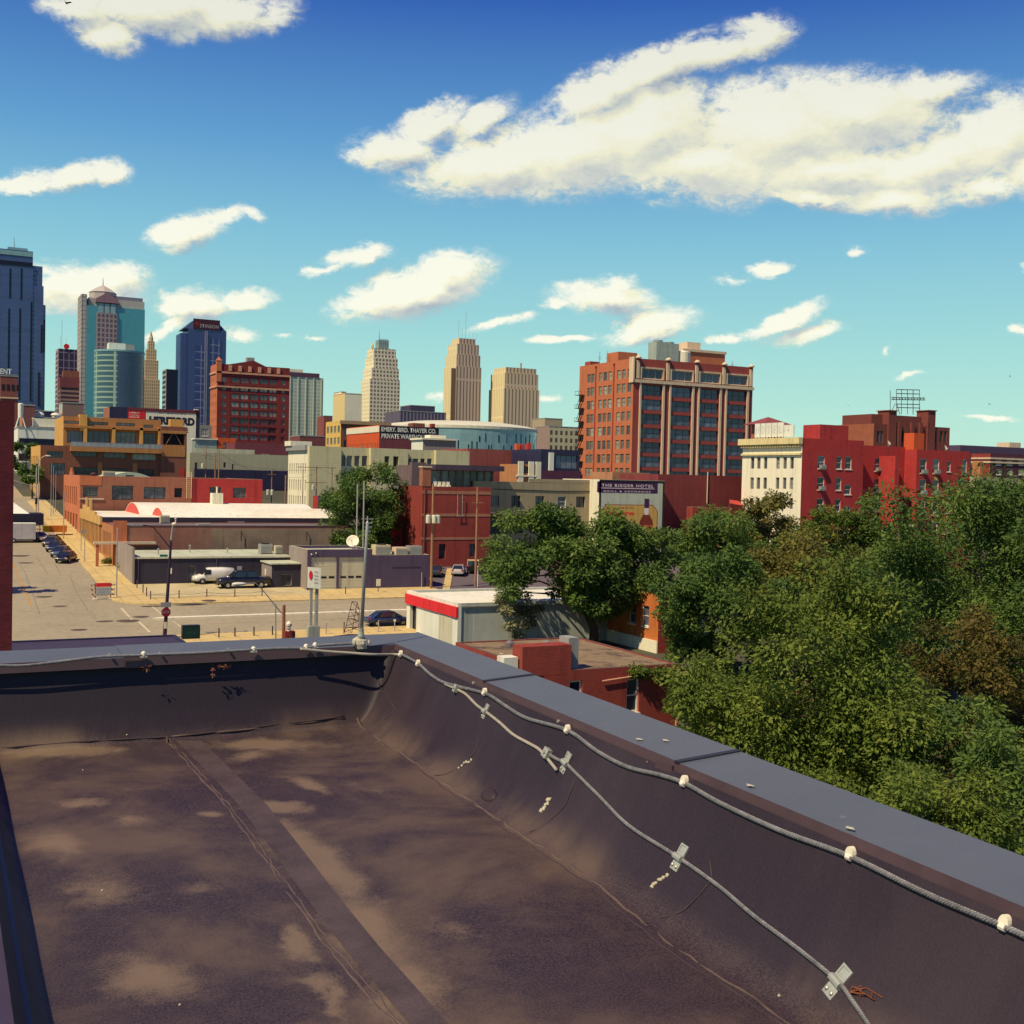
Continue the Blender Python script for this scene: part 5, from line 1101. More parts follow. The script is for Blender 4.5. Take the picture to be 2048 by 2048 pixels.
# pale art deco towers
def deco(name, label, tiers, d, mat_s, mat_w, xbase=None):
    xc0, xr0, xl0, y0 = tiers[0]
    t = Building.px(name, label, 'skyscraper', xc0, y0, xr0, xl0, d=d, z0=10); prev = 0.0
    for i, (xc, xr, xl, yt) in enumerate(tiers):
        p = at_north(xc, yt, t.n0+.8*i); pr = at_north(xr, yt, t.n0+.8*i); pl_ = at_east(xl, yt, p.x)
        x0, x1, zt = p.x-t.e0, pr.x-t.e0, p.z-t.z0; dd = max(6.0, min(pl_.y-p.y, 60))
        b = MB(); b.box(x0, x1, .8*i, .8*i+dd, prev, zt, 0, skip='w'); b.quad((x0, .8*i+dd, prev), (x0, .8*i, prev), (x0, .8*i, zt), (x0, .8*i+dd, zt), 1)
        b.obj('stepped_tier', [mat_s, mat_w], t.o, fix=False); prev = zt+.003
    return t, prev
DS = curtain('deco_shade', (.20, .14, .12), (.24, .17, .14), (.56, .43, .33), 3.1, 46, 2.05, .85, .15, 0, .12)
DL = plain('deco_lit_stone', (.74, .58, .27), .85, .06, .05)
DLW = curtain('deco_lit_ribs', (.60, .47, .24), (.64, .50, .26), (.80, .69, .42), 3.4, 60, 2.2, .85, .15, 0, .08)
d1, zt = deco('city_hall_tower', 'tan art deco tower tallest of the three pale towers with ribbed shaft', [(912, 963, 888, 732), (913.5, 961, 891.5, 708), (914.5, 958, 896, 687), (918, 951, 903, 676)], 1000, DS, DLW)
for k in range(6): antenna('small rooftop aerial number %s from the left on the tan deco tower' % ('one', 'two', 'three', 'four', 'five', 'six')[k], d1.e0+4+k*3.4, d1.n0+5, d1.z0+zt, (16, 9, 24, 8, 6, 5)[k], 0, 'aerials on the tan deco tower')
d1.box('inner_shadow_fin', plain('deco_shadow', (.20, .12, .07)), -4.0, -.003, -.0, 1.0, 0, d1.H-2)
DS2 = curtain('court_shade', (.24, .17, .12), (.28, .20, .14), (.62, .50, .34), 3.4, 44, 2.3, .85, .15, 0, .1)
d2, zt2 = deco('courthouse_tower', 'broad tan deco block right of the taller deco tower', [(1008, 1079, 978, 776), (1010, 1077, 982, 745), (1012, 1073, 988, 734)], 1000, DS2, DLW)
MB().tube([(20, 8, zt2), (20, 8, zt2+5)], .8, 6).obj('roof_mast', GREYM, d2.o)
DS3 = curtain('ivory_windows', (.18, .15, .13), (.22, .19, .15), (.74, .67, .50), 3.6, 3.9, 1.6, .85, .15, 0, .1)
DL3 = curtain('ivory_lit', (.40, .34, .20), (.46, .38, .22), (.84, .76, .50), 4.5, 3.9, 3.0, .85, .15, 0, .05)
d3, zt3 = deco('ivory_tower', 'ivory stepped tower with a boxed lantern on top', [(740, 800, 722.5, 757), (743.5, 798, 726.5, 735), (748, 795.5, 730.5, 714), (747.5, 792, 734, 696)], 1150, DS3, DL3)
lc = d3.S(770, 690)[0]; hl_ = zt3
d3.box('lantern', curtain('lantern_grid', (.22, .34, .34), (.28, .38, .36), (.16, .17, .14), 2.4, 4.5, .5, .4), lc-5, lc+5.5, 4, 14, hl_, hl_+9); MB().box(lc-4.0, lc+4.5, 3.95, 3.99, hl_+9.5, hl_+10).tube([(lc-3, 9, hl_+9), (lc-3, 9, hl_+19)], [.5, .15], 5).obj('lantern_spire', GREYM, d3.o)
for u_ in (-1.5,): MB().lathe((4, 6, hl_), [(1.2, 0), (1.2, 3), (.2, 6)], 8).obj('corner_pinnacle', DL, d3.o)
for (nm, lb, xc, yt, xr, xl, d, m_s, m_w, dep) in [
    ('pale_office_block', 'cream office block with a curved brow left of the ivory tower', 690, 787, 724, 675, 900, CREAM, DL, 30),
    ('tall_fin_block', 'slim cream slab left of the curved office block', 683, 784, 692, 675, 920, plain('fin_taupe', (.38, .28, .2)), CREAM, 20),
    ('ribbed_low_block', 'long low slate block with ribbed wall between ivory tower and tan tower', 800, 822, 892, 790, 800, curtain('slate_ribs', (.05, .045, .09), (.06, .05, .10), (.24, .20, .24), 2.6, 60, 1.0, .6), None, 30),
    ('slate_roof_block', 'dark slate block standing on the ribbed low block', 821, 811, 870, 815, 815, plain('slate_top', (.05, .045, .09)), None, 20),
    ('beige_square_window_block', 'beige block with small square windows left of the orange warehouse', 1098, 853, 1160, 1080, 800, curtain('beige_windows', (.09, .07, .06), (.11, .09, .07), (.52, .46, .29), 4.0, 5.2, 2.2, .85, .2), plain('beige_shade', (.32, .22, .19)), 20),
    ('beige_upper_block', 'taller beige block behind the small square window block', 1090, 837, 1125, 1079, 840, plain('beige_upper', (.42, .34, .22)), None, 20),
    ('low_brown_block', 'low maroon block at the foot of the pale office slab', 600, 872, 660, 585, 640, plain('maroon_row', (.20, .06, .06)), None, 20),
    ('brick_stub_block', 'small brick stub right of the pale green office slab', 648, 832, 665, 644, 1000, plain('brick_stub', (.26, .08, .07)), None, 20),
    ('grey_terrace_block', 'grey terraced office block with white balconies left of the yellow lofts', 36, 855, 112, 20, 330, WHITEW, None, 20),
    ('brown_corner_block', 'brown brick corner block under the tall glass skyscraper', 45, 811, 70, 30, 420, plain('brown_corner', (.22, .09, .08)), TBRICK, 16),
    ('navy_flat_block', 'long low navy block left of the yellow lofts', 60, 822, 125, 55, 520, NAVY, None, 16),
    ('tan_side_block', 'tan block with square windows behind the yellow loft roof', 125, 806, 168, 116, 500, plain('tan_side', (.24, .15, .13)), curtain('tan_side_windows', (.08, .05, .05), (.09, .06, .06), (.55, .42, .30), 4, 4.4, 1.8), 16),
    ('sign_letter_block', 'brown arched brick building under the white rooftop letters at the left edge', 1, 752, 36, -20, 380, plain('arched_brown', (.22, .07, .06)), None, 16),
    ('maroon_dome_block', 'maroon block with two pale domed roof vents', 70, 836, 118, 64, 400, plain('maroon_dome_wall', (.20, .05, .07)), None, 14)]:
    t = Building.px(nm, lb, 'building', xc, yt, xr, xl, d=d, z0=10, depth=dep)
    b = MB(); b.box(0, t.W, 0, t.D, 0, t.H, 0, skip='w'); b.quad((0, t.D, 0), (0, 0, 0), (0, 0, t.H), (0, t.D, t.H), 1); b.obj('wall', [m_s, m_w or m_s], t.o, fix=False)
    t.box('roof_rim', TRIM if m_s in (CREAM,) else GREYM, -.15, t.W+.15, -.15, t.D+.15, t.H+.003, t.H+.5)
    if nm == 'grey_terrace_block':
        for k in range(3): t.box('window_band', T1D if k != 1 else DARK, .3, t.W-.3, -.15, -.003, t.H-3.2-k*4.4-1.9, t.H-3.2-k*4.4+.2); t.box('balcony', WHITEW, .0, t.W, -1.2, -.16, t.H-5.6-k*4.4, t.H-5.1-k*4.4)
        t.box('roof_screen', CREAM, t.W*.4, t.W, 1, 3, t.H+.51, t.H+2.9)
    if nm == 'sign_letter_block':
        for k in range(4): t.box('arched_window', DARK, .4+k*1.5, 1.3+k*1.5, -.1, -.003, t.H-4.6, t.H-2.6)
        t.box('cornice', TRIM, -.2, t.W+.2, -.3, -.003, t.H-7.3, t.H-6.9)
        sg = t.box('sign_rail', GREYM, -3, 5.2, -.2, .1, t.H+.52, t.H+.7); lettering('ENT', 'lettering', WHITEW, sg, (-.1, -.25, t.H+.72), 3.4, 1.75, bold=.02)
    if nm == 'maroon_dome_block':
        for k in range(2): MB().lathe((1.6+k*5.3, 2, t.H+.5), [(1.3, 0), (1.3, .8), (1.7, .85), (1.2, 1.5), (.2, 1.8)], 12).obj('domed_vent', WHITEW, t.o)
wt2 = thing('roof_flue', 'tall pale flue stack on splayed legs at the left edge', 'chimney', tuple(at_depth(41, 856, 330)))
MB().lathe((0, 0, 3.0), [(.7, 0), (.75, 3.9), (.5, 4.1)], 12).obj('stack', WHITEW, wt2)
b = MB()
for sx in (-1.3, 1.3):
    for sy in (-1.0, 1.0): b.tube([(sx, sy, 0), (sx*.4, sy*.4, 3.0)], .14, 5)
b.obj('splayed_legs', WHITEW, wt2)
# arena
cA = at_depth(917, 870, 690); ar = thing('arena', 'oval glass arena with a pale roof rim', 'arena', (cA.x, cA.y, 10))
hA_ = at_depth(917, 856, 645).z-10; RA = 47.0
AG = curtain('arena_glass', (.20, .34, .36), (.15, .28, .33), (.24, .36, .38), 4.5, 5.2, .18, .14, .7, 0, .5)
b = MB(); n = 64; b.loft([[(RA*math.cos(2*math.pi*k/n), RA*math.sin(2*math.pi*k/n), z) for k in range(n)] for z in (0, hA_)]); b.obj('glass_wall', AG, ar, smooth=False)
MB().lathe((0, 0, hA_), [(RA+.4, 0), (RA+.4, 1.6), (RA*.9, 3.2), (RA*.6, 5.0), (.5, 6.2)], 64).obj('roof', plain('arena_roof', (.62, .60, .46), .7), ar)
b = MB(); random.seed(3)
for k in range(60):
    a = math.pi*(1+k/60.0)+random.uniform(-.02, .02); z = random.choice([.45, .62, .78])*hA_; x, y = (RA+.15)*math.cos(a), (RA+.15)*math.sin(a)
    t = Vector((-math.sin(a), math.cos(a), 0))*random.uniform(.2, .45); p = Vector((x, y, z)); h_ = random.uniform(3, 6)
    b.poly([p-t, p+t, p+t+Vector((0, 0, h_)), p-t+Vector((0, 0, h_))])
b.obj('glass_slots', T1D, ar, fix=False)['kind'] = 'stuff'
# ---------------------------------------------------------------- south side of the cross street
Xb = Building('tyre_shop', 'white single storey shop with a red fascia band', 'building', 42.5, 95.5, 30.0, 12.6, -.4, 4.05)
hX = [('w', .9, .4, 1.7, 3.0, 'dark'), ('w', 8.6, .4, 3.0, 2.6, 'small')]
Xb.shell(BLUEW, wall_w=WHITEW, roof=ROOFW, holes=hX[:1], parapet=.25, top=ROOFW)  # south wall is white too; its blue shade is put into the colour
MB().box(-.18, -.003, -.15, 12.7, 3.15, 4.12).obj('red_fascia', REDSIGN, Xb.o); MB().box(-.05, -.003, 1.1, 4.2, .4, 3.0).obj('garage_door', DOOR, Xb.o)
Xb.box('corner_trim', WHITEW, -.02, .35, -.12, -.003, .0, 4.3); Xb.box('wall_patch', plain('light_blue_patch', (.50, .53, .48)), 1.6, 29, -.02, -.003, .4, 3.3)
for px_ in (1.2, 2.6): pass
yz = at_north(1200, 1337, 55.7).z; yn = at_height(1190, 1277, yz-.2).y; ye = at_north(1357, 1345, 55.7).x; yw = at_height(872, 1277, yz-.2).x
Yb = Building('corner_brick_building', 'single storey red brick building with a gravel roof below the parapet', 'building', yw, 55.7, ye-yw, yn-55.7, -.5, yz)
hY = [Yb.hs(1139, 1362, 1164, 1420, 'sash'), Yb.hs(1254, 1358, 1277.5, 1424, 'sash')]
OLDB = brick('old_red_brick', (.31, .046, .032), (.24, .034, .028), (.30, .09, .065), .24, .08, .012, .3, .4, stain=(.24, .05, .04))
ROOFT2 = plain('tar_gravel_roof', (.24, .17, .095), .95, .35, 1.3, stain=(.07, .05, .04), bump=.5)
Yb.shell(OLDB, roof=ROOFT2, holes=hY, parapet=.07, th=.22, top=plain('old_coping', (.13, .07, .05)))
ua, ub = Yb.S(1045, 1300)[0], Yb.S(1143, 1300)[0]; vt_ = Yb.S(1090, 1292)[1]
Yb.box('raised_parapet', OLDB, ua, ub, -.004, 1.2, Yb.H-.2, vt_)
Yb.box('white_vent_box', WHITEW, ua-.95, ua-.1, .3, 1.2, Yb.H-.28, Yb.H+.85); Yb.box('white_vent_box', GREYM, ub+.1, ub+.75, .5, 1.6, Yb.H-.28, vt_+.3)
MB().tube([(ub+2.0, -.12, Yb.H-.7), (ub+4, -.12, Yb.H-.55), (ub+8, -.12, Yb.H-.5)], .045, 6).obj('wall_pipe', PINK, Yb.o)
Yb.box('corner_pipe', PINK, Yb.W-.15, Yb.W+.02, -.12, -.003, 0, Yb.H-1.6)
MB().lathe((Yb.W*.45, Yb.D*.6, Yb.H-.07), [(.12, 0), (.12, .5), (.22, .52), (.22, .62)], 8).obj('roof_vent', GREYM, Yb.o); MB().lathe((Yb.W*.3, Yb.D*.8, Yb.H-.07), [(.3, 0), (.3, .25), (.1, .4)], 10).obj('roof_vent', ROOFD, Yb.o)
MB().lathe((8.0, 7.0, Xb.H-.25), [(.09, 0), (.09, .6), (.15, .62), (.15, .72)], 8).obj('roof_vent', GREYM, Xb.o); Xb.box('gutter', GREYM, .4, 30.0, -.16, -.003, 4.08, 4.2)
Zb = Building.px('orange_brick_house', 'sunlit orange brick building half hidden by the street trees', 'building', 1318, 1188, 1400, 1213, d=104, z0=-.4)
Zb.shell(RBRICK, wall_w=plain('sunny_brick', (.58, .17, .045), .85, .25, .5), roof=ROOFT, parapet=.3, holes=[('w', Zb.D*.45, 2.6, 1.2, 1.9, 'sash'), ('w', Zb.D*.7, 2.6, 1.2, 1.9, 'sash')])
MB().box(-.12, -.003, 0, Zb.D, 0, 1.5).obj('stone_base', CREAM, Zb.o)
Fd = Building('dark_annex_roof', 'low dark blue flat roof just beyond the far parapet', 'building', -14, 84.0, 33.2, 21.0, -.3, .9)
Fd.shell(NAVY, roof=plain('ink_roof', (.045, .035, .075), .85), parapet=.12)
Lw = Building('left_brick_wall', 'tall dark red brick building cropped by the left edge', 'building', -26, 40.0, 28.2, 30.0, -.2, 17.55)
Lw.shell(DBRICK, roof=ROOFD, parapet=.4)
MB().box(0, .55, -.7, .0, 0, 2.1).box(-.02, .57, -.72, .02, 2.1, 2.16).obj('wall_cabinet', plain('brown_sign_box', (.07, .02, .025)), None, (2.2, 43.0, 4.85))
tag(S.objects['wall_cabinet'], 'dark box sign projecting from the corner of the left brick building', 'sign')
# ---------------------------------------------------------------- trees
def leaf_mat(name, c_dark, c_mid, c_light):
    m, t, b = _start(name, .6, 0.0, .15); nt = t
    at = t.node('ShaderNodeAttribute', attribute_name='tint'); geo = t.node('ShaderNodeNewGeometry')
    v = t.math('ADD', t.math('MULTIPLY', at.outputs['Fac'], .6), t.math('MULTIPLY', geo.outputs['Random Per Island'], .4), clamp=True)
    r = t.ramp(v, [(0.0, c_dark), (.5, c_mid), (1.0, c_light)])
    t.put(b, 'Base Color', r.outputs[0])
    tr = t.node('ShaderNodeBsdfTranslucent', {0: r.outputs[0]}); mx = t.node('ShaderNodeMixShader', {0: .28})
    out = [n for n in t.n if n.type == 'OUTPUT_MATERIAL'][0]
    t.l.new(b.outputs[0], mx.inputs[1]); t.l.new(tr.outputs[0], mx.inputs[2]); t.l.new(mx.outputs[0], out.inputs[0]); return m
LEAF_A = leaf_mat('leaf_bright', (.06, .105, .020), (.135, .19, .032), (.24, .27, .045))
LEAF_B = leaf_mat('leaf_deep', (.05, .105, .028), (.105, .175, .038), (.19, .25, .048))
LEAF_C = leaf_mat('leaf_olive', (.075, .075, .022), (.16, .15, .032), (.27, .24, .05))
LEAF_D = leaf_mat('leaf_rusty', (.05, .05, .015), (.12, .10, .024), (.20, .145, .036))
BARK = plain('bark', (.085, .06, .045), .95, .3, 2.0)
def np_leaves(name, cent, rad, counts, size, mat, rng, droop=.35, parent=None, flat=.75):
    tot = int(sum(counts)); idx = np.repeat(np.arange(len(cent)), counts)
    d = rng.normal(size=(tot, 3)); d /= np.linalg.norm(d, axis=1)[:, None]
    rr = rng.random(tot)**.36
    P = cent[idx] + d*rr[:, None]*rad[idx][:, None]*np.array([1, 1, flat])
    ax = d*np.array([1, 1, .4]) + rng.normal(size=(tot, 3))*.55 + np.array([0, 0, -droop]); ax /= np.linalg.norm(ax, axis=1)[:, None]
    nn = rng.normal(size=(tot, 3))*.45 + d*1.0 + np.array([0, 0, .35]); s = np.cross(ax, nn); s /= (np.linalg.norm(s, axis=1)[:, None]+1e-9)
    L = size*np.clip(rng.lognormal(0, .38, tot), .4, 2.0)[:, None]; Wd = L*.42
    V = np.empty((tot, 4, 3)); V[:, 0] = P; V[:, 1] = P+ax*L*.5+s*Wd*.5; V[:, 2] = P+ax*L; V[:, 3] = P+ax*L*.5-s*Wd*.5
    me = bpy.data.meshes.new(name); me.vertices.add(tot*4); me.vertices.foreach_set('co', V.reshape(-1).astype(np.float32))
    me.loops.add(tot*4); me.loops.foreach_set('vertex_index', np.arange(tot*4, dtype=np.int32))
    me.polygons.add(tot); me.polygons.foreach_set('loop_start', np.arange(0, tot*4, 4, dtype=np.int32))
    try: me.polygons.foreach_set('loop_total', np.full(tot, 4, dtype=np.int32))
    except Exception: pass
    tint = np.clip(rng.random(len(cent))[idx]*.9 + rng.normal(size=tot)*.08, 0, 1)
    a = me.attributes.new('tint', 'FLOAT', 'POINT'); a.data.foreach_set('value', np.repeat(tint, 4).astype(np.float32))
    me.materials.append(mat); me.update(); me.validate(); return me
def tree(name, label, base, h, rx, crown_base, mat, seed, leaves, size, trunk_r=.28, lean=(0, 0), group=None, n_cl=70, ry=None, stems=1, gap=1.0):
    rng = np.random.default_rng(seed); rnd = random.Random(seed)
    rx *= .88; ry = ry*.88 if ry else None
    o = thing(name, label, 'tree', tuple(base), 0, group); ry = ry or rx
    cz = (crown_base+h)/2; rz = (h-crown_base)/2; C = []
    ph = rng.random(3)*6.28
    while len(C) < n_cl:
        q = rng.uniform(-1, 1, 3); r_ = np.linalg.norm(q)
        az_ = math.atan2(q[1], q[0]); lim = 1+.16*math.sin(3*az_+ph[0])+.10*math.sin(5*az_+ph[1]+2*q[2])
        if r_ > lim or r_ < .34: continue
        if rng.random() > .25+.75*(r_/lim)**1.5: continue
        C.append((q[0]*rx+lean[0]*(q[2]+1)*.5, q[1]*ry+lean[1]*(q[2]+1)*.5, cz+q[2]*rz*(.9 if q[2] > 0 else 1)))
    nb_ = max(8, n_cl//(5 if n_cl > 150 else 3)); Bc = np.array(C[:nb_]); ctr = np.array([lean[0]*.5, lean[1]*.5, cz])
    C = []
    for k in range(n_cl):
        bc = Bc[k % nb_]; out = (bc-ctr)/np.array([rx, ry, rz]); out = out/(np.linalg.norm(out)+1e-6)
        C.append(bc + rng.normal(size=3)*np.array([.13*rx, .13*ry, .12*rz]) + out*np.array([rx, ry, rz])*rng.uniform(-.12, .10))
    C = np.array(C); R = rng.uniform(.13, .25, n_cl)*min(rx, rz*1.2)*gap
    w_ = R**2.2; cnt = np.maximum(20, (leaves*w_/w_.sum()).astype(int))
    put('crown', np_leaves('crown', C, R, cnt, size, mat, rng), o)
    b = MB()
    for sidx in range(stems):
        off = (rnd.uniform(-.5, .5)*(stems > 1), rnd.uniform(-.5, .5)*(stems > 1))
        top = (lean[0]*.5+off[0]*3, lean[1]*.5+off[1]*3, cz+rz*.15)
        trunk = [(off[0], off[1], -.3), (off[0]*1.2+.06, off[1]*1.2, crown_base*.5), (off[0]*1.6+lean[0]*.2, off[1]*1.6+lean[1]*.2, crown_base*1.05), top]
        b.tube(trunk, [trunk_r*1.25, trunk_r, trunk_r*.8, trunk_r*.35], 8)
        for k in range(sidx, n_cl, max(1, n_cl//26)):
            c = Vector(C[k]); t = rnd.uniform(.35, 1.0); p0 = Vector(trunk[2]).lerp(Vector(trunk[3]), t if c.z > cz-rz*.3 else t*.3)
            mid = p0.lerp(c, .5)+Vector((rnd.uniform(-.3, .3), rnd.uniform(-.3, .3), rnd.uniform(0, .5)))
            b.tube([p0, mid, c], [trunk_r*.32, trunk_r*.2, .02], 5, cap=False)
    b.obj('trunk', BARK, o, smooth=True); return o
def on_z(px, py, d): p = at_depth(px, py, d); return Vector((p.x, p.y, zg(p.y)))
tree('locust_tree', 'broad green tree with dark forked trunk behind the gravel roof', (55.4, 92.4, 0.0), 12.6, 9.6, 3.2, LEAF_B, 71, 80000, .32, .40, n_cl=160, stems=2, ry=5.6, gap=1.15, lean=(-3.0, 1.6))
tree('locust_tree', 'round green tree in front of the cream four storey building', on_z(723, 1000, 168), 13.8, 6.2, .4, LEAF_B, 12, 44000, .36, .3, n_cl=130, gap=1.25)
tree('locust_tree', 'large bright green tree nearest to the right parapet', on_z(1610, 1380, 52), 11.4, 6.4, .6, LEAF_A, 13, 85000, .19, .3, n_cl=230, ry=5.4)
tree('locust_tree', 'tall deep green tree cropped by the right edge', on_z(2010, 1200, 80), 16.8, 8.8, 1.0, LEAF_B, 14, 130000, .25, .36, n_cl=150, gap=1.35)
tree('locust_tree', 'pale loose tree in front of the cream hotel front', on_z(1548, 1050, 140), 13.0, 6.0, 2.0, LEAF_C, 15, 24000, .34, .25, n_cl=90, gap=.95)
tree('locust_tree', 'upright olive tree in front of the red hotel corner', on_z(1672, 1080, 128), 13.2, 6.4, 1.5, LEAF_A, 16, 40000, .32, .25, n_cl=95, gap=1.1)
tree('locust_tree', 'dark green tree left of the cream hotel front', on_z(1440, 1100, 130), 12.0, 7.6, 1.0, LEAF_B, 17, 42000, .34, .25, n_cl=95, gap=1.15)
tree('locust_tree', 'mid green tree between the locust and the large bright tree', on_z(1425, 1180, 92), 9.8, 5.4, .6, LEAF_B, 18, 44000, .28, .25, n_cl=110, gap=1.1)
tree('locust_tree', 'rusty brown leaved tree at the right behind the bright tree', on_z(1945, 1330, 60), 9.6, 4.2, .5, LEAF_D, 19, 26000, .19, .2, n_cl=110, gap=.9)
tree('locust_tree', 'low dark tree in the bottom right corner beyond the parapet', on_z(1800, 1560, 41), 6.0, 4.4, .3, LEAF_A, 20, 36000, .16, .2, n_cl=130)
tree('locust_tree', 'shaded tree below the rusty one at the right edge', on_z(2010, 1500, 48), 7.2, 4.0, .3, LEAF_B, 26, 28000, .18, .2, n_cl=110)
tree('locust_tree', 'low olive tree at the foot of the red hotel court', on_z(1620, 1150, 105), 10.2, 7.0, .8, LEAF_C, 21, 40000, .29, .25, n_cl=100, gap=1.1)
tree('locust_tree', 'green tree filling the gap beside the court lamp post', on_z(1770, 1190, 98), 8.8, 6.8, .6, LEAF_B, 22, 42000, .28, .25, n_cl=100, gap=1.1)
tree('locust_tree', 'low green tree right of the gravel roof beside the ivy', on_z(1455, 1350, 64), 5.6, 3.2, .3, LEAF_A, 27, 20000, .21, .2, n_cl=80)
tree('street_tree', 'leafy street tree hidden behind the left brick wall, its shadow lying across the road', (1.6, 135.5, zg(135.5)), 15.5, 3.3, 4.5, LEAF_B, 51, 7000, .4, .22, n_cl=30)
tree('street_tree', 'small street tree nearer the umbrella tent on the side street', on_z(64, 1000, 248), 7.5, 3.2, 2.2, LEAF_B, 23, 5000, .5, .16, n_cl=26, group='street trees by the side street')
tree('street_tree', 'farther street tree under the traffic signal arm', on_z(52, 985, 300), 11, 4.2, 2.4, LEAF_B, 24, 5000, .6, .18, n_cl=26, group='street trees by the side street')
tree('street_tree', 'dark street tree behind the thin poles at the corner', on_z(108, 985, 262), 6.6, 3.2, 1.0, LEAF_B, 25, 4000, .5, .16, n_cl=24, group='street trees by the side street')
def bush(name, label, loc, rx, h, mat, seed, leaves, size, cat='bush'):
    rng = np.random.default_rng(seed); o = thing(name, label, cat, tuple(loc))
    C = rng.uniform(-1, 1, (16, 3))*np.array([rx, rx*.7, h*.35])+np.array([0, 0, h*.5]); R = rng.uniform(.3, .5, 16)*min(rx, h)
    put('foliage', np_leaves('foliage', C, R, np.full(16, leaves//16), size, mat, rng), o)
    MB().tube([(0, 0, -.1), (.05, 0, h*.6)], [.06, .03], 6).obj('stem', BARK, o); return o
bush('flowering_shrub', 'white flecked shrub against the blue shaded shop wall', tuple(at_north(1040, 1262, 93.8).to_2d())+(0.0,), 1.6, 6.0, leaf_mat('leaf_pale', (.10, .12, .05), (.24, .24, .12), (.62, .58, .38)), 31, 5200, .24)
bush('bush', 'green bush between the brick hall and the charcoal shop', (22.6, 152.8, 2.7), 1.5, 1.5, LEAF_A, 32, 1500, .25)
bush('flower_bed', 'low planter of flowers along the brick hall front', (20.4, 159.5, 3.0), .7, 1.0, LEAF_C, 33, 900, .2)
rng = np.random.default_rng(41); iv = thing('ivy', 'bright green ivy hanging over the gravel roof edge', 'ivy', (0, 0, 0))
p0 = at_north(1255, 1338, 55.6); p1 = at_north(1350, 1345, 55.6); C = np.array([[p0.x+(p1.x-p0.x)*t, 55.55+rng.uniform(-.15, .6), p0.z+(p1.z-p0.z)*t+rng.uniform(-.25, .2)-.1] for t in rng.random(34)])
put('foliage', np_leaves('foliage', C, np.full(34, .38), np.full(34, 170), .15, LEAF_A, rng, droop=.9), iv)
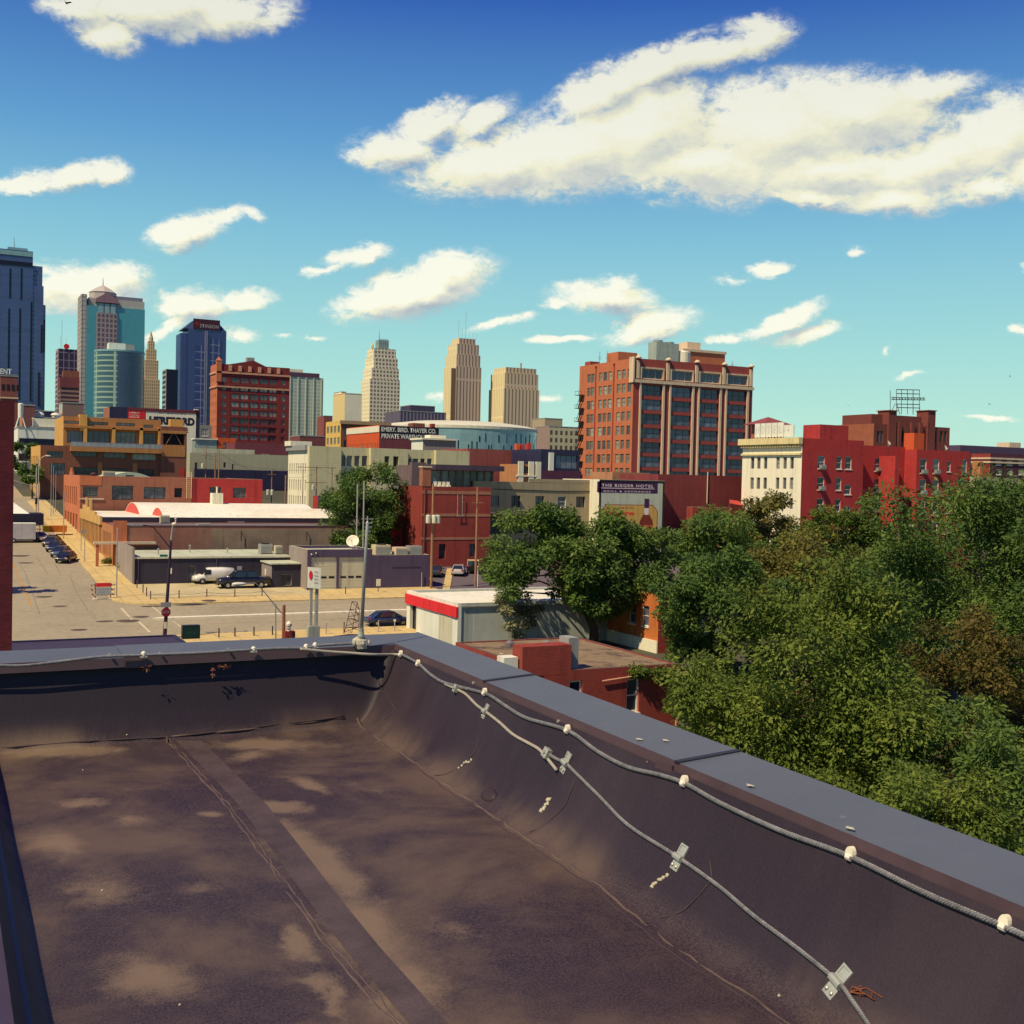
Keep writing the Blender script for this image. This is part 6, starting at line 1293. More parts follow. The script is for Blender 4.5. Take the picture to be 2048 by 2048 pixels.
# ---------------------------------------------------------------- vehicles
TYRE = plain('tyre_rubber', (.012, .012, .013), .85); RIM = plain('alloy', (.52, .50, .46), .35, .1, 4, metal=.7); LAMP = plain('headlamp_glass', (.65, .62, .5), .15, .1, 4); TAIL = plain('tail_lamp', (.42, .015, .015), .25); CARGLASS = plain('car_glass', (.02, .025, .035), .06, .2, 1, spec=.7)
def rring(x, z0_, z1_, hw_, n=16, e=3.2):
    out = []
    for k in range(n):
        a = 2*math.pi*(k+.5)/n; c, s_ = math.cos(a), math.sin(a)
        out.append((x, hw_*math.copysign(abs(c)**(2/e), c), (z0_+z1_)/2+(z1_-z0_)/2*math.copysign(abs(s_)**(2/e), s_)))
    return out
_CM = {}
def vehicle(kind, label, cat, loc, rz, col, cname, group=None):
    o = thing(kind, label, cat, tuple(loc), rz, group)
    pm = paint('paint_'+cname, col)
    if kind in ('parked_car', 'sedan'):
        L, hw_, r = 4.6, .88, .33
        body = [(-2.3, .42, .80, .62), (-2.22, .30, .92, .78), (-1.7, .24, .98, .86), (-.9, .22, .97, .88), (.6, .22, .95, .88), (1.3, .23, .91, .87), (1.95, .26, .82, .82), (2.25, .32, .70, .70), (2.32, .40, .60, .58)]
        cab = ((-1.75, 1.35, .93, .78), (-1.0, .45, 1.44, .60)); wx = (-1.38, 1.42)
    elif kind == 'van':
        L, hw_, r = 4.9, .95, .36
        body = [(-2.42, .45, 1.75, .86), (-2.38, .34, 1.90, .92), (-1.0, .28, 1.98, .95), (.55, .28, 1.97, .94), (.80, .28, 1.90, .93), (1.50, .28, 1.20, .92), (2.0, .30, 1.08, .88), (2.38, .36, .92, .82), (2.46, .45, .80, .70)]
        cab = None; wx = (-1.45, 1.45)
    elif kind == 'pickup_truck':
        L, hw_, r = 6.3, 1.0, .42
        body = [(-3.12, .55, 1.28, .90), (-3.08, .45, 1.38, .98), (-1.2, .42, 1.39, 1.0), (1.2, .42, 1.39, 1.0), (2.2, .42, 1.36, .98), (2.9, .45, 1.28, .95), (3.12, .5, 1.1, .88), (3.16, .6, 1.0, .7)]
        cab = ((-1.55, 1.75, 1.33, .93), (-1.35, .95, 2.02, .80)); wx = (-1.95, 2.05)
    else:   # boxy off-road car
        L, hw_, r = 4.0, .85, .38
        body = [(-1.95, .5, 1.15, .82), (-1.9, .45, 1.2, .85), (.5, .45, 1.2, .85), (1.6, .48, 1.15, .72), (1.95, .5, 1.05, .7), (2.0, .6, .9, .6)]
        cab = ((-1.9, .75, 1.15, .80), (-1.82, .45, 1.85, .76)); wx = (-1.25, 1.25)
    if kind not in _CM:
        d = {}; d['body'] = (MB().loft([rring(x, a, c, w_) for x, a, c, w_ in body]), None)
        if cab:
            (xa, xb, zb_, wb), (xc, xd, zt_, wt_) = cab
            q = [(xa, -wb, zb_), (xb, -wb, zb_), (xb, wb, zb_), (xa, wb, zb_)]; t = [(xc, -wt_, zt_), (xd, -wt_, zt_), (xd, wt_, zt_), (xc, wt_, zt_)]
            m = MB(); k_ = .94
            for zz, ss in ((1.0, 1.0),):
                for (p1_, p2_, p3_, p4_) in ((q[0], q[1], t[1], t[0]), (q[1], q[2], t[2], t[1]), (q[2], q[3], t[3], t[2]), (q[3], q[0], t[0], t[3])): m.quad(p1_, p2_, p3_, p4_)
            d['window_glass'] = (m, 'g')
            m = MB(); m.prism([(xc-.06, -wt_-.04), (xd+.06, -wt_-.04), (xd+.06, wt_+.04), (xc-.06, wt_+.04)], zt_-.03, zt_+.035)
            for (p1_, p2_) in zip(q, t): m.tube([p1_, p2_], .055, 5)
            xm, xm2 = (xa+xb)/2, (xc+xd)/2
            for s_ in (-1, 1): m.tube([(xm-.1, s_*(wb+.005), zb_), (xm2-.1, s_*(wt_+.005), zt_)], .05, 5)
            d['roof'] = (m, None)
        else:
            m = MB(); m.quad((1.58, -.80, 1.19), (1.58, .80, 1.19), (.95, .76, 1.84), (.95, -.76, 1.84))
            for s_ in (-1, 1): m.poly([(1.38, s_*.955, 1.16), (.45, s_*.955, 1.16), (.45, s_*.955, 1.76), (.92, s_*.955, 1.76)])
            d['window_glass'] = (m, 'g')
        m = MB().box(-L/2-.02, -L/2+.12, -hw_*.9, hw_*.9, .42, .60); m2 = MB().box(L/2-.10, L/2+.05, -hw_*.88, hw_*.88, .40, .58)
        d['rear_bumper'] = (m, 'b'); d['front_bumper'] = (m2, 'b')
        _CM[kind] = {k: v[0].mesh(k, [pm], smooth=(k == 'body')) for k, v in d.items()}; _CM[kind+'w'] = {k: v[1] for k, v in d.items()}
        _CM[kind+'t'] = MB().lathe((0, 0, 0), [(r*.62, -.11), (r, -.10), (r, .10), (r*.62, .11)], 18, axis='y').mesh('tyre', TYRE)
        rm = MB().lathe((0, 0, 0), [(r*.2, -.125), (r*.63, -.105), (r*.63, .105), (r*.2, .125)], 14, axis='y'); _CM[kind+'r'] = rm.mesh('rim', RIM)
        _CM[kind+'h'] = MB().box(-.06, .06, -.18, .18, -.08, .08).mesh('headlight', LAMP); _CM[kind+'l'] = MB().box(-.05, .05, -.13, .13, -.09, .09).mesh('tail_light', TAIL)
        _CM[kind+'m'] = MB().box(-.08, .08, -.1, .1, -.06, .08).mesh('mirror', BLACK)
    for k, me in _CM[kind].items():
        w_ = _CM[kind+'w'][k]; mm = pm if w_ is None else (CARGLASS if w_ == 'g' else (pm if kind != 'van' else GREYM))
        me2 = me.copy(); me2.materials.clear(); me2.materials.append(mm); put(k, me2, o)
    for x in wx:
        for s_ in (-1, 1):
            wh = bpy.data.objects.new('wheel', None); COL.objects.link(wh); wh.parent = o; wh.location = (x, s_*(hw_-.10), r)
            put('tyre', _CM[kind+'t'], wh); put('rim', _CM[kind+'r'], wh)
    zl = {'van': .78, 'pickup_truck': .95, 'off_road_car': .95}.get(kind, .66)
    for s_ in (-1, 1):
        put('headlight', _CM[kind+'h'], o, (L/2-.10, s_*hw_*.66, zl)); put('tail_light', _CM[kind+'l'], o, (-L/2+.05, s_*hw_*.72, zl+.16))
        put('mirror', _CM[kind+'m'], o, (cab[0][1]-.45 if cab else 1.2, s_*(hw_+.10), (cab[0][2]+.08) if cab else 1.2))
    return o
def gpt(x, y): return on_ground(x, y)
SLP = math.atan(.055)
v1 = vehicle('van', 'white panel van parked nose left against the charcoal shop', 'van', gpt(428, 1168)+Vector((0, .6, .02)), math.pi+.02, (.78, .75, .66), 'white')
v2 = vehicle('pickup_truck', 'black crew cab pickup truck parked in front of the charcoal shop', 'pickup truck', gpt(489, 1177)+Vector((0, .7, .02)), math.pi+.02, (.012, .013, .022), 'black')
v3 = vehicle('sedan', 'dark blue sedan parked at the near kerb by the white shop', 'car', (41.2, 110.2, .30), .03, (.016, .030, .085), 'navy')
for i, (x, y, cname, colr, lb) in enumerate([(134, 1126, 'black', (.012, .013, .022), 'black car nearest in the row parked on the side street'), (124, 1115, 'bluegrey', (.05, .08, .15), 'blue car second in the side street row'), (114, 1104, 'navy', (.016, .030, .085), 'navy car third in the side street row'), (106, 1094, 'darkgrey', (.06, .06, .07), 'dark grey car fourth in the side street row'), (80, 1084, 'pale', (.62, .56, .40), 'pale cream car at the far left of the side street row')]):
    p = gpt(x, y); vehicle('parked_car', lb, 'car', p+Vector((0, 1.2, .03)), math.radians(-112 if i < 4 else -70), colr, cname, 'cars parked along the side street')
vehicle('parked_car', 'silver sedan with its boot towards us in the dark lot', 'car', gpt(926, 1153)+Vector((0, 1.5, .05)), math.radians(62), (.46, .45, .42), 'silver', 'cars in the dark lot')
vehicle('off_road_car', 'black off road car with a tan canvas top and spare wheel', 'car', gpt(938, 1150)+Vector((1.6, 2.2, .05)), math.radians(66), (.02, .018, .024), 'jet', 'cars in the dark lot')
jt = [o for o in S.objects if o.name.startswith('roof') and o.parent and o.parent.name.startswith('off_road')][0]; jt.data.materials.clear(); jt.data.materials.append(plain('tan_canvas', (.50, .34, .18), .9))
jo = jt.parent; MB().lathe((-2.05, 0, .95), [(.2, -.1), (.38, -.1), (.38, .1), (.2, .1)], 16, axis='x').obj('spare_wheel', TYRE, jo)
vehicle('parked_car', 'teal car half hidden behind the wooden pole in the dark lot', 'car', gpt(880, 1155)+Vector((0, 1.5, .05)), math.radians(62), (.03, .05, .06), 'teal', 'cars in the dark lot')
vehicle('parked_car', 'white fronted car half hidden by the locust tree', 'car', gpt(985, 1162)+Vector((0, 1.0, .05)), math.radians(-118), (.5, .48, .42), 'offwhite', 'cars in the dark lot')
p = gpt(42, 1086); tl = thing('box_trailer', 'white box trailer parked across the side street', 'trailer', tuple(p+Vector((0, 1, 0))), 0)
MB().box(-3.4, 2.0, -1.1, 1.1, .55, 2.75).obj('box', plain('trailer_white', (.50, .46, .46), .6), tl); MB().box(-3.4, 2.02, -1.12, 1.12, 2.76, 2.95).obj('roof_trim', WHITEW, tl)
MB().tube([(2.0, 0, .5), (3.2, 0, .45)], .07, 5).obj('drawbar', BLACK, tl)
for x in (-1.9, -1.0):
    for s_ in (-1, 1): wh = put('wheel', _CM['van'+'t'], tl, (x, s_*1.05, .36)); put('rim', _CM['van'+'r'], wh)
p = gpt(104, 1074); dm = thing('equipment_box', 'yellow and orange equipment skip behind the parked cars', 'skip', tuple(p+Vector((0, 2, 0))), 0)
MB().box(-1.3, -.2, -.8, .8, .7, 1.7).obj('yellow_end', plain('skip_yellow', (.80, .56, .02), .5), dm); MB().box(-.19, 2.3, -.8, .8, .7, 1.7).box(-1, -.8, -.6, .6, 0, .7).box(1.8, 2.0, -.6, .6, 0, .7).obj('bin', plain('skip_orange', (.60, .17, .02), .5), dm)
p = gpt(72, 1066); tn = thing('event_tent', 'dark canopy tent with a white peaked roof across the side street', 'tent', tuple(Vector((9.8, 191, zg(191)))), 0)
MB().box(-5.2, 4.8, -3, 3, 2.2, 3.9).obj('canopy_skirt', plain('tent_navy', (.018, .015, .035), .8), tn); MB().box(-5.2, 3.0, -2.95, -2.8, 0, 2.19).obj('tent_wall', DARK, tn)
b = MB(); q = [(-1.6, -3, 3.91), (2.8, -3, 3.91), (2.8, 2.6, 3.91), (-1.6, 2.6, 3.91)]
for k in range(4): b.poly([q[k], q[(k+1) % 4], (.6, -.2, 5.6)])
b.obj('peaked_roof', WHITEW, tn)
for (x, y) in ((-5.1, -2.9), (4.7, -2.9), (-5.1, 2.9), (4.7, 2.9)): MB().tube([(x, y, 0), (x, y, 2.19)], .06, 5).obj('tent_pole', GREYM, tn)
# ---------------------------------------------------------------- street furniture
def lamp_post(label, loc, h, arm, heading, rad=.10, mat=None, group=None, lamp_len=.8):
    o = thing('street_lamp', label, 'street lamp', tuple(loc), heading, group); m = mat or STEEL
    MB().tube([(0, 0, 0), (0, 0, h)], [rad, rad*.6], 10).obj('pole', m, o)
    MB().tube([(0, 0, h-.6), (arm*.4, 0, h+.25), (arm*.8, 0, h+.55), (arm, 0, h+.6)], .045, 6).obj('arm', m, o)
    MB().loft([[(arm-.1, -.07, h+.54), (arm-.1, .07, h+.54), (arm-.1, .07, h+.68), (arm-.1, -.07, h+.68)], [(arm+lamp_len*.4, -.17, h+.5), (arm+lamp_len*.4, .17, h+.5), (arm+lamp_len*.4, .15, h+.74), (arm+lamp_len*.4, -.15, h+.74)], [(arm+lamp_len, -.10, h+.52), (arm+lamp_len, .10, h+.52), (arm+lamp_len, .08, h+.66), (arm+lamp_len, -.08, h+.66)]]).obj('lamp_head', WHITEP, o); return o
p = Vector((18.7, 107.3, .12)); zt_ = at_north(340, 1040, 107.3)
sp = thing('stop_sign_pole', 'dark traffic pole carrying a red stop sign and street name plate', 'sign pole', tuple(p))
q = at_north(331, 1276, 107.3)
def off(px, py): a = at_north(px, py, 107.3); return (a.x-p.x, 0, a.z-p.z)
POLEK = plain('dark_pole_paint', (.04, .02, .045), .6)
MB().tube([(-.05, 0, 0), off(330, 1262), off(340, 1115), off(342, 1080)], [.19, .18, .12, .10], 12).obj('pole', POLEK, sp)
MB().tube([off(342, 1084), off(344, 1062), off(346, 1048)], [.10, .07, .05], 8).obj('upper_pole', STEEL, sp)
MB().tube([off(340, 1095), off(318, 1068), off(308, 1056), off(296, 1051), off(282, 1050)], [.06, .05, .05, .05, .05], 6).obj('mast_arm', POLEK, sp)
a = off(275, 1050); MB().box(a[0]-.45, a[0]+.45, -.12, .12, a[2]-.08, a[2]+.08).obj('arm_lamp', GREYM, sp)
a = off(348, 1049); MB().lathe(a, [(.10, -.12), (.2, -.02), (.2, .1), (.05, .2)], 10).obj('lamp_head', WHITEP, sp)
a = off(331, 1224); s8 = [(a[0]+.44*math.cos(math.radians(22.5+45*k)), a[2]+.44*math.sin(math.radians(22.5+45*k))) for k in range(8)]
b = MB(); b.loft([[(x, -.26, z) for x, z in s8], [(x, -.22, z) for x, z in s8]]); ss = b.obj('stop_sign', plain('stop_red', (.26, .012, .03), .5), sp)
lettering('STOP', 'lettering', plain('dull_white', (.45, .35, .38)), ss, (a[0]-.32, -.265, a[2]-.13), .64, .26, extrude=.003)
a = off(331, 1209); MB().box(a[0]-.46, a[0]+.46, -.24, -.2, a[2]-.22, a[2]+.22).obj('sign_back', GREYM, sp)
a = off(327, 1111); MB().box(a[0]-.35, a[0]+.35, -.15, -.12, a[2]-.1, a[2]+.1).obj('street_name_plate', plain('sign_green', (.01, .16, .10)), sp)
a = off(330, 1250); MB().box(a[0]-.13, a[0]+.13, -.24, -.2, a[2]-.3, a[2]+.3).obj('sticker', WHITEP, sp)
def slim_pole(label, x, y, ytop, r=.05, mat=None, name='sign_post', cat='post', plate=None, dz=.12, group=None):
    g_ = gpt(x, y); t = at_north(x+(y-ytop)*.03, ytop, g_.y); o = thing(name, label, cat, (g_.x, g_.y, g_.z+dz), 0, group); h = t.z-g_.z-dz
    MB().tube([(0, 0, 0), (0, 0, h)], r, 8).obj('pole', mat or STEEL, o)
    if plate: w_, hh, mt = plate; MB().box(-w_/2, w_/2, -r-.04, -r-.005, h-hh, h).obj('plate', mt, o)
    return o
slim_pole('tall grey post beside the striped road barrier', 233, 1196, 1055, .07)
slim_pole('grey parking sign post at the kerb by the black car', 169, 1126, 1058, .055, plate=(.3, .45, GREYM))
slim_pole('thin post farther up the side street pavement', 162, 1104, 1060, .05, plate=(.3, .4, GREYM))
slim_pole('tall steel post on the corner by the orange workshop', 127, 1080, 984, .07)
slim_pole('short dark post by the tan street front', 154, 1070, 1040, .05)
def bar_barrier(label, loc, w_, rows, cat='barrier', sign=True):
    o = thing('road_barrier', label, cat, tuple(loc), 0)
    STR = _start('barrier_stripes', .6, 0)[0] if 'barrier_stripes' not in MATS else MATS['barrier_stripes']
    if 'barrier_stripes' not in MATS:
        MATS['barrier_stripes'] = STR; t = NT(STR.node_tree); tc_ = t.node('ShaderNodeTexCoord'); s_ = t.node('ShaderNodeSeparateXYZ', {0: tc_.outputs['Object']})
        f_ = t.math('GREATER_THAN', t.math('FRACT', t.math('MULTIPLY', t.math('ADD', s_.outputs[0], s_.outputs[2]), 2.4)), .5)
        t.put(t.n['Principled BSDF'], 'Base Color', t.mix(f_.outputs[0], (.70, .58, .42, 1), (.26, .03, .02, 1)))
    for z in rows: MB().box(-w_/2, w_/2, -.02, .02, z, z+.2).obj('striped_board', STR, o)
    for s_ in (-1, 1):
        MB().box(s_*w_*.32-.05, s_*w_*.32+.05, .022, .09, 0, 1.75).obj('upright', plain('rust_red', (.25, .05, .04)), o); MB().box(s_*w_*.32-.2, s_*w_*.32+.2, -.35, .4, .0, .12).obj('foot', WHITEP, o)
    if sign:
        MB().box(-.72, .72, -.075, -.04, 1.35, 1.78).obj('red_sign', REDSIGN, o); wp_ = MB().box(-.72, .80, -.075, -.04, .5, 1.32).obj('white_sign', plain('pale_sign', (.40, .42, .42)), o)
        faint_line(GREYM, wp_, (-.6, -.076, 1.02), 1.2, .16, 3); faint_line(GREYM, wp_, (-.6, -.076, .72), 1.2, .14, 4)
    return o
bar_barrier('striped road barrier with a red and white sign at the street corner', gpt(206, 1199)+Vector((0, 0, .02)), 2.5, (.42, .95, 1.45))
bar_barrier('far red and white striped barrier beside the box trailer', gpt(70, 1080)+Vector((.6, 8, .05)), 3.4, (.5, 1.1, 1.7), sign=False)
RUST = plain('rusty_post', (.11, .055, .045), .9, .3, 3)
def bollard(label, x, y, h=1.05, r=.06, mat=None, group='fence posts along the dirt lot', g=None):
    gp_ = g or gpt(x, y); o = thing('fence_post', label, 'post', (gp_.x, gp_.y, gp_.z-.05), 0, group); MB().lathe((0, 0, 0), [(r, 0), (r, h), (r*.6, h+.04)], 8).obj('post', mat or RUST, o); return o
for i, (x, y) in enumerate([(274, 1178), (286, 1187), (293, 1193), (301, 1201), (358, 1199), (413.5, 1196), (469.5, 1196.5), (524, 1194)]):
    bollard(('leaning pale post at the wing wall of the charcoal shop', 'second post beside the pavement corner of the dirt lot', 'third post near the corner of the dirt lot', 'corner post of the dirt lot fence', 'rusty post right of the stop sign pole', 'rusty post before the black pickup nose', 'rusty post under the near lamp head', 'rusty post before the charcoal lean-to')[i], x, y)
b = MB(); fl = thing('rail_fence', 'thin sagging wire rail along the dirt lot posts', 'fence', (0, 0, 0)); pts = [gpt(*q)+Vector((0, 0, .62)) for q in ((301, 1201), (358, 1199), (413.5, 1196), (469.5, 1196.5), (524, 1194))]
for k in range(4): m_ = (pts[k]+pts[k+1])/2-Vector((0, 0, .12)); b.tube([pts[k], m_, pts[k+1]], .02, 4); b.tube([pts[k]-Vector((0, 0, .35)), pts[k+1]-Vector((0, 0, .38))], .015, 4)
b.obj('wire', RUST, fl)
for i, (x, y) in enumerate([(691, 1190), (843, 1176)]):
    slim_pole(('dark bollard before the second roller door', 'thin pale post at the end of the slate workshop')[i], x, y, y-17-(i*14), .06, RUST if i == 0 else STEEL)
slim_pole('white notice on a short post before the slate workshop', 756, 1186, 1158, .05, RUST, plate=(.55, .85, WHITEP))
nearposts = [(438, 106.9), (470, 106.9), (508, 106.9), (545, 106.9)]
for i, (x, n_) in enumerate(nearposts):
    a = at_north(x, 1262, n_); bollard(('first','second','third','fourth')[i]+' dark post from the left along the navy roof edge', 0, 0, 1.1, .06, BLACK, 'posts along the near pavement', Vector((a.x, n_, 0)))
for i, (x, lb, m_) in enumerate([(652, 'slim grey post right of the double legged sign', STEEL), (688, 'rust brown post left of the lattice base', RUST), (757, 'pale grey post below the blue sedan', STEEL), (789, 'pale post with a round reflector below the blue sedan', STEEL)]):
    a = at_north(x, 1262, 106.3); bollard(lb, 0, 0, 1.35, .055, m_, 'posts along the near pavement', Vector((a.x, 106.3, 0)))
    if i == 3: MB().lathe((0, -.06, 1.32), [(.13, 0), (.13, .05)], 12, axis='y').obj('reflector', WHITEP, list(S.objects)[-2] if False else [o for o in S.objects if o.get('label') == lb][0])
sheet('sidewalk', rect(32.3, 60, 104.2, 108.9), .135, WALK, .16)
# near signs and clutter just past the navy roof
a = at_north(624, 1268, 104.0); ds = thing('double_post_sign', 'white sign panel with a red round emblem on two grey legs', 'sign', (a.x, 104.0, 0))
def o2(px, py, n_=104.0): c = at_north(px, py, n_); return (c.x-a.x, c.z)
for px_ in (621, 632.5): x = o2(px_, 1250)[0]; MB().box(x-.13, x+.13, -.13, .13, 0, o2(626, 1170)[1]).box(x-.28, x+.28, -.28, .28, 0, 1.3).obj('leg', plain('pale_grey_leg', (.40, .42, .36), .7), ds)
l_, t_ = o2(616, 1136); r_, bt = o2(636, 1175)
pl_ = MB().loft([[(l_, -.1, bt), (l_, -.1, t_+.1), (l_, .1, t_+.1), (l_, .1, bt)], [(r_+.1, -.55, bt-.1), (r_+.1, -.55, t_), (r_+.1, -.3, t_), (r_+.1, -.3, bt-.1)]]).obj('panel', WHITEW, ds)
d_ = Vector((r_+.1-l_, -.45, 0)).normalized()
b = MB(); c0 = Vector((l_+.22, -.21, t_-.65)); nrm = Vector((d_.y, -d_.x, 0)).normalized()*-.0+Vector((-.43, -.9, 0)).normalized()*.03
pts_ = [c0+d_*(.16*math.cos(q))+Vector((0, 0, .42*math.sin(q)))+nrm for q in [2*math.pi*k/18 for k in range(18)]]; b.poly(pts_); b.obj('red_emblem', REDSIGN, pl_)
b = MB()
for k in range(4): c0 = Vector((l_+.48, -.33, t_-.35-.33*k))+nrm; b.poly([c0, c0+d_*.36, c0+d_*.36+Vector((0, 0, .06)), c0+Vector((0, 0, .06))])
b.obj('text_lines', GREYM, pl_)
a = at_north(382, 1268, 103.0); bx = thing('box_sign', 'dark green box sign standing on the navy roof', 'sign', (a.x, 103.0, .78))
MB().box(-.78, .72, -.35, .35, .0, 1.18).obj('cabinet', plain('box_green', (.012, .022, .02), .5), bx); MB().box(-.68, .62, -.37, -.352, .1, 1.05).obj('face_panel', plain('box_green_face', (.02, .05, .04), .4), bx)
ot = bx; faint_line(plain('faint_green', (.04, .09, .07)), bx, (-.5, -.371, .45), .95, .16, 6)
a = at_north(567, 1268, 102.5); pw = thing('wooden_post', 'short brown wooden post on the near pavement', 'post', (a.x, 102.5, 0)); MB().lathe((0, 0, 0), [(.16, 0), (.15, at_north(568, 1211, 102.5).z), (.1, at_north(568, 1210, 102.5).z+.03)], 10).obj('post', plain('post_brown', (.28, .11, .06), .9, .2, 3), pw)
a = at_north(578, 1262, 102.0); vt = thing('roof_turbine', 'white round topped vent on a brick plinth', 'vent', (a.x, 102.0, 0)); zv = at_north(578, 1262, 102).z
MB().box(-.45, .5, -.3, .3, 0, zv).obj('plinth', RBRICK, vt); MB().lathe((0, 0, zv+.003), [(.16, 0), (.16, .42), (.26, .5), (.28, .68), (.16, .85), (.03, .9)], 12).obj('vent_cap', WHITEP, vt)
# near lamp: pole base hidden by our parapet
a = at_north(552, 1264, 101.0); nl = thing('street_lamp', 'near street lamp with a white head seen against the dirt lot', 'street lamp', (a.x, 101.0, 0))
def o3(px, py): c = at_north(px, py, 101.0); return (c.x-a.x, 0, c.z)
MB().tube([(0, 0, 0), o3(551, 1208)], .06, 8).obj('pole', GREYM, nl); MB().tube([o3(564, 1227), o3(551, 1212), o3(532, 1188), o3(517, 1171), o3(510, 1166.5), o3(495, 1167)], [.06, .06, .05, .05, .05, .05], 6).obj('arm', STEEL, nl)
x0 = Vector(o3(494, 1167)); x1 = Vector(o3(464, 1168)); b = MB()
b.loft([[tuple(x0.lerp(x1, t)+Vector((0, w_*math.cos(q), h_*math.sin(q)-.02))) for q in [2*math.pi*k/10 for k in range(10)]] for t, w_, h_ in ((0, .06, .07), (.3, .15, .13), (.6, .2, .16), (.9, .16, .13), (1, .05, .06))])
b.obj('lamp_head', WHITEW, nl, smooth=True)
# lattice base of a fallen antenna
a = at_north(705, 1262, 103.5); lb_ = thing('lattice_tower', 'rusty leaning lattice tower stub beside the blue sedan', 'lattice', (a.x, 103.5, 0))
def o4(px, py, dy=0): c = at_north(px, py, 103.5); return (c.x-a.x, dy, c.z)
b = MB(); T = [o4(704, 1203), o4(714, 1204.5), o4(722, 1220, .5)]; Bt = [o4(689, 1264), o4(700, 1264, -.5), o4(722, 1262, .6)]
for k in range(3): b.tube([T[k], Bt[k]], .035, 5)
for k in range(3): b.tube([T[k], T[(k+1) % 3]], .03, 5)
for t0 in (.25, .55, .85):
    for k in range(3): u_ = Vector(T[k]).lerp(Vector(Bt[k]), t0); w_ = Vector(T[(k+1) % 3]).lerp(Vector(Bt[(k+1) % 3]), min(1, t0+.25)); b.tube([u_, w_], .025, 4); w2_ = Vector(T[(k+1) % 3]).lerp(Vector(Bt[(k+1) % 3]), t0); b.tube([u_, w2_], .025, 4)
b.obj('lattice', RUST, lb_)
# utility poles, wires, aerials
def utility(label, x, yb, yt, n_=None, r=.15, arms=(), trans=0, zb=None, cat='utility pole', group=None):
    g_ = gpt(x, yb) if n_ is None else at_north(x, yb, n_); xt = x+(yb-yt)*.022; t = at_north(xt, yt, g_.y); z0_ = (g_.z if n_ is None else (zg(n_) if zb is None else zb))
    o = thing('utility_pole', label, cat, (g_.x, g_.y, z0_), 0, group); h = t.z-z0_
    MB().tube([(0, 0, 0), (t.x-g_.x, 0, h)], [r, r*.75], 9).obj('pole', WOOD, o)
    for (dz, half) in arms: MB().box(-half, half, -.06-r, .02-r, h-dz-.06, h-dz+.06).obj('crossarm', WOOD, o)
    for k in range(trans):
        xx = (-.75, .0, .55)[k]; c = MB().lathe((xx, -.42-.1*(k == 1), h-4.9), [(.26, 0), (.3, .08), (.3, .95), (.22, 1.05)], 12); c.obj('transformer', plain('transformer_pale', (.60, .60, .46), .6), o)
    return o
utility('wooden pole with three pale transformers before the red brick block', 862, 1178, 968, r=.17, trans=3, arms=())
utility('plain wooden pole right of the off road car', 950.5, 1175, 974, r=.15, arms=((2.0, .8),))
slim_pole('slim white post beside the plain wooden pole', 955, 1176, 1132, .05, WHITEP)
utility('dark pole with transformer left in front of the sage wall', 410, 1000, 893, n_=262, r=.14, arms=((2.0, .9),), trans=1, zb=6)
utility('dark short pole in front of the sage wall', 429, 1000, 906, n_=262, r=.16, zb=6); utility('pale pole rising from the brick workshop roof', 437, 960, 900, n_=215, r=.11, zb=13)
utility('pole with stacked crossarms before the cream west front', 632, 1000, 931, n_=222, r=.13, arms=((.4, 4.0), (3.4, 2.2)), trans=1, zb=6); utility('second pole of the crossarm frame before the cream wall', 663, 1000, 934, n_=222, r=.12, zb=6); utility('third pole at the left of the crossarm frame', 605, 1000, 938, n_=222, r=.10, zb=6)
utility('pole with a pale transformer bank left of the cream building', 542, 1030, 938, n_=212, r=.12, arms=((1.0, .8),), trans=2, zb=5); utility('stout brown pole right of the transformer bank', 570, 1030, 950, n_=212, r=.2, zb=5)
wr = thing('power_line', 'sagging overhead wires between the rear utility poles', 'wires', (0, 0, 0)); b = MB()
for (xa, ya, na, xb, yb2, nb) in ((412, 903, 262, 440, 905, 215), (440, 905, 215, 545, 945, 212), (412, 915, 262, 634, 940, 222), (545, 945, 212, 634, 945, 222), (864, 995, 154, 952, 985, 150), (634, 935, 222, 864, 990, 154)):
    A_, B_ = at_north(xa, ya, na), at_north(xb, yb2, nb); b.tube([A_.lerp(B_, t)-Vector((0, 0, 2.0*4*t*(1-t)*.5)) for t in [k/8 for k in range(9)]], .02, 4, cap=False)
b.obj('wire', BLACK, wr)
lamp_post('curved street lamp taller one left of the orange workshop', (16.6, 226, zg(226)), at_north(117, 912, 226).z-zg(226)-.6, 1.2, 0, .12, group='street lamps on the side street'); lamp_post('street lamp far left over the street trees', (10.2, 262, zg(262)), 9.5, 1.4, 0, .12, group='street lamps on the side street')
p = gpt(97, 1030); ts = thing('traffic_signal', 'traffic signal with a long mast arm over the side street', 'traffic signal', (15.8, 220, zg(220))); h_ = at_north(97, 935, 220).z-zg(220)
MB().tube([(0, 0, 0), (0, 0, h_)], [.14, .09], 8).obj('pole', STEEL, ts); q0 = at_north(96, 975, 220).z-zg(220); MB().tube([(0, 0, q0), (-3.5, 0, q0+1.1), (-7.5, 0, q0+1.7)], .07, 6).obj('mast_arm', STEEL, ts); MB().box(-.2, .2, -.4, -.15, q0-3.0, q0-1.9).obj('signal_head', BLACK, ts); MB().tube([(0, 0, h_-1.6), (-1.1, 0, h_-1.5)], .05, 5).box(-1.5, -.8, -.12, .12, h_-1.6, h_-1.42).obj('lamp_arm', STEEL, ts)
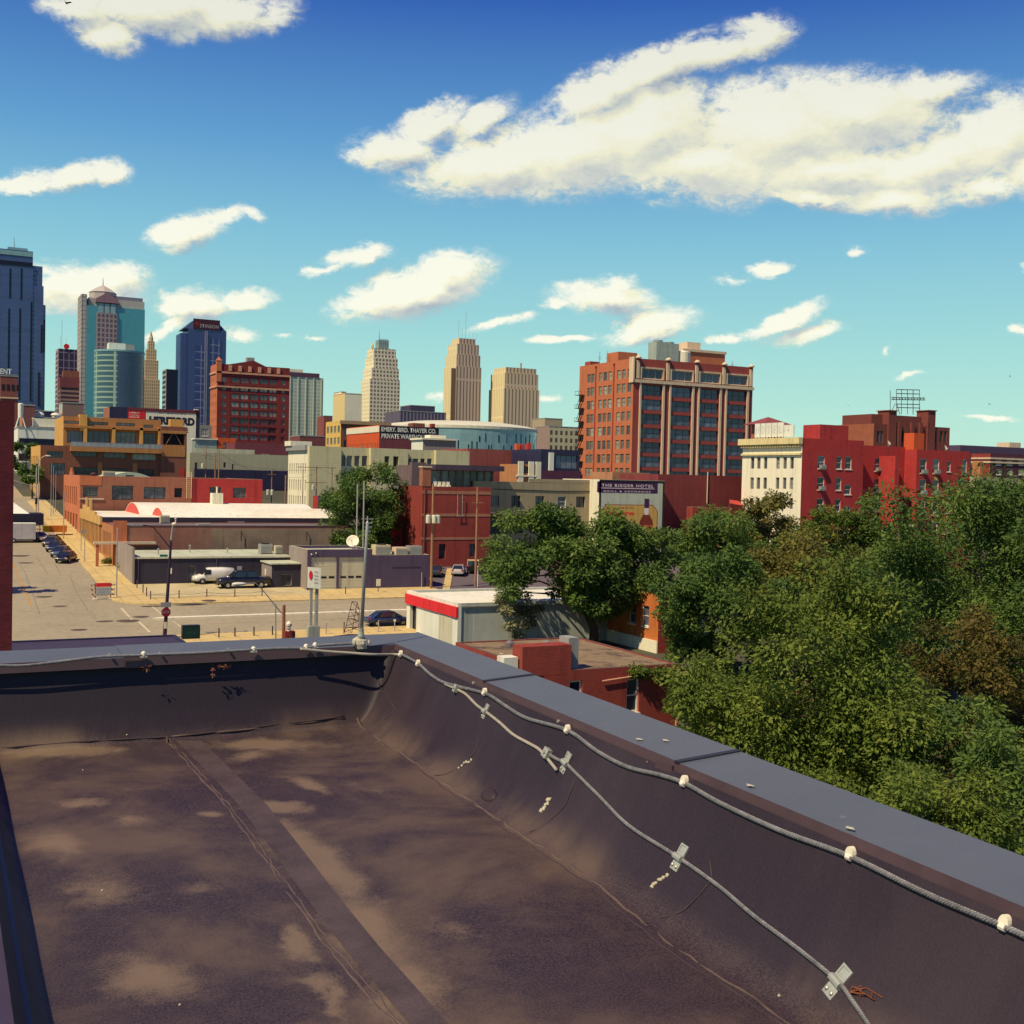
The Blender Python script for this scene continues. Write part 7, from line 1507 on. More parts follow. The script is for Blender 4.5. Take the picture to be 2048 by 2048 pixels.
for i, (x, yt) in enumerate(((103, 926), (107.5, 932), (112, 948))): t = at_north(x, yt, 226.0+i*4); o = thing('flag_pole', ('first', 'second', 'third')[i]+' bare thin pole from the left of the pole cluster', 'pole', (t.x, 226.0+i*4, zg(226.0+i*4)), 0, 'thin poles at the far corner'); MB().tube([(0, 0, 0), (0, 0, t.z-zg(226.0+i*4))], [.08, .05], 6).obj('pole', GREYM, o)
lamp_post('single street lamp before the red hotel court', Vector((on_z(1797, 1080, 150).x, on_z(1797, 1080, 150).y, on_z(1797, 1080, 150).z)), at_depth(1799, 1060, 150).z-on_z(1797, 1080, 150).z, 1.4, -.3, .08)
slim_pole('tall pale post in front of the plum brick wall', 1344, 1110, 1005, .08, TRIM)
# aerial cluster and dish on the garage roof
g0 = (47.3, 137.5)
dish('large white satellite dish on the garage roof', (46.3, 136.4, 6.2), .8, -.5, 'rooftop aerials of the garage')
for i, (x, yt, lb) in enumerate(((717, 968, 'tall whip aerial left above the garage roof'), (730, 962, 'taller whip aerial right above the garage roof'), (738, 1032, 'aerial mast with short bars on the garage roof'))):
    c = at_north(x-4, 1092, 138.0); t = at_north(x, yt, 138.0); antenna(lb, c.x, 138.0, 6.15, t.z-6.15, 0 if i < 2 else 4, 'rooftop aerials of the garage')
# birds
def bird(label, px, py, d, span, roll):
    o = thing('bird', label, 'bird', tuple(at_depth(px, py, d)), roll, 'birds in the sky'); s_ = span/2
    b = MB(); b.loft([[(-.12*span, 0, 0), (-.12*span, .001, .001), (-.12*span, .001, 0)], [(0, -.05*span, -.02*span), (0, .05*span, -.02*span), (0, 0, .05*span)], [(.2*span, 0, 0), (.2*span, .001, .001), (.2*span, .001, 0)]])
    for q in (-1, 1): b.loft([[(.08*span, 0, 0), (-.06*span, 0, 0), (0, 0, .012*span)], [(.02*span, q*s_*.5, .16*span), (-.08*span, q*s_*.5, .16*span), (-.03*span, q*s_*.5, .17*span)], [(-.14*span, q*s_, .10*span), (-.15*span, q*s_, .10*span), (-.145*span, q*s_, .103*span)]])
    b.obj('body', plain('bird_black', (.015, .014, .018), .8), o, rot=(.5, .3, 0)); return o
bird('dark swallow at the top left over the large cloud', 132, 6, 22, .34, 1.0); bird('tiny bird above the brown castle building roof', 1696, 811, 90, .34, .4); bird('tiny bird right of the steel billboard frame', 1979, 809, 80, .34, 1.6); bird('tiny bird high at the right edge of the sky', 2020, 753, 80, .32, 2.2)
# ---------------------------------------------------------------- our own roof
DK = EYE-1.62
def e_in(n): return 2.583+.0235*n
def memb(e, n):
    t1_ = max(0.0, 1-(e_in(n)-.012-e)/.31); t2_ = max(0.0, 1-(7.25-n)/.17); t3_ = max(0.0, 1-(e-.235)/.08)
    h1, h2, h3 = .465*t1_**1.9, .465*t2_**1.25, .10*t3_**1.4
    return min(.468, (h1**3+h2**3+h3**3)**(1/3)) + .004*math.sin(e*3.1+n*1.7)*math.sin(n*2.3-e) *(1-max(t1_, t2_, t3_))
def on_membrane(px, py, lift=0.0):
    r = ray(px, py); d = 1.2
    while d < 14:
        p = CAM+r*d
        if p.y > 7.2: return Vector((p.x, 7.24, p.z))-r.normalized()*lift
        if p.x > e_in(p.y)-.02: return Vector((e_in(p.y)-.02, p.y, p.z))-r.normalized()*lift
        if p.z <= DK+memb(p.x, p.y): return p-r.normalized()*lift
        d += .004
    return CAM+r*d
house = thing('rooftop_building', 'dark flat roof with slate metal parapet caps in the foreground', 'building', (0, 0, 0))
# membrane material: black rubber with pale dust where water dried
m, t, b_ = _start('roof_membrane', .62, 0.0, .35); MATS['roof_membrane'] = m
tc = t.node('ShaderNodeTexCoord'); pos = tc.outputs['Object']
flat = t.node('ShaderNodeVectorMath', {0: pos, 1: (1, 1, 0)}, operation='MULTIPLY')
na = noise(t, flat.outputs[0], 1.1, 6.0, .6, .4); nb = noise(t, flat.outputs[0], 7.0, 5.0, .7); ng = noise(t, pos, 120.0, 3.0, .75)
wv_ = t.node('ShaderNodeVectorMath', {0: t.node('ShaderNodeVectorMath', {0: na.outputs['Color'], 1: (.5, .5, .5)}, operation='SUBTRACT').outputs[0], 1: (.55, .55, 0)}, operation='MULTIPLY')
wpv = t.node('ShaderNodeVectorMath', {0: flat.outputs[0], 1: wv_.outputs[0]}, operation='ADD')
sepz_ = t.node('ShaderNodeSeparateXYZ', {0: pos})
acc = None
def dpt(px, py): p = at_height(px, py, DK); return p.x, p.y
for (px_, py_, pxe, pye, wd, st) in [(70, 1505, 190, 1505, .16, .9), (420, 1490, 600, 1490, .16, .9), (450, 1520, 520, 1505, .12, .7), (590, 1555, 630, 1580, .07, .9), (510, 1610, 560, 1625, .10, .95), (560, 1650, 690, 1790, .13, .95),
        (700, 1800, 770, 1890, .14, .9), (780, 1910, 850, 2000, .13, .8), (120, 1680, 150, 1710, .13, .75), (180, 1760, 200, 1800, .13, .6), (260, 1930, 310, 1990, .17, .75), (150, 1610, 190, 1615, .08, .7),
        (405, 1625, 420, 1630, .06, .8), (570, 1850, 610, 1910, .06, .85), (620, 1930, 690, 2040, .05, .7), (270, 1640, 290, 1660, .09, .55), (360, 1780, 390, 1775, .10, .5), (870, 1850, 900, 1860, .14, .4), (700, 1560, 780, 1590, .16, .35), (640, 1480, 700, 1500, .15, .4), (420, 1600, 500, 1560, .2, .3)]:
    a0, a1_ = dpt(px_, py_), dpt(pxe, pye); cx_, cy_ = (a0[0]+a1_[0])/2, (a0[1]+a1_[1])/2; ln = math.hypot(a1_[0]-a0[0], a1_[1]-a0[1])/2+wd
    mp = t.node('ShaderNodeMapping', {0: wpv.outputs[0]}, vector_type='TEXTURE'); mp.inputs[1].default_value = (cx_, cy_, 0); mp.inputs[2].default_value = (0, 0, math.atan2(a1_[1]-a0[1], a1_[0]-a0[0])); mp.inputs[3].default_value = (ln*1.5, wd*1.7, 1)
    gr = t.node('ShaderNodeTexGradient', {0: mp.outputs[0]}, gradient_type='SPHERICAL'); q = t.math('MULTIPLY', gr.outputs[1], st)
    acc = q if acc is None else t.math('SMOOTH_MAX', acc, q, .1)
dust = t.smooth(t.math('ADD', acc, t.math('ADD', t.math('MULTIPLY', t.math('SUBTRACT', nb.outputs[0], .5), .55), t.math('MULTIPLY', t.math('SUBTRACT', ng.outputs[0], .5), .35))), .20, .68)
soft = t.math('MULTIPLY', t.smooth(na.outputs[0], .42, .64), .7)
sepz = t.node('ShaderNodeSeparateXYZ', {0: pos})
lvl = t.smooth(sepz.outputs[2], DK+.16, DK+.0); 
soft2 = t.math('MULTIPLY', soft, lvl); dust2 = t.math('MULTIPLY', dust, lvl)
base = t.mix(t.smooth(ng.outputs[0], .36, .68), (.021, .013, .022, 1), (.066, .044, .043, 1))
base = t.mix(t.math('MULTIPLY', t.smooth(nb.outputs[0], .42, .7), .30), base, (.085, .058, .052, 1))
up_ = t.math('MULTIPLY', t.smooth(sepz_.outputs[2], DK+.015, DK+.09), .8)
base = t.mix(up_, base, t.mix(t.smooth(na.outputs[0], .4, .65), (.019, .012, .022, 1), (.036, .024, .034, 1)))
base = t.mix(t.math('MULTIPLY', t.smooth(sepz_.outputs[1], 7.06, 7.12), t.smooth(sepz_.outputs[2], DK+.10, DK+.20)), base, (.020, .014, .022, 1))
c1_ = t.mix(soft2, base, (.13, .088, .060, 1)); c2_ = t.mix(t.math('MULTIPLY', dust2, .60), c1_, (.24, .17, .105, 1))
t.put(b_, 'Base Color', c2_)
bp = t.node('ShaderNodeBump', {'Strength': .35, 'Distance': .004, 'Height': t.math('ADD', ng.outputs[0], t.math('MULTIPLY', nb.outputs[0], 2.0))}); t.put(b_, 'Normal', bp.outputs[0])
MEM = m
NE, NN = 110, 190
ss = [0+1*(k/NE) for k in range(NE+1)]; ss = [.5-.5*math.cos(math.pi*s_) if False else s_ for s_ in ss]
sE = sorted(set([.19/2.6*0 + k*.012 for k in range(9)] + [.1+.72*k/40 for k in range(41)] + [.82+.18*k/46 for k in range(47)]))
nN = sorted(set([-4+10.9*k/110 for k in range(111)] + [6.9+.349*k/40 for k in range(41)]))
b = MB()
for n_ in nN:
    for s_ in sE: e = .19+(e_in(n_)-.012-.19)*s_; b.v.append((e, n_, DK+memb(e, n_)))
w_ = len(sE)
for j in range(len(nN)-1):
    for i in range(w_-1): q = j*w_+i; b.f.append((q, q+1, q+1+w_, q+w_)); b.m.append(0)
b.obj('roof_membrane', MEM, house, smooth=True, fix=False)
b = MB(); b.box(-.12, .185, -4, 7.18, -.3, DK+.05).box(-.12, .185, 7.181, 7.5, -.3, DK+.44).prism([(.19, 7.26), (e_in(7.26)+.28, 7.26), (e_in(7.5)+.28, 7.5), (.19, 7.5)], -.3, DK+.44).prism([(e_in(-4)+.004, -4), (e_in(-4)+.27, -4), (e_in(7.26)+.27, 7.255), (e_in(7.26)+.004, 7.255)], -.3, DK+.44)
b.obj('parapet_wall', CHAR, house)
m, t, b_ = _start('coping_metal', .42, 0.0, .5); MATS['coping_metal'] = m
tc = t.node('ShaderNodeTexCoord'); a = noise(t, tc.outputs['Object'], 2.0, 6.0, .65); f_ = noise(t, tc.outputs['Object'], 40.0, 4.0, .7); sp_ = noise(t, tc.outputs['Object'], 260, 2, .6)
k_ = t.math('ADD', 1.0, t.math('ADD', t.math('MULTIPLY', t.math('SUBTRACT', a.outputs[0], .5), .35), t.math('ADD', t.math('MULTIPLY', t.math('SUBTRACT', f_.outputs[0], .5), .14), t.math('MULTIPLY', t.math('SUBTRACT', sp_.outputs[0], .5), .22))))
c = t.node('ShaderNodeVectorMath', {0: (.094, .106, .124), 'Scale': k_}, operation='SCALE').outputs[0]
c = t.mix(t.smooth(noise(t, tc.outputs['Object'], 9.0, 6.0, .7).outputs[0], .66, .74), c, (.17, .165, .16, 1))
t.put(b_, 'Base Color', c); t.put(b_, 'Roughness', t.math('ADD', .38, t.math('MULTIPLY', f_.outputs[0], .25)))
bpc = t.node('ShaderNodeBump', {'Strength': .25, 'Distance': .02, 'Height': noise(t, tc.outputs['Object'], 4.5, 3.0, .5).outputs[0]}); t.put(b_, 'Normal', bpc.outputs[0])
COP = m; LIP = plain('coping_lip', (.085, .052, .062), .5, .15, 2.0, spec=.4)
def coping(pts_in, pts_out, z_in, z_out, lip, dz, lap_first=False):
    """one folded cap: inner edge, outer edge and a turned down lip each side"""
    b = MB(); ins = [Vector((x, y, z_in+dz)) for x, y in pts_in]; outs = [Vector((x, y, z_out+dz)) for x, y in pts_out]
    th_ = .003
    for k in range(len(ins)-1):
        b.quad(ins[k], ins[k+1], outs[k+1], outs[k], 0)
        a, c_ = ins[k], ins[k+1]; dn = Vector((0, 0, -lip)); inw = (ins[k]-outs[k]).normalized()*.008
        b.quad(a+inw*.2, c_+inw*.2, c_+dn+inw, a+dn+inw, 1); b.quad(outs[k], outs[k+1], outs[k+1]+dn*1.4, outs[k]+dn*1.4, 1); b.quad(a+dn+inw, c_+dn+inw, c_+dn-inw*2, a+dn-inw*2, 1)
        b.quad(a, c_, c_+inw*.2, a+inw*.2, 1)
    for q in (0, -1): b.quad(ins[q], outs[q], outs[q]+Vector((0, 0, -.06)), ins[q]+Vector((0, 0, -.06)), 1)
    return b
zi, zo = DK+.500, DK+.520
j1 = at_height(968, 1362, zi).y; j2 = at_height(1312, 1525, zi).y
jx = at_height(240, 1300, zi).x
runs = [(-4.0, j2-.0, .0), (j2-.03, j1, .004), (j1-.03, 7.215, .008)]
for k, (a, c_, dz) in enumerate(runs):
    end_out = 7.56 if k == 2 else c_
    coping([(e_in(a), a), (e_in(c_), c_)], [(e_in(a)+.305, a), (e_in(c_)+.305, end_out)], zi, zo, .058, dz).obj('coping', [COP, LIP], house, fix=False)
coping([(jx-.02, 7.2), (e_in(7.2)-.003, 7.2)], [(jx-.02, 7.56), (e_in(7.56)+.30, 7.562)], zi-.002, zo-.002, .058, .004).obj('coping', [COP, LIP], house, fix=False)
coping([(-.2, 7.2), (jx, 7.2)], [(-.2, 7.56), (jx, 7.56)], zi-.002, zo-.002, .058, -.001).obj('coping', [COP, LIP], house, fix=False)
coping([(.245, -4), (.245, 7.17)], [(-.16, -4), (-.16, 7.17)], DK+.105, DK+.115, .05, 0).obj('coping', [plain('vignetted_cap', (.055, .042, .085), .5, .15, 3), LIP], house, fix=False)  # vignette darkening put into this cap's colour
for (qa, dz_) in ((j1-.03, .0095), (j2-.03, .0055)):
    b = MB(); i0, i1 = Vector((e_in(qa)-.004, qa, zi+dz_)), Vector((e_in(qa)+.307, qa, zo+dz_)); dd = Vector((0, .016, 0)); b.loft([[i0-dd, i0+dd, i0+dd-Vector((0, 0, .012)), i0-dd-Vector((0, 0, .012))], [i1-dd, i1+dd, i1+dd-Vector((0, 0, .012)), i1-dd-Vector((0, 0, .012))]]); b.obj('coping_joint', plain('joint_shadow', (.022, .018, .030), .5), house)  # dark strip painted in for the shadow line where the caps overlap
b = MB().box(jx-.01, jx+.12, 7.183, 7.192, DK+.435, DK+.485); b.obj('joint_cover', LIP, house)
q = at_height(1308, 1523, zi).y; MB().prism([(e_in(q)-.016, q-.03), (e_in(q)-.010, q-.03), (e_in(q)-.010, q+.09), (e_in(q)-.016, q+.09)], DK+.43, DK+.485).obj('joint_cover', LIP, house)
SEAM = plain('seam_bead', (.105, .072, .062), .75, .35, 9.0); SEAMD = plain('seam_shadow_lap', (.05, .035, .04), .7, .3, 9)
def on_deck_line(pxs, r, mat, name, lift=.002, wob=.008, seed=1, flatten=.45):
    rnd = random.Random(seed); P = [on_membrane(*p) for p in pxs]; Q = []
    for k in range(len(P)-1):
        n_ = max(2, int((P[k+1]-P[k]).length/.07))
        for i in range(n_): Q.append(P[k].lerp(P[k+1], i/n_))
    Q.append(P[-1]); Q = [Vector((v.x+rnd.uniform(-wob, wob), v.y+rnd.uniform(-wob, wob), DK+memb(min(v.x, e_in(v.y)-.013), min(v.y, 7.24))+lift)) for v in Q]
    b = MB(); b.tube(Q, [r*rnd.uniform(.7, 1.25) for _ in Q], 6)
    o = b.obj(name, mat, house, smooth=True); return o
on_deck_line([(332, 1475), (450, 1610), (560, 1765), (660, 1900), (800, 2060)], .007, SEAM, 'membrane_seam', seed=2, lift=-.0045); on_deck_line([(340, 1478), (460, 1612), (572, 1766), (675, 1902), (812, 2060)], .006, SEAM, 'membrane_seam', seed=3, lift=-.004)
on_deck_line([(715, 1436), (880, 1560), (1030, 1660), (1200, 1770), (1330, 1880), (1600, 2060)], .008, SEAM, 'membrane_seam', seed=4, lift=-.0055); on_deck_line([(722, 1450), (880, 1570), (1030, 1672), (1192, 1778), (1322, 1890), (1585, 2060)], .006, SEAMD, 'membrane_seam', seed=5, lift=-.004)
on_deck_line([(0, 1497), (180, 1484), (340, 1474), (520, 1455), (690, 1434)], .007, SEAMD, 'membrane_seam', seed=6, lift=-.002)
on_deck_line([(345, 1474), (520, 1458), (690, 1437)], .006, SEAM, 'membrane_seam', seed=16, lift=-.002)
for k, px_ in enumerate([[(1150, 1560), (1132, 1610), (1090, 1650), (1060, 1665)], [(1420, 1720), (1425, 1760), (1370, 1820), (1318, 1838)], [(960, 1475), (952, 1500), (930, 1530), (868, 1552)], [(755, 1360), (772, 1385), (790, 1420), (770, 1440)]]):
    on_deck_line(px_, .0035, SEAMD, 'patch_edge', wob=.003, seed=30+k, lift=.0)
BLQ = on_membrane(978, 1590, -.006); BLN = on_membrane(975, 1590)
b = MB()
def tape(name, L_, R_, mat, lift=.0022):
    A_, B_ = [on_membrane(*p) for p in L_], [on_membrane(*p) for p in R_]; b = MB(); rows = []
    for k in range(len(A_)-1):
        for i in range(6):
            rows.append((A_[k].lerp(A_[k+1], i/6), B_[k].lerp(B_[k+1], i/6)))
    rows.append((A_[-1], B_[-1])); f_ = lambda v: (v.x, v.y, DK+memb(v.x, v.y)+lift)
    for k in range(len(rows)-1):
        (a0, b0_), (a1_, b1_) = rows[k], rows[k+1]; n = 4
        for j in range(n): b.quad(f_(a0.lerp(b0_, j/n)), f_(a0.lerp(b0_, (j+1)/n)), f_(a1_.lerp(b1_, (j+1)/n)), f_(a1_.lerp(b1_, j/n)))
    return b.obj(name, mat, house, fix=False)
TAPE = plain('lap_tape', (.074, .052, .051), .6, .4, 5.0, spec=.3, bump=.2)
tape('seam_tape', [(352, 1482), (478, 1612), (590, 1766), (692, 1902), (836, 2070)], [(402, 1482), (535, 1612), (655, 1766), (765, 1902), (915, 2070)], TAPE)
# lightning conductor cables
CABL = plain('cable_aluminium', (.25, .25, .25), .5, .5, 30.0, metal=.35, spec=.5); CABW = plain('cable_pale', (.46, .42, .34), .55, .15, 30.0, metal=.1)
# stranded texture
def strand(mat):
    t = NT(mat.node_tree); tc_ = t.node('ShaderNodeTexCoord'); wv2_ = t.node('ShaderNodeTexWave', {0: tc_.outputs['Object'], 1: 55.0, 2: 2.0}, wave_type='BANDS', bands_direction='DIAGONAL')
    bp_ = t.node('ShaderNodeBump', {'Strength': .9, 'Distance': .003, 'Height': wv2_.outputs['Fac']}); t.put(t.n['Principled BSDF'], 'Normal', bp_.outputs[0])
strand(CABL); strand(CABW)
def smooth_line(P, per=6):
    out = []
    for k in range(len(P)-1):
        p0, p1, p2, p3 = P[max(0, k-1)], P[k], P[k+1], P[min(len(P)-1, k+2)]
        for i in range(per):
            t_ = i/per; out.append(.5*((2*p1)+(p2-p0)*t_+(2*p0-5*p1+4*p2-p3)*t_*t_+(3*p1-p0-3*p2+p3)*t_**3))
    out.append(P[-1]); return out
def cable(label, P, r, mat, group='lightning conductor cables'):
    o = MB().tube(smooth_line(P), r, 9).obj('conductor_cable', mat, None, smooth=True); return tag(o, label, 'cable', group)
R1 = .0095
def wallp(px, py, n_=7.165): return at_north(px, py, n_)
far = [wallp(-60, 1328), wallp(0, 1331), wallp(50, 1331), wallp(130, 1322), wallp(200, 1314), wallp(270, 1311), wallp(400, 1306), wallp(480, 1301), wallp(560, 1297), wallp(610, 1296), wallp(640, 1291), wallp(700, 1287), wallp(725, 1284)]
cable('grey cable running under the far parapet cap', far, R1*.9, CABL)
bridge = [wallp(600, 1298, 7.15), wallp(655, 1303, 7.13), wallp(700, 1306, 7.1), wallp(745, 1309, 7.06), on_membrane(790, 1309, .03), on_membrane(806, 1310, .014)]
cable('pale stiff cable bridging the roof corner', bridge, R1*.95, CABW)
up = [on_membrane(806, 1310, .014)]+[on_membrane(x, y, .010) for x, y in ((835, 1326), (862, 1350), (890, 1366), (945, 1380), (978, 1390), (1020, 1418), (1055, 1437), (1135, 1461), (1195, 1503), (1255, 1534), (1320, 1550), (1372, 1568), (1440, 1606), (1560, 1661), (1700, 1713), (1850, 1786), (2010, 1854), (2120, 1905))]
cable('long grey cable wandering below the right parapet cap', up, R1, CABL)
lowp = [on_membrane(x, y, .010) for x, y in ((890, 1368), (918, 1381), (933, 1390), (954, 1411), (972, 1424), (999, 1445), (1026, 1469), (1056, 1486), (1077, 1498), (1092, 1514))]+[on_membrane(1113, 1540, .03)]
cable('upper stretch of the slanting lower cable ending at the splice', lowp, R1*.85, CABW)
low2 = [on_membrane(1098, 1509, .02)]+[on_membrane(x, y, .010) for x, y in ((1115, 1519), (1131, 1526), (1149, 1544), (1200, 1594), (1257, 1651), (1349, 1710), (1433, 1769), (1507, 1831), (1595, 1897), (1674, 1962), (1705, 2002), (1738, 2050), (1775, 2110))]
cable('long twisted cable crossing down the right upstand to the bottom edge', low2, R1*.85, CABL)
def basis(px, py, px2, py2):
    a = on_membrane(px, py); c = on_membrane(px2, py2); x = (c-a).normalized(); q = on_membrane(px+6, py-4); y = (q-a); y = (y-x*y.dot(x)).normalized(); z = x.cross(y)
    if z.dot(CAM-a) < 0: y = -y; z = x.cross(y)
    return a, Matrix((x, y, z)).transposed()
def clip(label, px, py, px2, py2, s_=1.0):
    a, M = basis(px, py, px2, py2); o = thing('cable_clip', label, 'cable clip', tuple(a), 0, 'white cable clips under the parapet caps'); o.rotation_euler = M.to_euler()
    b = MB(); n = 10
    b.loft([[(s_*.019*math.cos(math.pi*k/(n-1)), .004+s_*.034*math.sin(math.pi*k/(n-1)), z) for k in range(n)] for z in (-.004, .014)]); b.obj('hood', WHITEP, o)
    MB().tube([(-.010, 0, .011), (.010, 0, .011)], .0108, 8).obj('grip', FR_W, o)
for i, (px_, py_) in enumerate([(803, 1310), (838, 1329), (971, 1387), (1137, 1462), (1370, 1568), (1703, 1714), (2011, 1854)]):
    clip('white hooded clip on the right cable, %s from the roof corner' % ('first', 'second', 'third', 'fourth', 'fifth', 'sixth', 'seventh')[i], px_, py_, px_+14, py_+7, .8+.12*(i > 3))
for i, (px_, py_) in enumerate([(287, 1309), (507, 1299), (612, 1294), (630, 1291)]):
    a = at_north(px_, py_, 7.17); o = thing('cable_clip', 'white lump clip on the far cable, %s from the left' % ('first', 'second', 'third', 'last')[i], 'cable clip', tuple(a), 0, 'white cable clips under the parapet caps')
    b = MB().lathe((0, 0, 0), [(.006, -.013), (.016, -.004), (.014, .012), (.005, .020)], 9); b.obj('hood', WHITEP, o); MB().box(-.02, .02, -.012, .012, -.016, -.006).obj('grip', FR_W, o)
a, M = basis(978, 1590, 992, 1600); b = MB(); n = 14
b.loft([[tuple(a+M@Vector((.085*math.cos(2*math.pi*k/n), .045*math.sin(2*math.pi*k/n), -.002))) for k in range(n)], [tuple(a+M@Vector((.06*math.cos(2*math.pi*k/n), .03*math.sin(2*math.pi*k/n), .010))) for k in range(n)], [tuple(a+M@Vector((.02*math.cos(2*math.pi*k/n), .01*math.sin(2*math.pi*k/n), .014))) for k in range(n)]]); b.obj('membrane_blister', MEM, house, smooth=True)
PUTTY = plain('white_putty', (.62, .56, .40), .85, .25, 40.0, bump=.6)
def clamp(label, px, py, px2, py2, s_, slots=True):
    a, M = basis(px, py, px2, py2); o = thing('cable_clamp', label, 'cable clamp', tuple(a), 0, 'metal plate clamps on the lower cable'); o.rotation_euler = M.to_euler()
    b = MB().box(-.022*s_, .022*s_, -.045*s_, .05*s_, .002, .006); b.box(-.022*s_, .022*s_, .012*s_, .018*s_, .0062, .0095); b.box(-.022*s_, .022*s_, .044*s_, .05*s_, .0062, .0095); b.box(-.022*s_, -.016*s_, .018*s_, .044*s_, .0062, .0095); b.box(.016*s_, .022*s_, .018*s_, .044*s_, .0062, .0095); b.obj('plate', plain('clamp_metal', (.40, .42, .37), .5, .3, 20, metal=.3), o)
    MB().tube([(-.024*s_, 0, .010), (.024*s_, 0, .010)], .0135, 8).obj('saddle', plain('clamp_metal', (.52, .54, .47)), o)
    for (x, y) in ((-.012, -.03), (.012, -.03)): MB().lathe((x*s_, y*s_, .0062), [(.006*s_, 0), (.006*s_, .006), (.003*s_, .008)], 8).obj('bolt', STEEL, o)
clamp('small weathered clamp high on the lower cable near the corner', 972, 1424, 999, 1445, .85); clamp('corroded clamp beside the cable splice', 1133, 1527, 1149, 1544, 1.05)
clamp('pale plate clamp halfway down the lower cable', 1360, 1717, 1420, 1760, 1.1); clamp('clean plate clamp near the bottom edge of the roof', 1676, 1966, 1705, 2002, 1.15)
a, M = basis(1098, 1511, 1115, 1530); o = thing('cable_splice', 'square metal splice joining the two lower cables', 'splice', tuple(a)); o.rotation_euler = M.to_euler(); MB().box(-.024, .024, -.016, .030, .004, .030).obj('block', plain('clamp_metal', (.52, .54, .47)), o); MB().lathe((0, .008, .0302), [(.009, 0), (.009, .007)], 6).obj('bolt', STEEL, o)
a, M = basis(916, 1378, 930, 1388); o = thing('cable_splice', 'small metal tee where the lower cable leaves the upper one', 'splice', tuple(a)); o.rotation_euler = M.to_euler(); MB().box(-.015, .015, -.022, .022, .004, .026).obj('block', plain('clamp_metal', (.52, .54, .47)), o); MB().lathe((0, .0, .0262), [(.007, 0), (.007, .006)], 6).obj('bolt', STEEL, o)
def blob(label, pts, s_):
    o = None; rnd = random.Random(len(label)); b = MB()
    full = [pts[0]]
    for k in range(len(pts)-1):
        for t_ in (.33, .66, 1.0): full.append((pts[k][0]+(pts[k+1][0]-pts[k][0])*t_+rnd.uniform(-2, 2), pts[k][1]+(pts[k+1][1]-pts[k][1])*t_+rnd.uniform(-2, 2)))
    for (px_, py_) in full:
        a, M = basis(px_, py_, px_+10, py_+7)
        n = 12; ring = []
        for k in range(n): q = 2*math.pi*k/n; r_ = s_*rnd.uniform(.55, 1.25); ring.append(a+M@Vector((r_*1.0*math.cos(q), r_*.75*math.sin(q), .001)))
        top = [a+(v-a)*.55+M@Vector((0, 0, .005)) for v in ring]; b.loft([[tuple(v) for v in ring], [tuple(v) for v in top]])
    return tag(b.obj('putty_smear', PUTTY, None, smooth=True), label, 'putty', 'white putty smears on the upstand')
blob('two small white putty smears above the long seam nearest the corner', [(918, 1536), (941, 1520), (930, 1528)], .012); blob('thick white putty smear below the cable splice', [(1082, 1622), (1092, 1610), (1100, 1598)], .017)
blob('broken white putty smear beside the halfway clamp', [(1304, 1773), (1318, 1762), (1334, 1751)], .0125); blob('tiny white putty crumb on the deck near the bottom seam', [(1559, 1992)], .008)
for i, (px_, py_, mat) in enumerate([(205, 1782, WHITEP), (360, 2011, WHITEP), (254, 1470, TRIM), (166, 1541, WHITEP)]):
    blob('%s pale speck of debris on the open roof deck' % ('first', 'second', 'third', 'fourth')[i], [(px_, py_)], .007)
for i, (px_, py_) in enumerate(((1278, 1478), (1331, 1483), (1700, 1655), (1500, 1570), (1003, 1315))):
    a = at_height(px_, py_, zi+.012); e_ = a.x; zz = zi+(zo-zi)*(e_-e_in(a.y))/.305+.0095; b = MB(); rnd = random.Random(i); n = 10
    ring = [(e_+.012*rnd.uniform(.5, 1.3)*math.cos(2*math.pi*k/n), a.y+.02*rnd.uniform(.5, 1.3)*math.sin(2*math.pi*k/n), zz) for k in range(n)]
    b.loft([ring, [(e_+(x-e_)*.5, a.y+(y-a.y)*.5, z+.002) for x, y, z in ring]]); tag(b.obj('bird_dropping', PUTTY, None), 'pale speck of bird dirt on the right parapet cap, %s from the far corner' % ('second', 'third', 'fifth', 'fourth', 'first')[i], 'bird dropping', 'bird dirt on the right cap')
SCR = plain('screw_head', (.55, .50, .42), .4, metal=.5)
for i, (px_, py_) in enumerate([(947, 1366), (1117, 1443), (1296, 1526), (1772, 1739)]):
    p = at_east(px_, py_, e_in(at_height(px_, py_, DK+.47).y)-.008); o = MB().lathe((0, 0, 0), [(.009, -.006), (.009, .004), (.004, .008)], 8, axis='x').obj('screw_head', SCR, None, tuple(p)); tag(o, 'washer headed screw on the right cap lip, %s from the corner' % ('first', 'second', 'third', 'fourth')[i], 'screw', 'screws in the right cap lip')
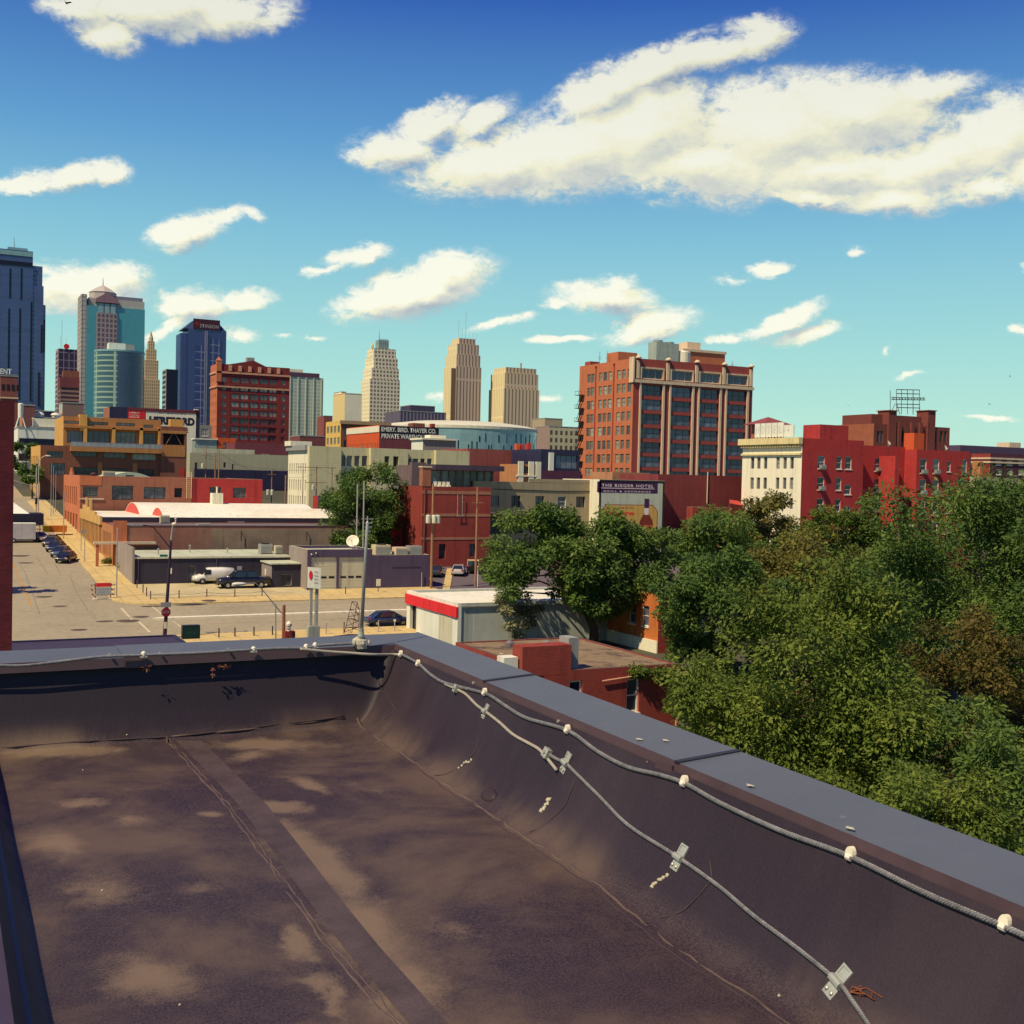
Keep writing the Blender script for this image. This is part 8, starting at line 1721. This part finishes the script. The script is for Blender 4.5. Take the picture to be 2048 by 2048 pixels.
for i, (px_, py_) in enumerate([(219, 1310), (320, 1307), (456, 1299)]):
    p = at_north(px_, py_-1, 7.185); o = MB().lathe((0, 0, 0), [(.008, -.008), (.008, .004), (.004, .006)], 8, axis='y').obj('screw_head', SCR, None, tuple(p)); tag(o, 'washer headed screw on the far cap lip, %s from the left' % ('first', 'second', 'third')[i], 'screw', 'screws in the far cap lip')
rng = np.random.default_rng(77); dl = thing('dry_leaves', 'brown dry leaves caught on the far wall', 'leaves', (0, 0, 0)); C = np.array([list(at_north(x, y, 7.14)) for x, y in ((432, 1336), (442, 1331), (455, 1334), (428, 1346), (293, 1336))])
put('leaf_cluster', np_leaves('leaf_cluster', C, np.full(5, .015), np.full(5, 9), .022, leaf_mat('dry_leaf', (.14, .05, .03), (.25, .10, .06), (.34, .16, .1)), rng), dl)
rng = np.random.default_rng(78); dg_ = thing('dry_twig', 'dry reddish twig caught under the lowest clamp', 'twig', (0, 0, 0)); b = MB(); a = on_membrane(1700, 1985, .012)
for k in range(7): b.tube([a, a+Vector((rng.uniform(-.02, .05), rng.uniform(-.09, .01), rng.uniform(0, .03))), a+Vector((rng.uniform(-.02, .08), rng.uniform(-.15, -.03), rng.uniform(0, .03)))], .0018, 4)
b.obj('twig', plain('twig_red', (.22, .07, .03), .8), dg_)
# lightning mast
a = at_north(722, 1283, 7.15); ms = thing('lightning_mast', 'slender grey lightning mast clamped at the far roof corner', 'mast', tuple(a)); tp = at_north(735, 1042, 7.15)
MB().tube([(0, 0, .03), tuple((tp-a)*.985), tuple(tp-a)], [.0125, .0100, .006], 12).obj('rod', plain('mast_grey', (.42, .40, .37), .45, .15, 8, metal=.4), ms, smooth=True)
MB().lathe((0, 0, .02), [(.02, 0), (.024, .015), (.018, .045), (.018, .065)], 12).obj('collar', plain('clamp_metal', (.52, .54, .47)), ms)
b = MB().lathe((0, .02, -.03), [(.03, 0), (.055, .012), (.05, .04), (.026, .058)], 14); b.box(-.03, .03, -.03, .03, -.045, -.012); b.obj('clamp_base', PUTTY, ms)
for (x, y) in ((-.05, -.01), (.05, -.01), (.0, -.04)): MB().lathe((x, y, -.02), [(.012, 0), (.014, .012), (.006, .03)], 8).obj('bolt', STEEL, ms)
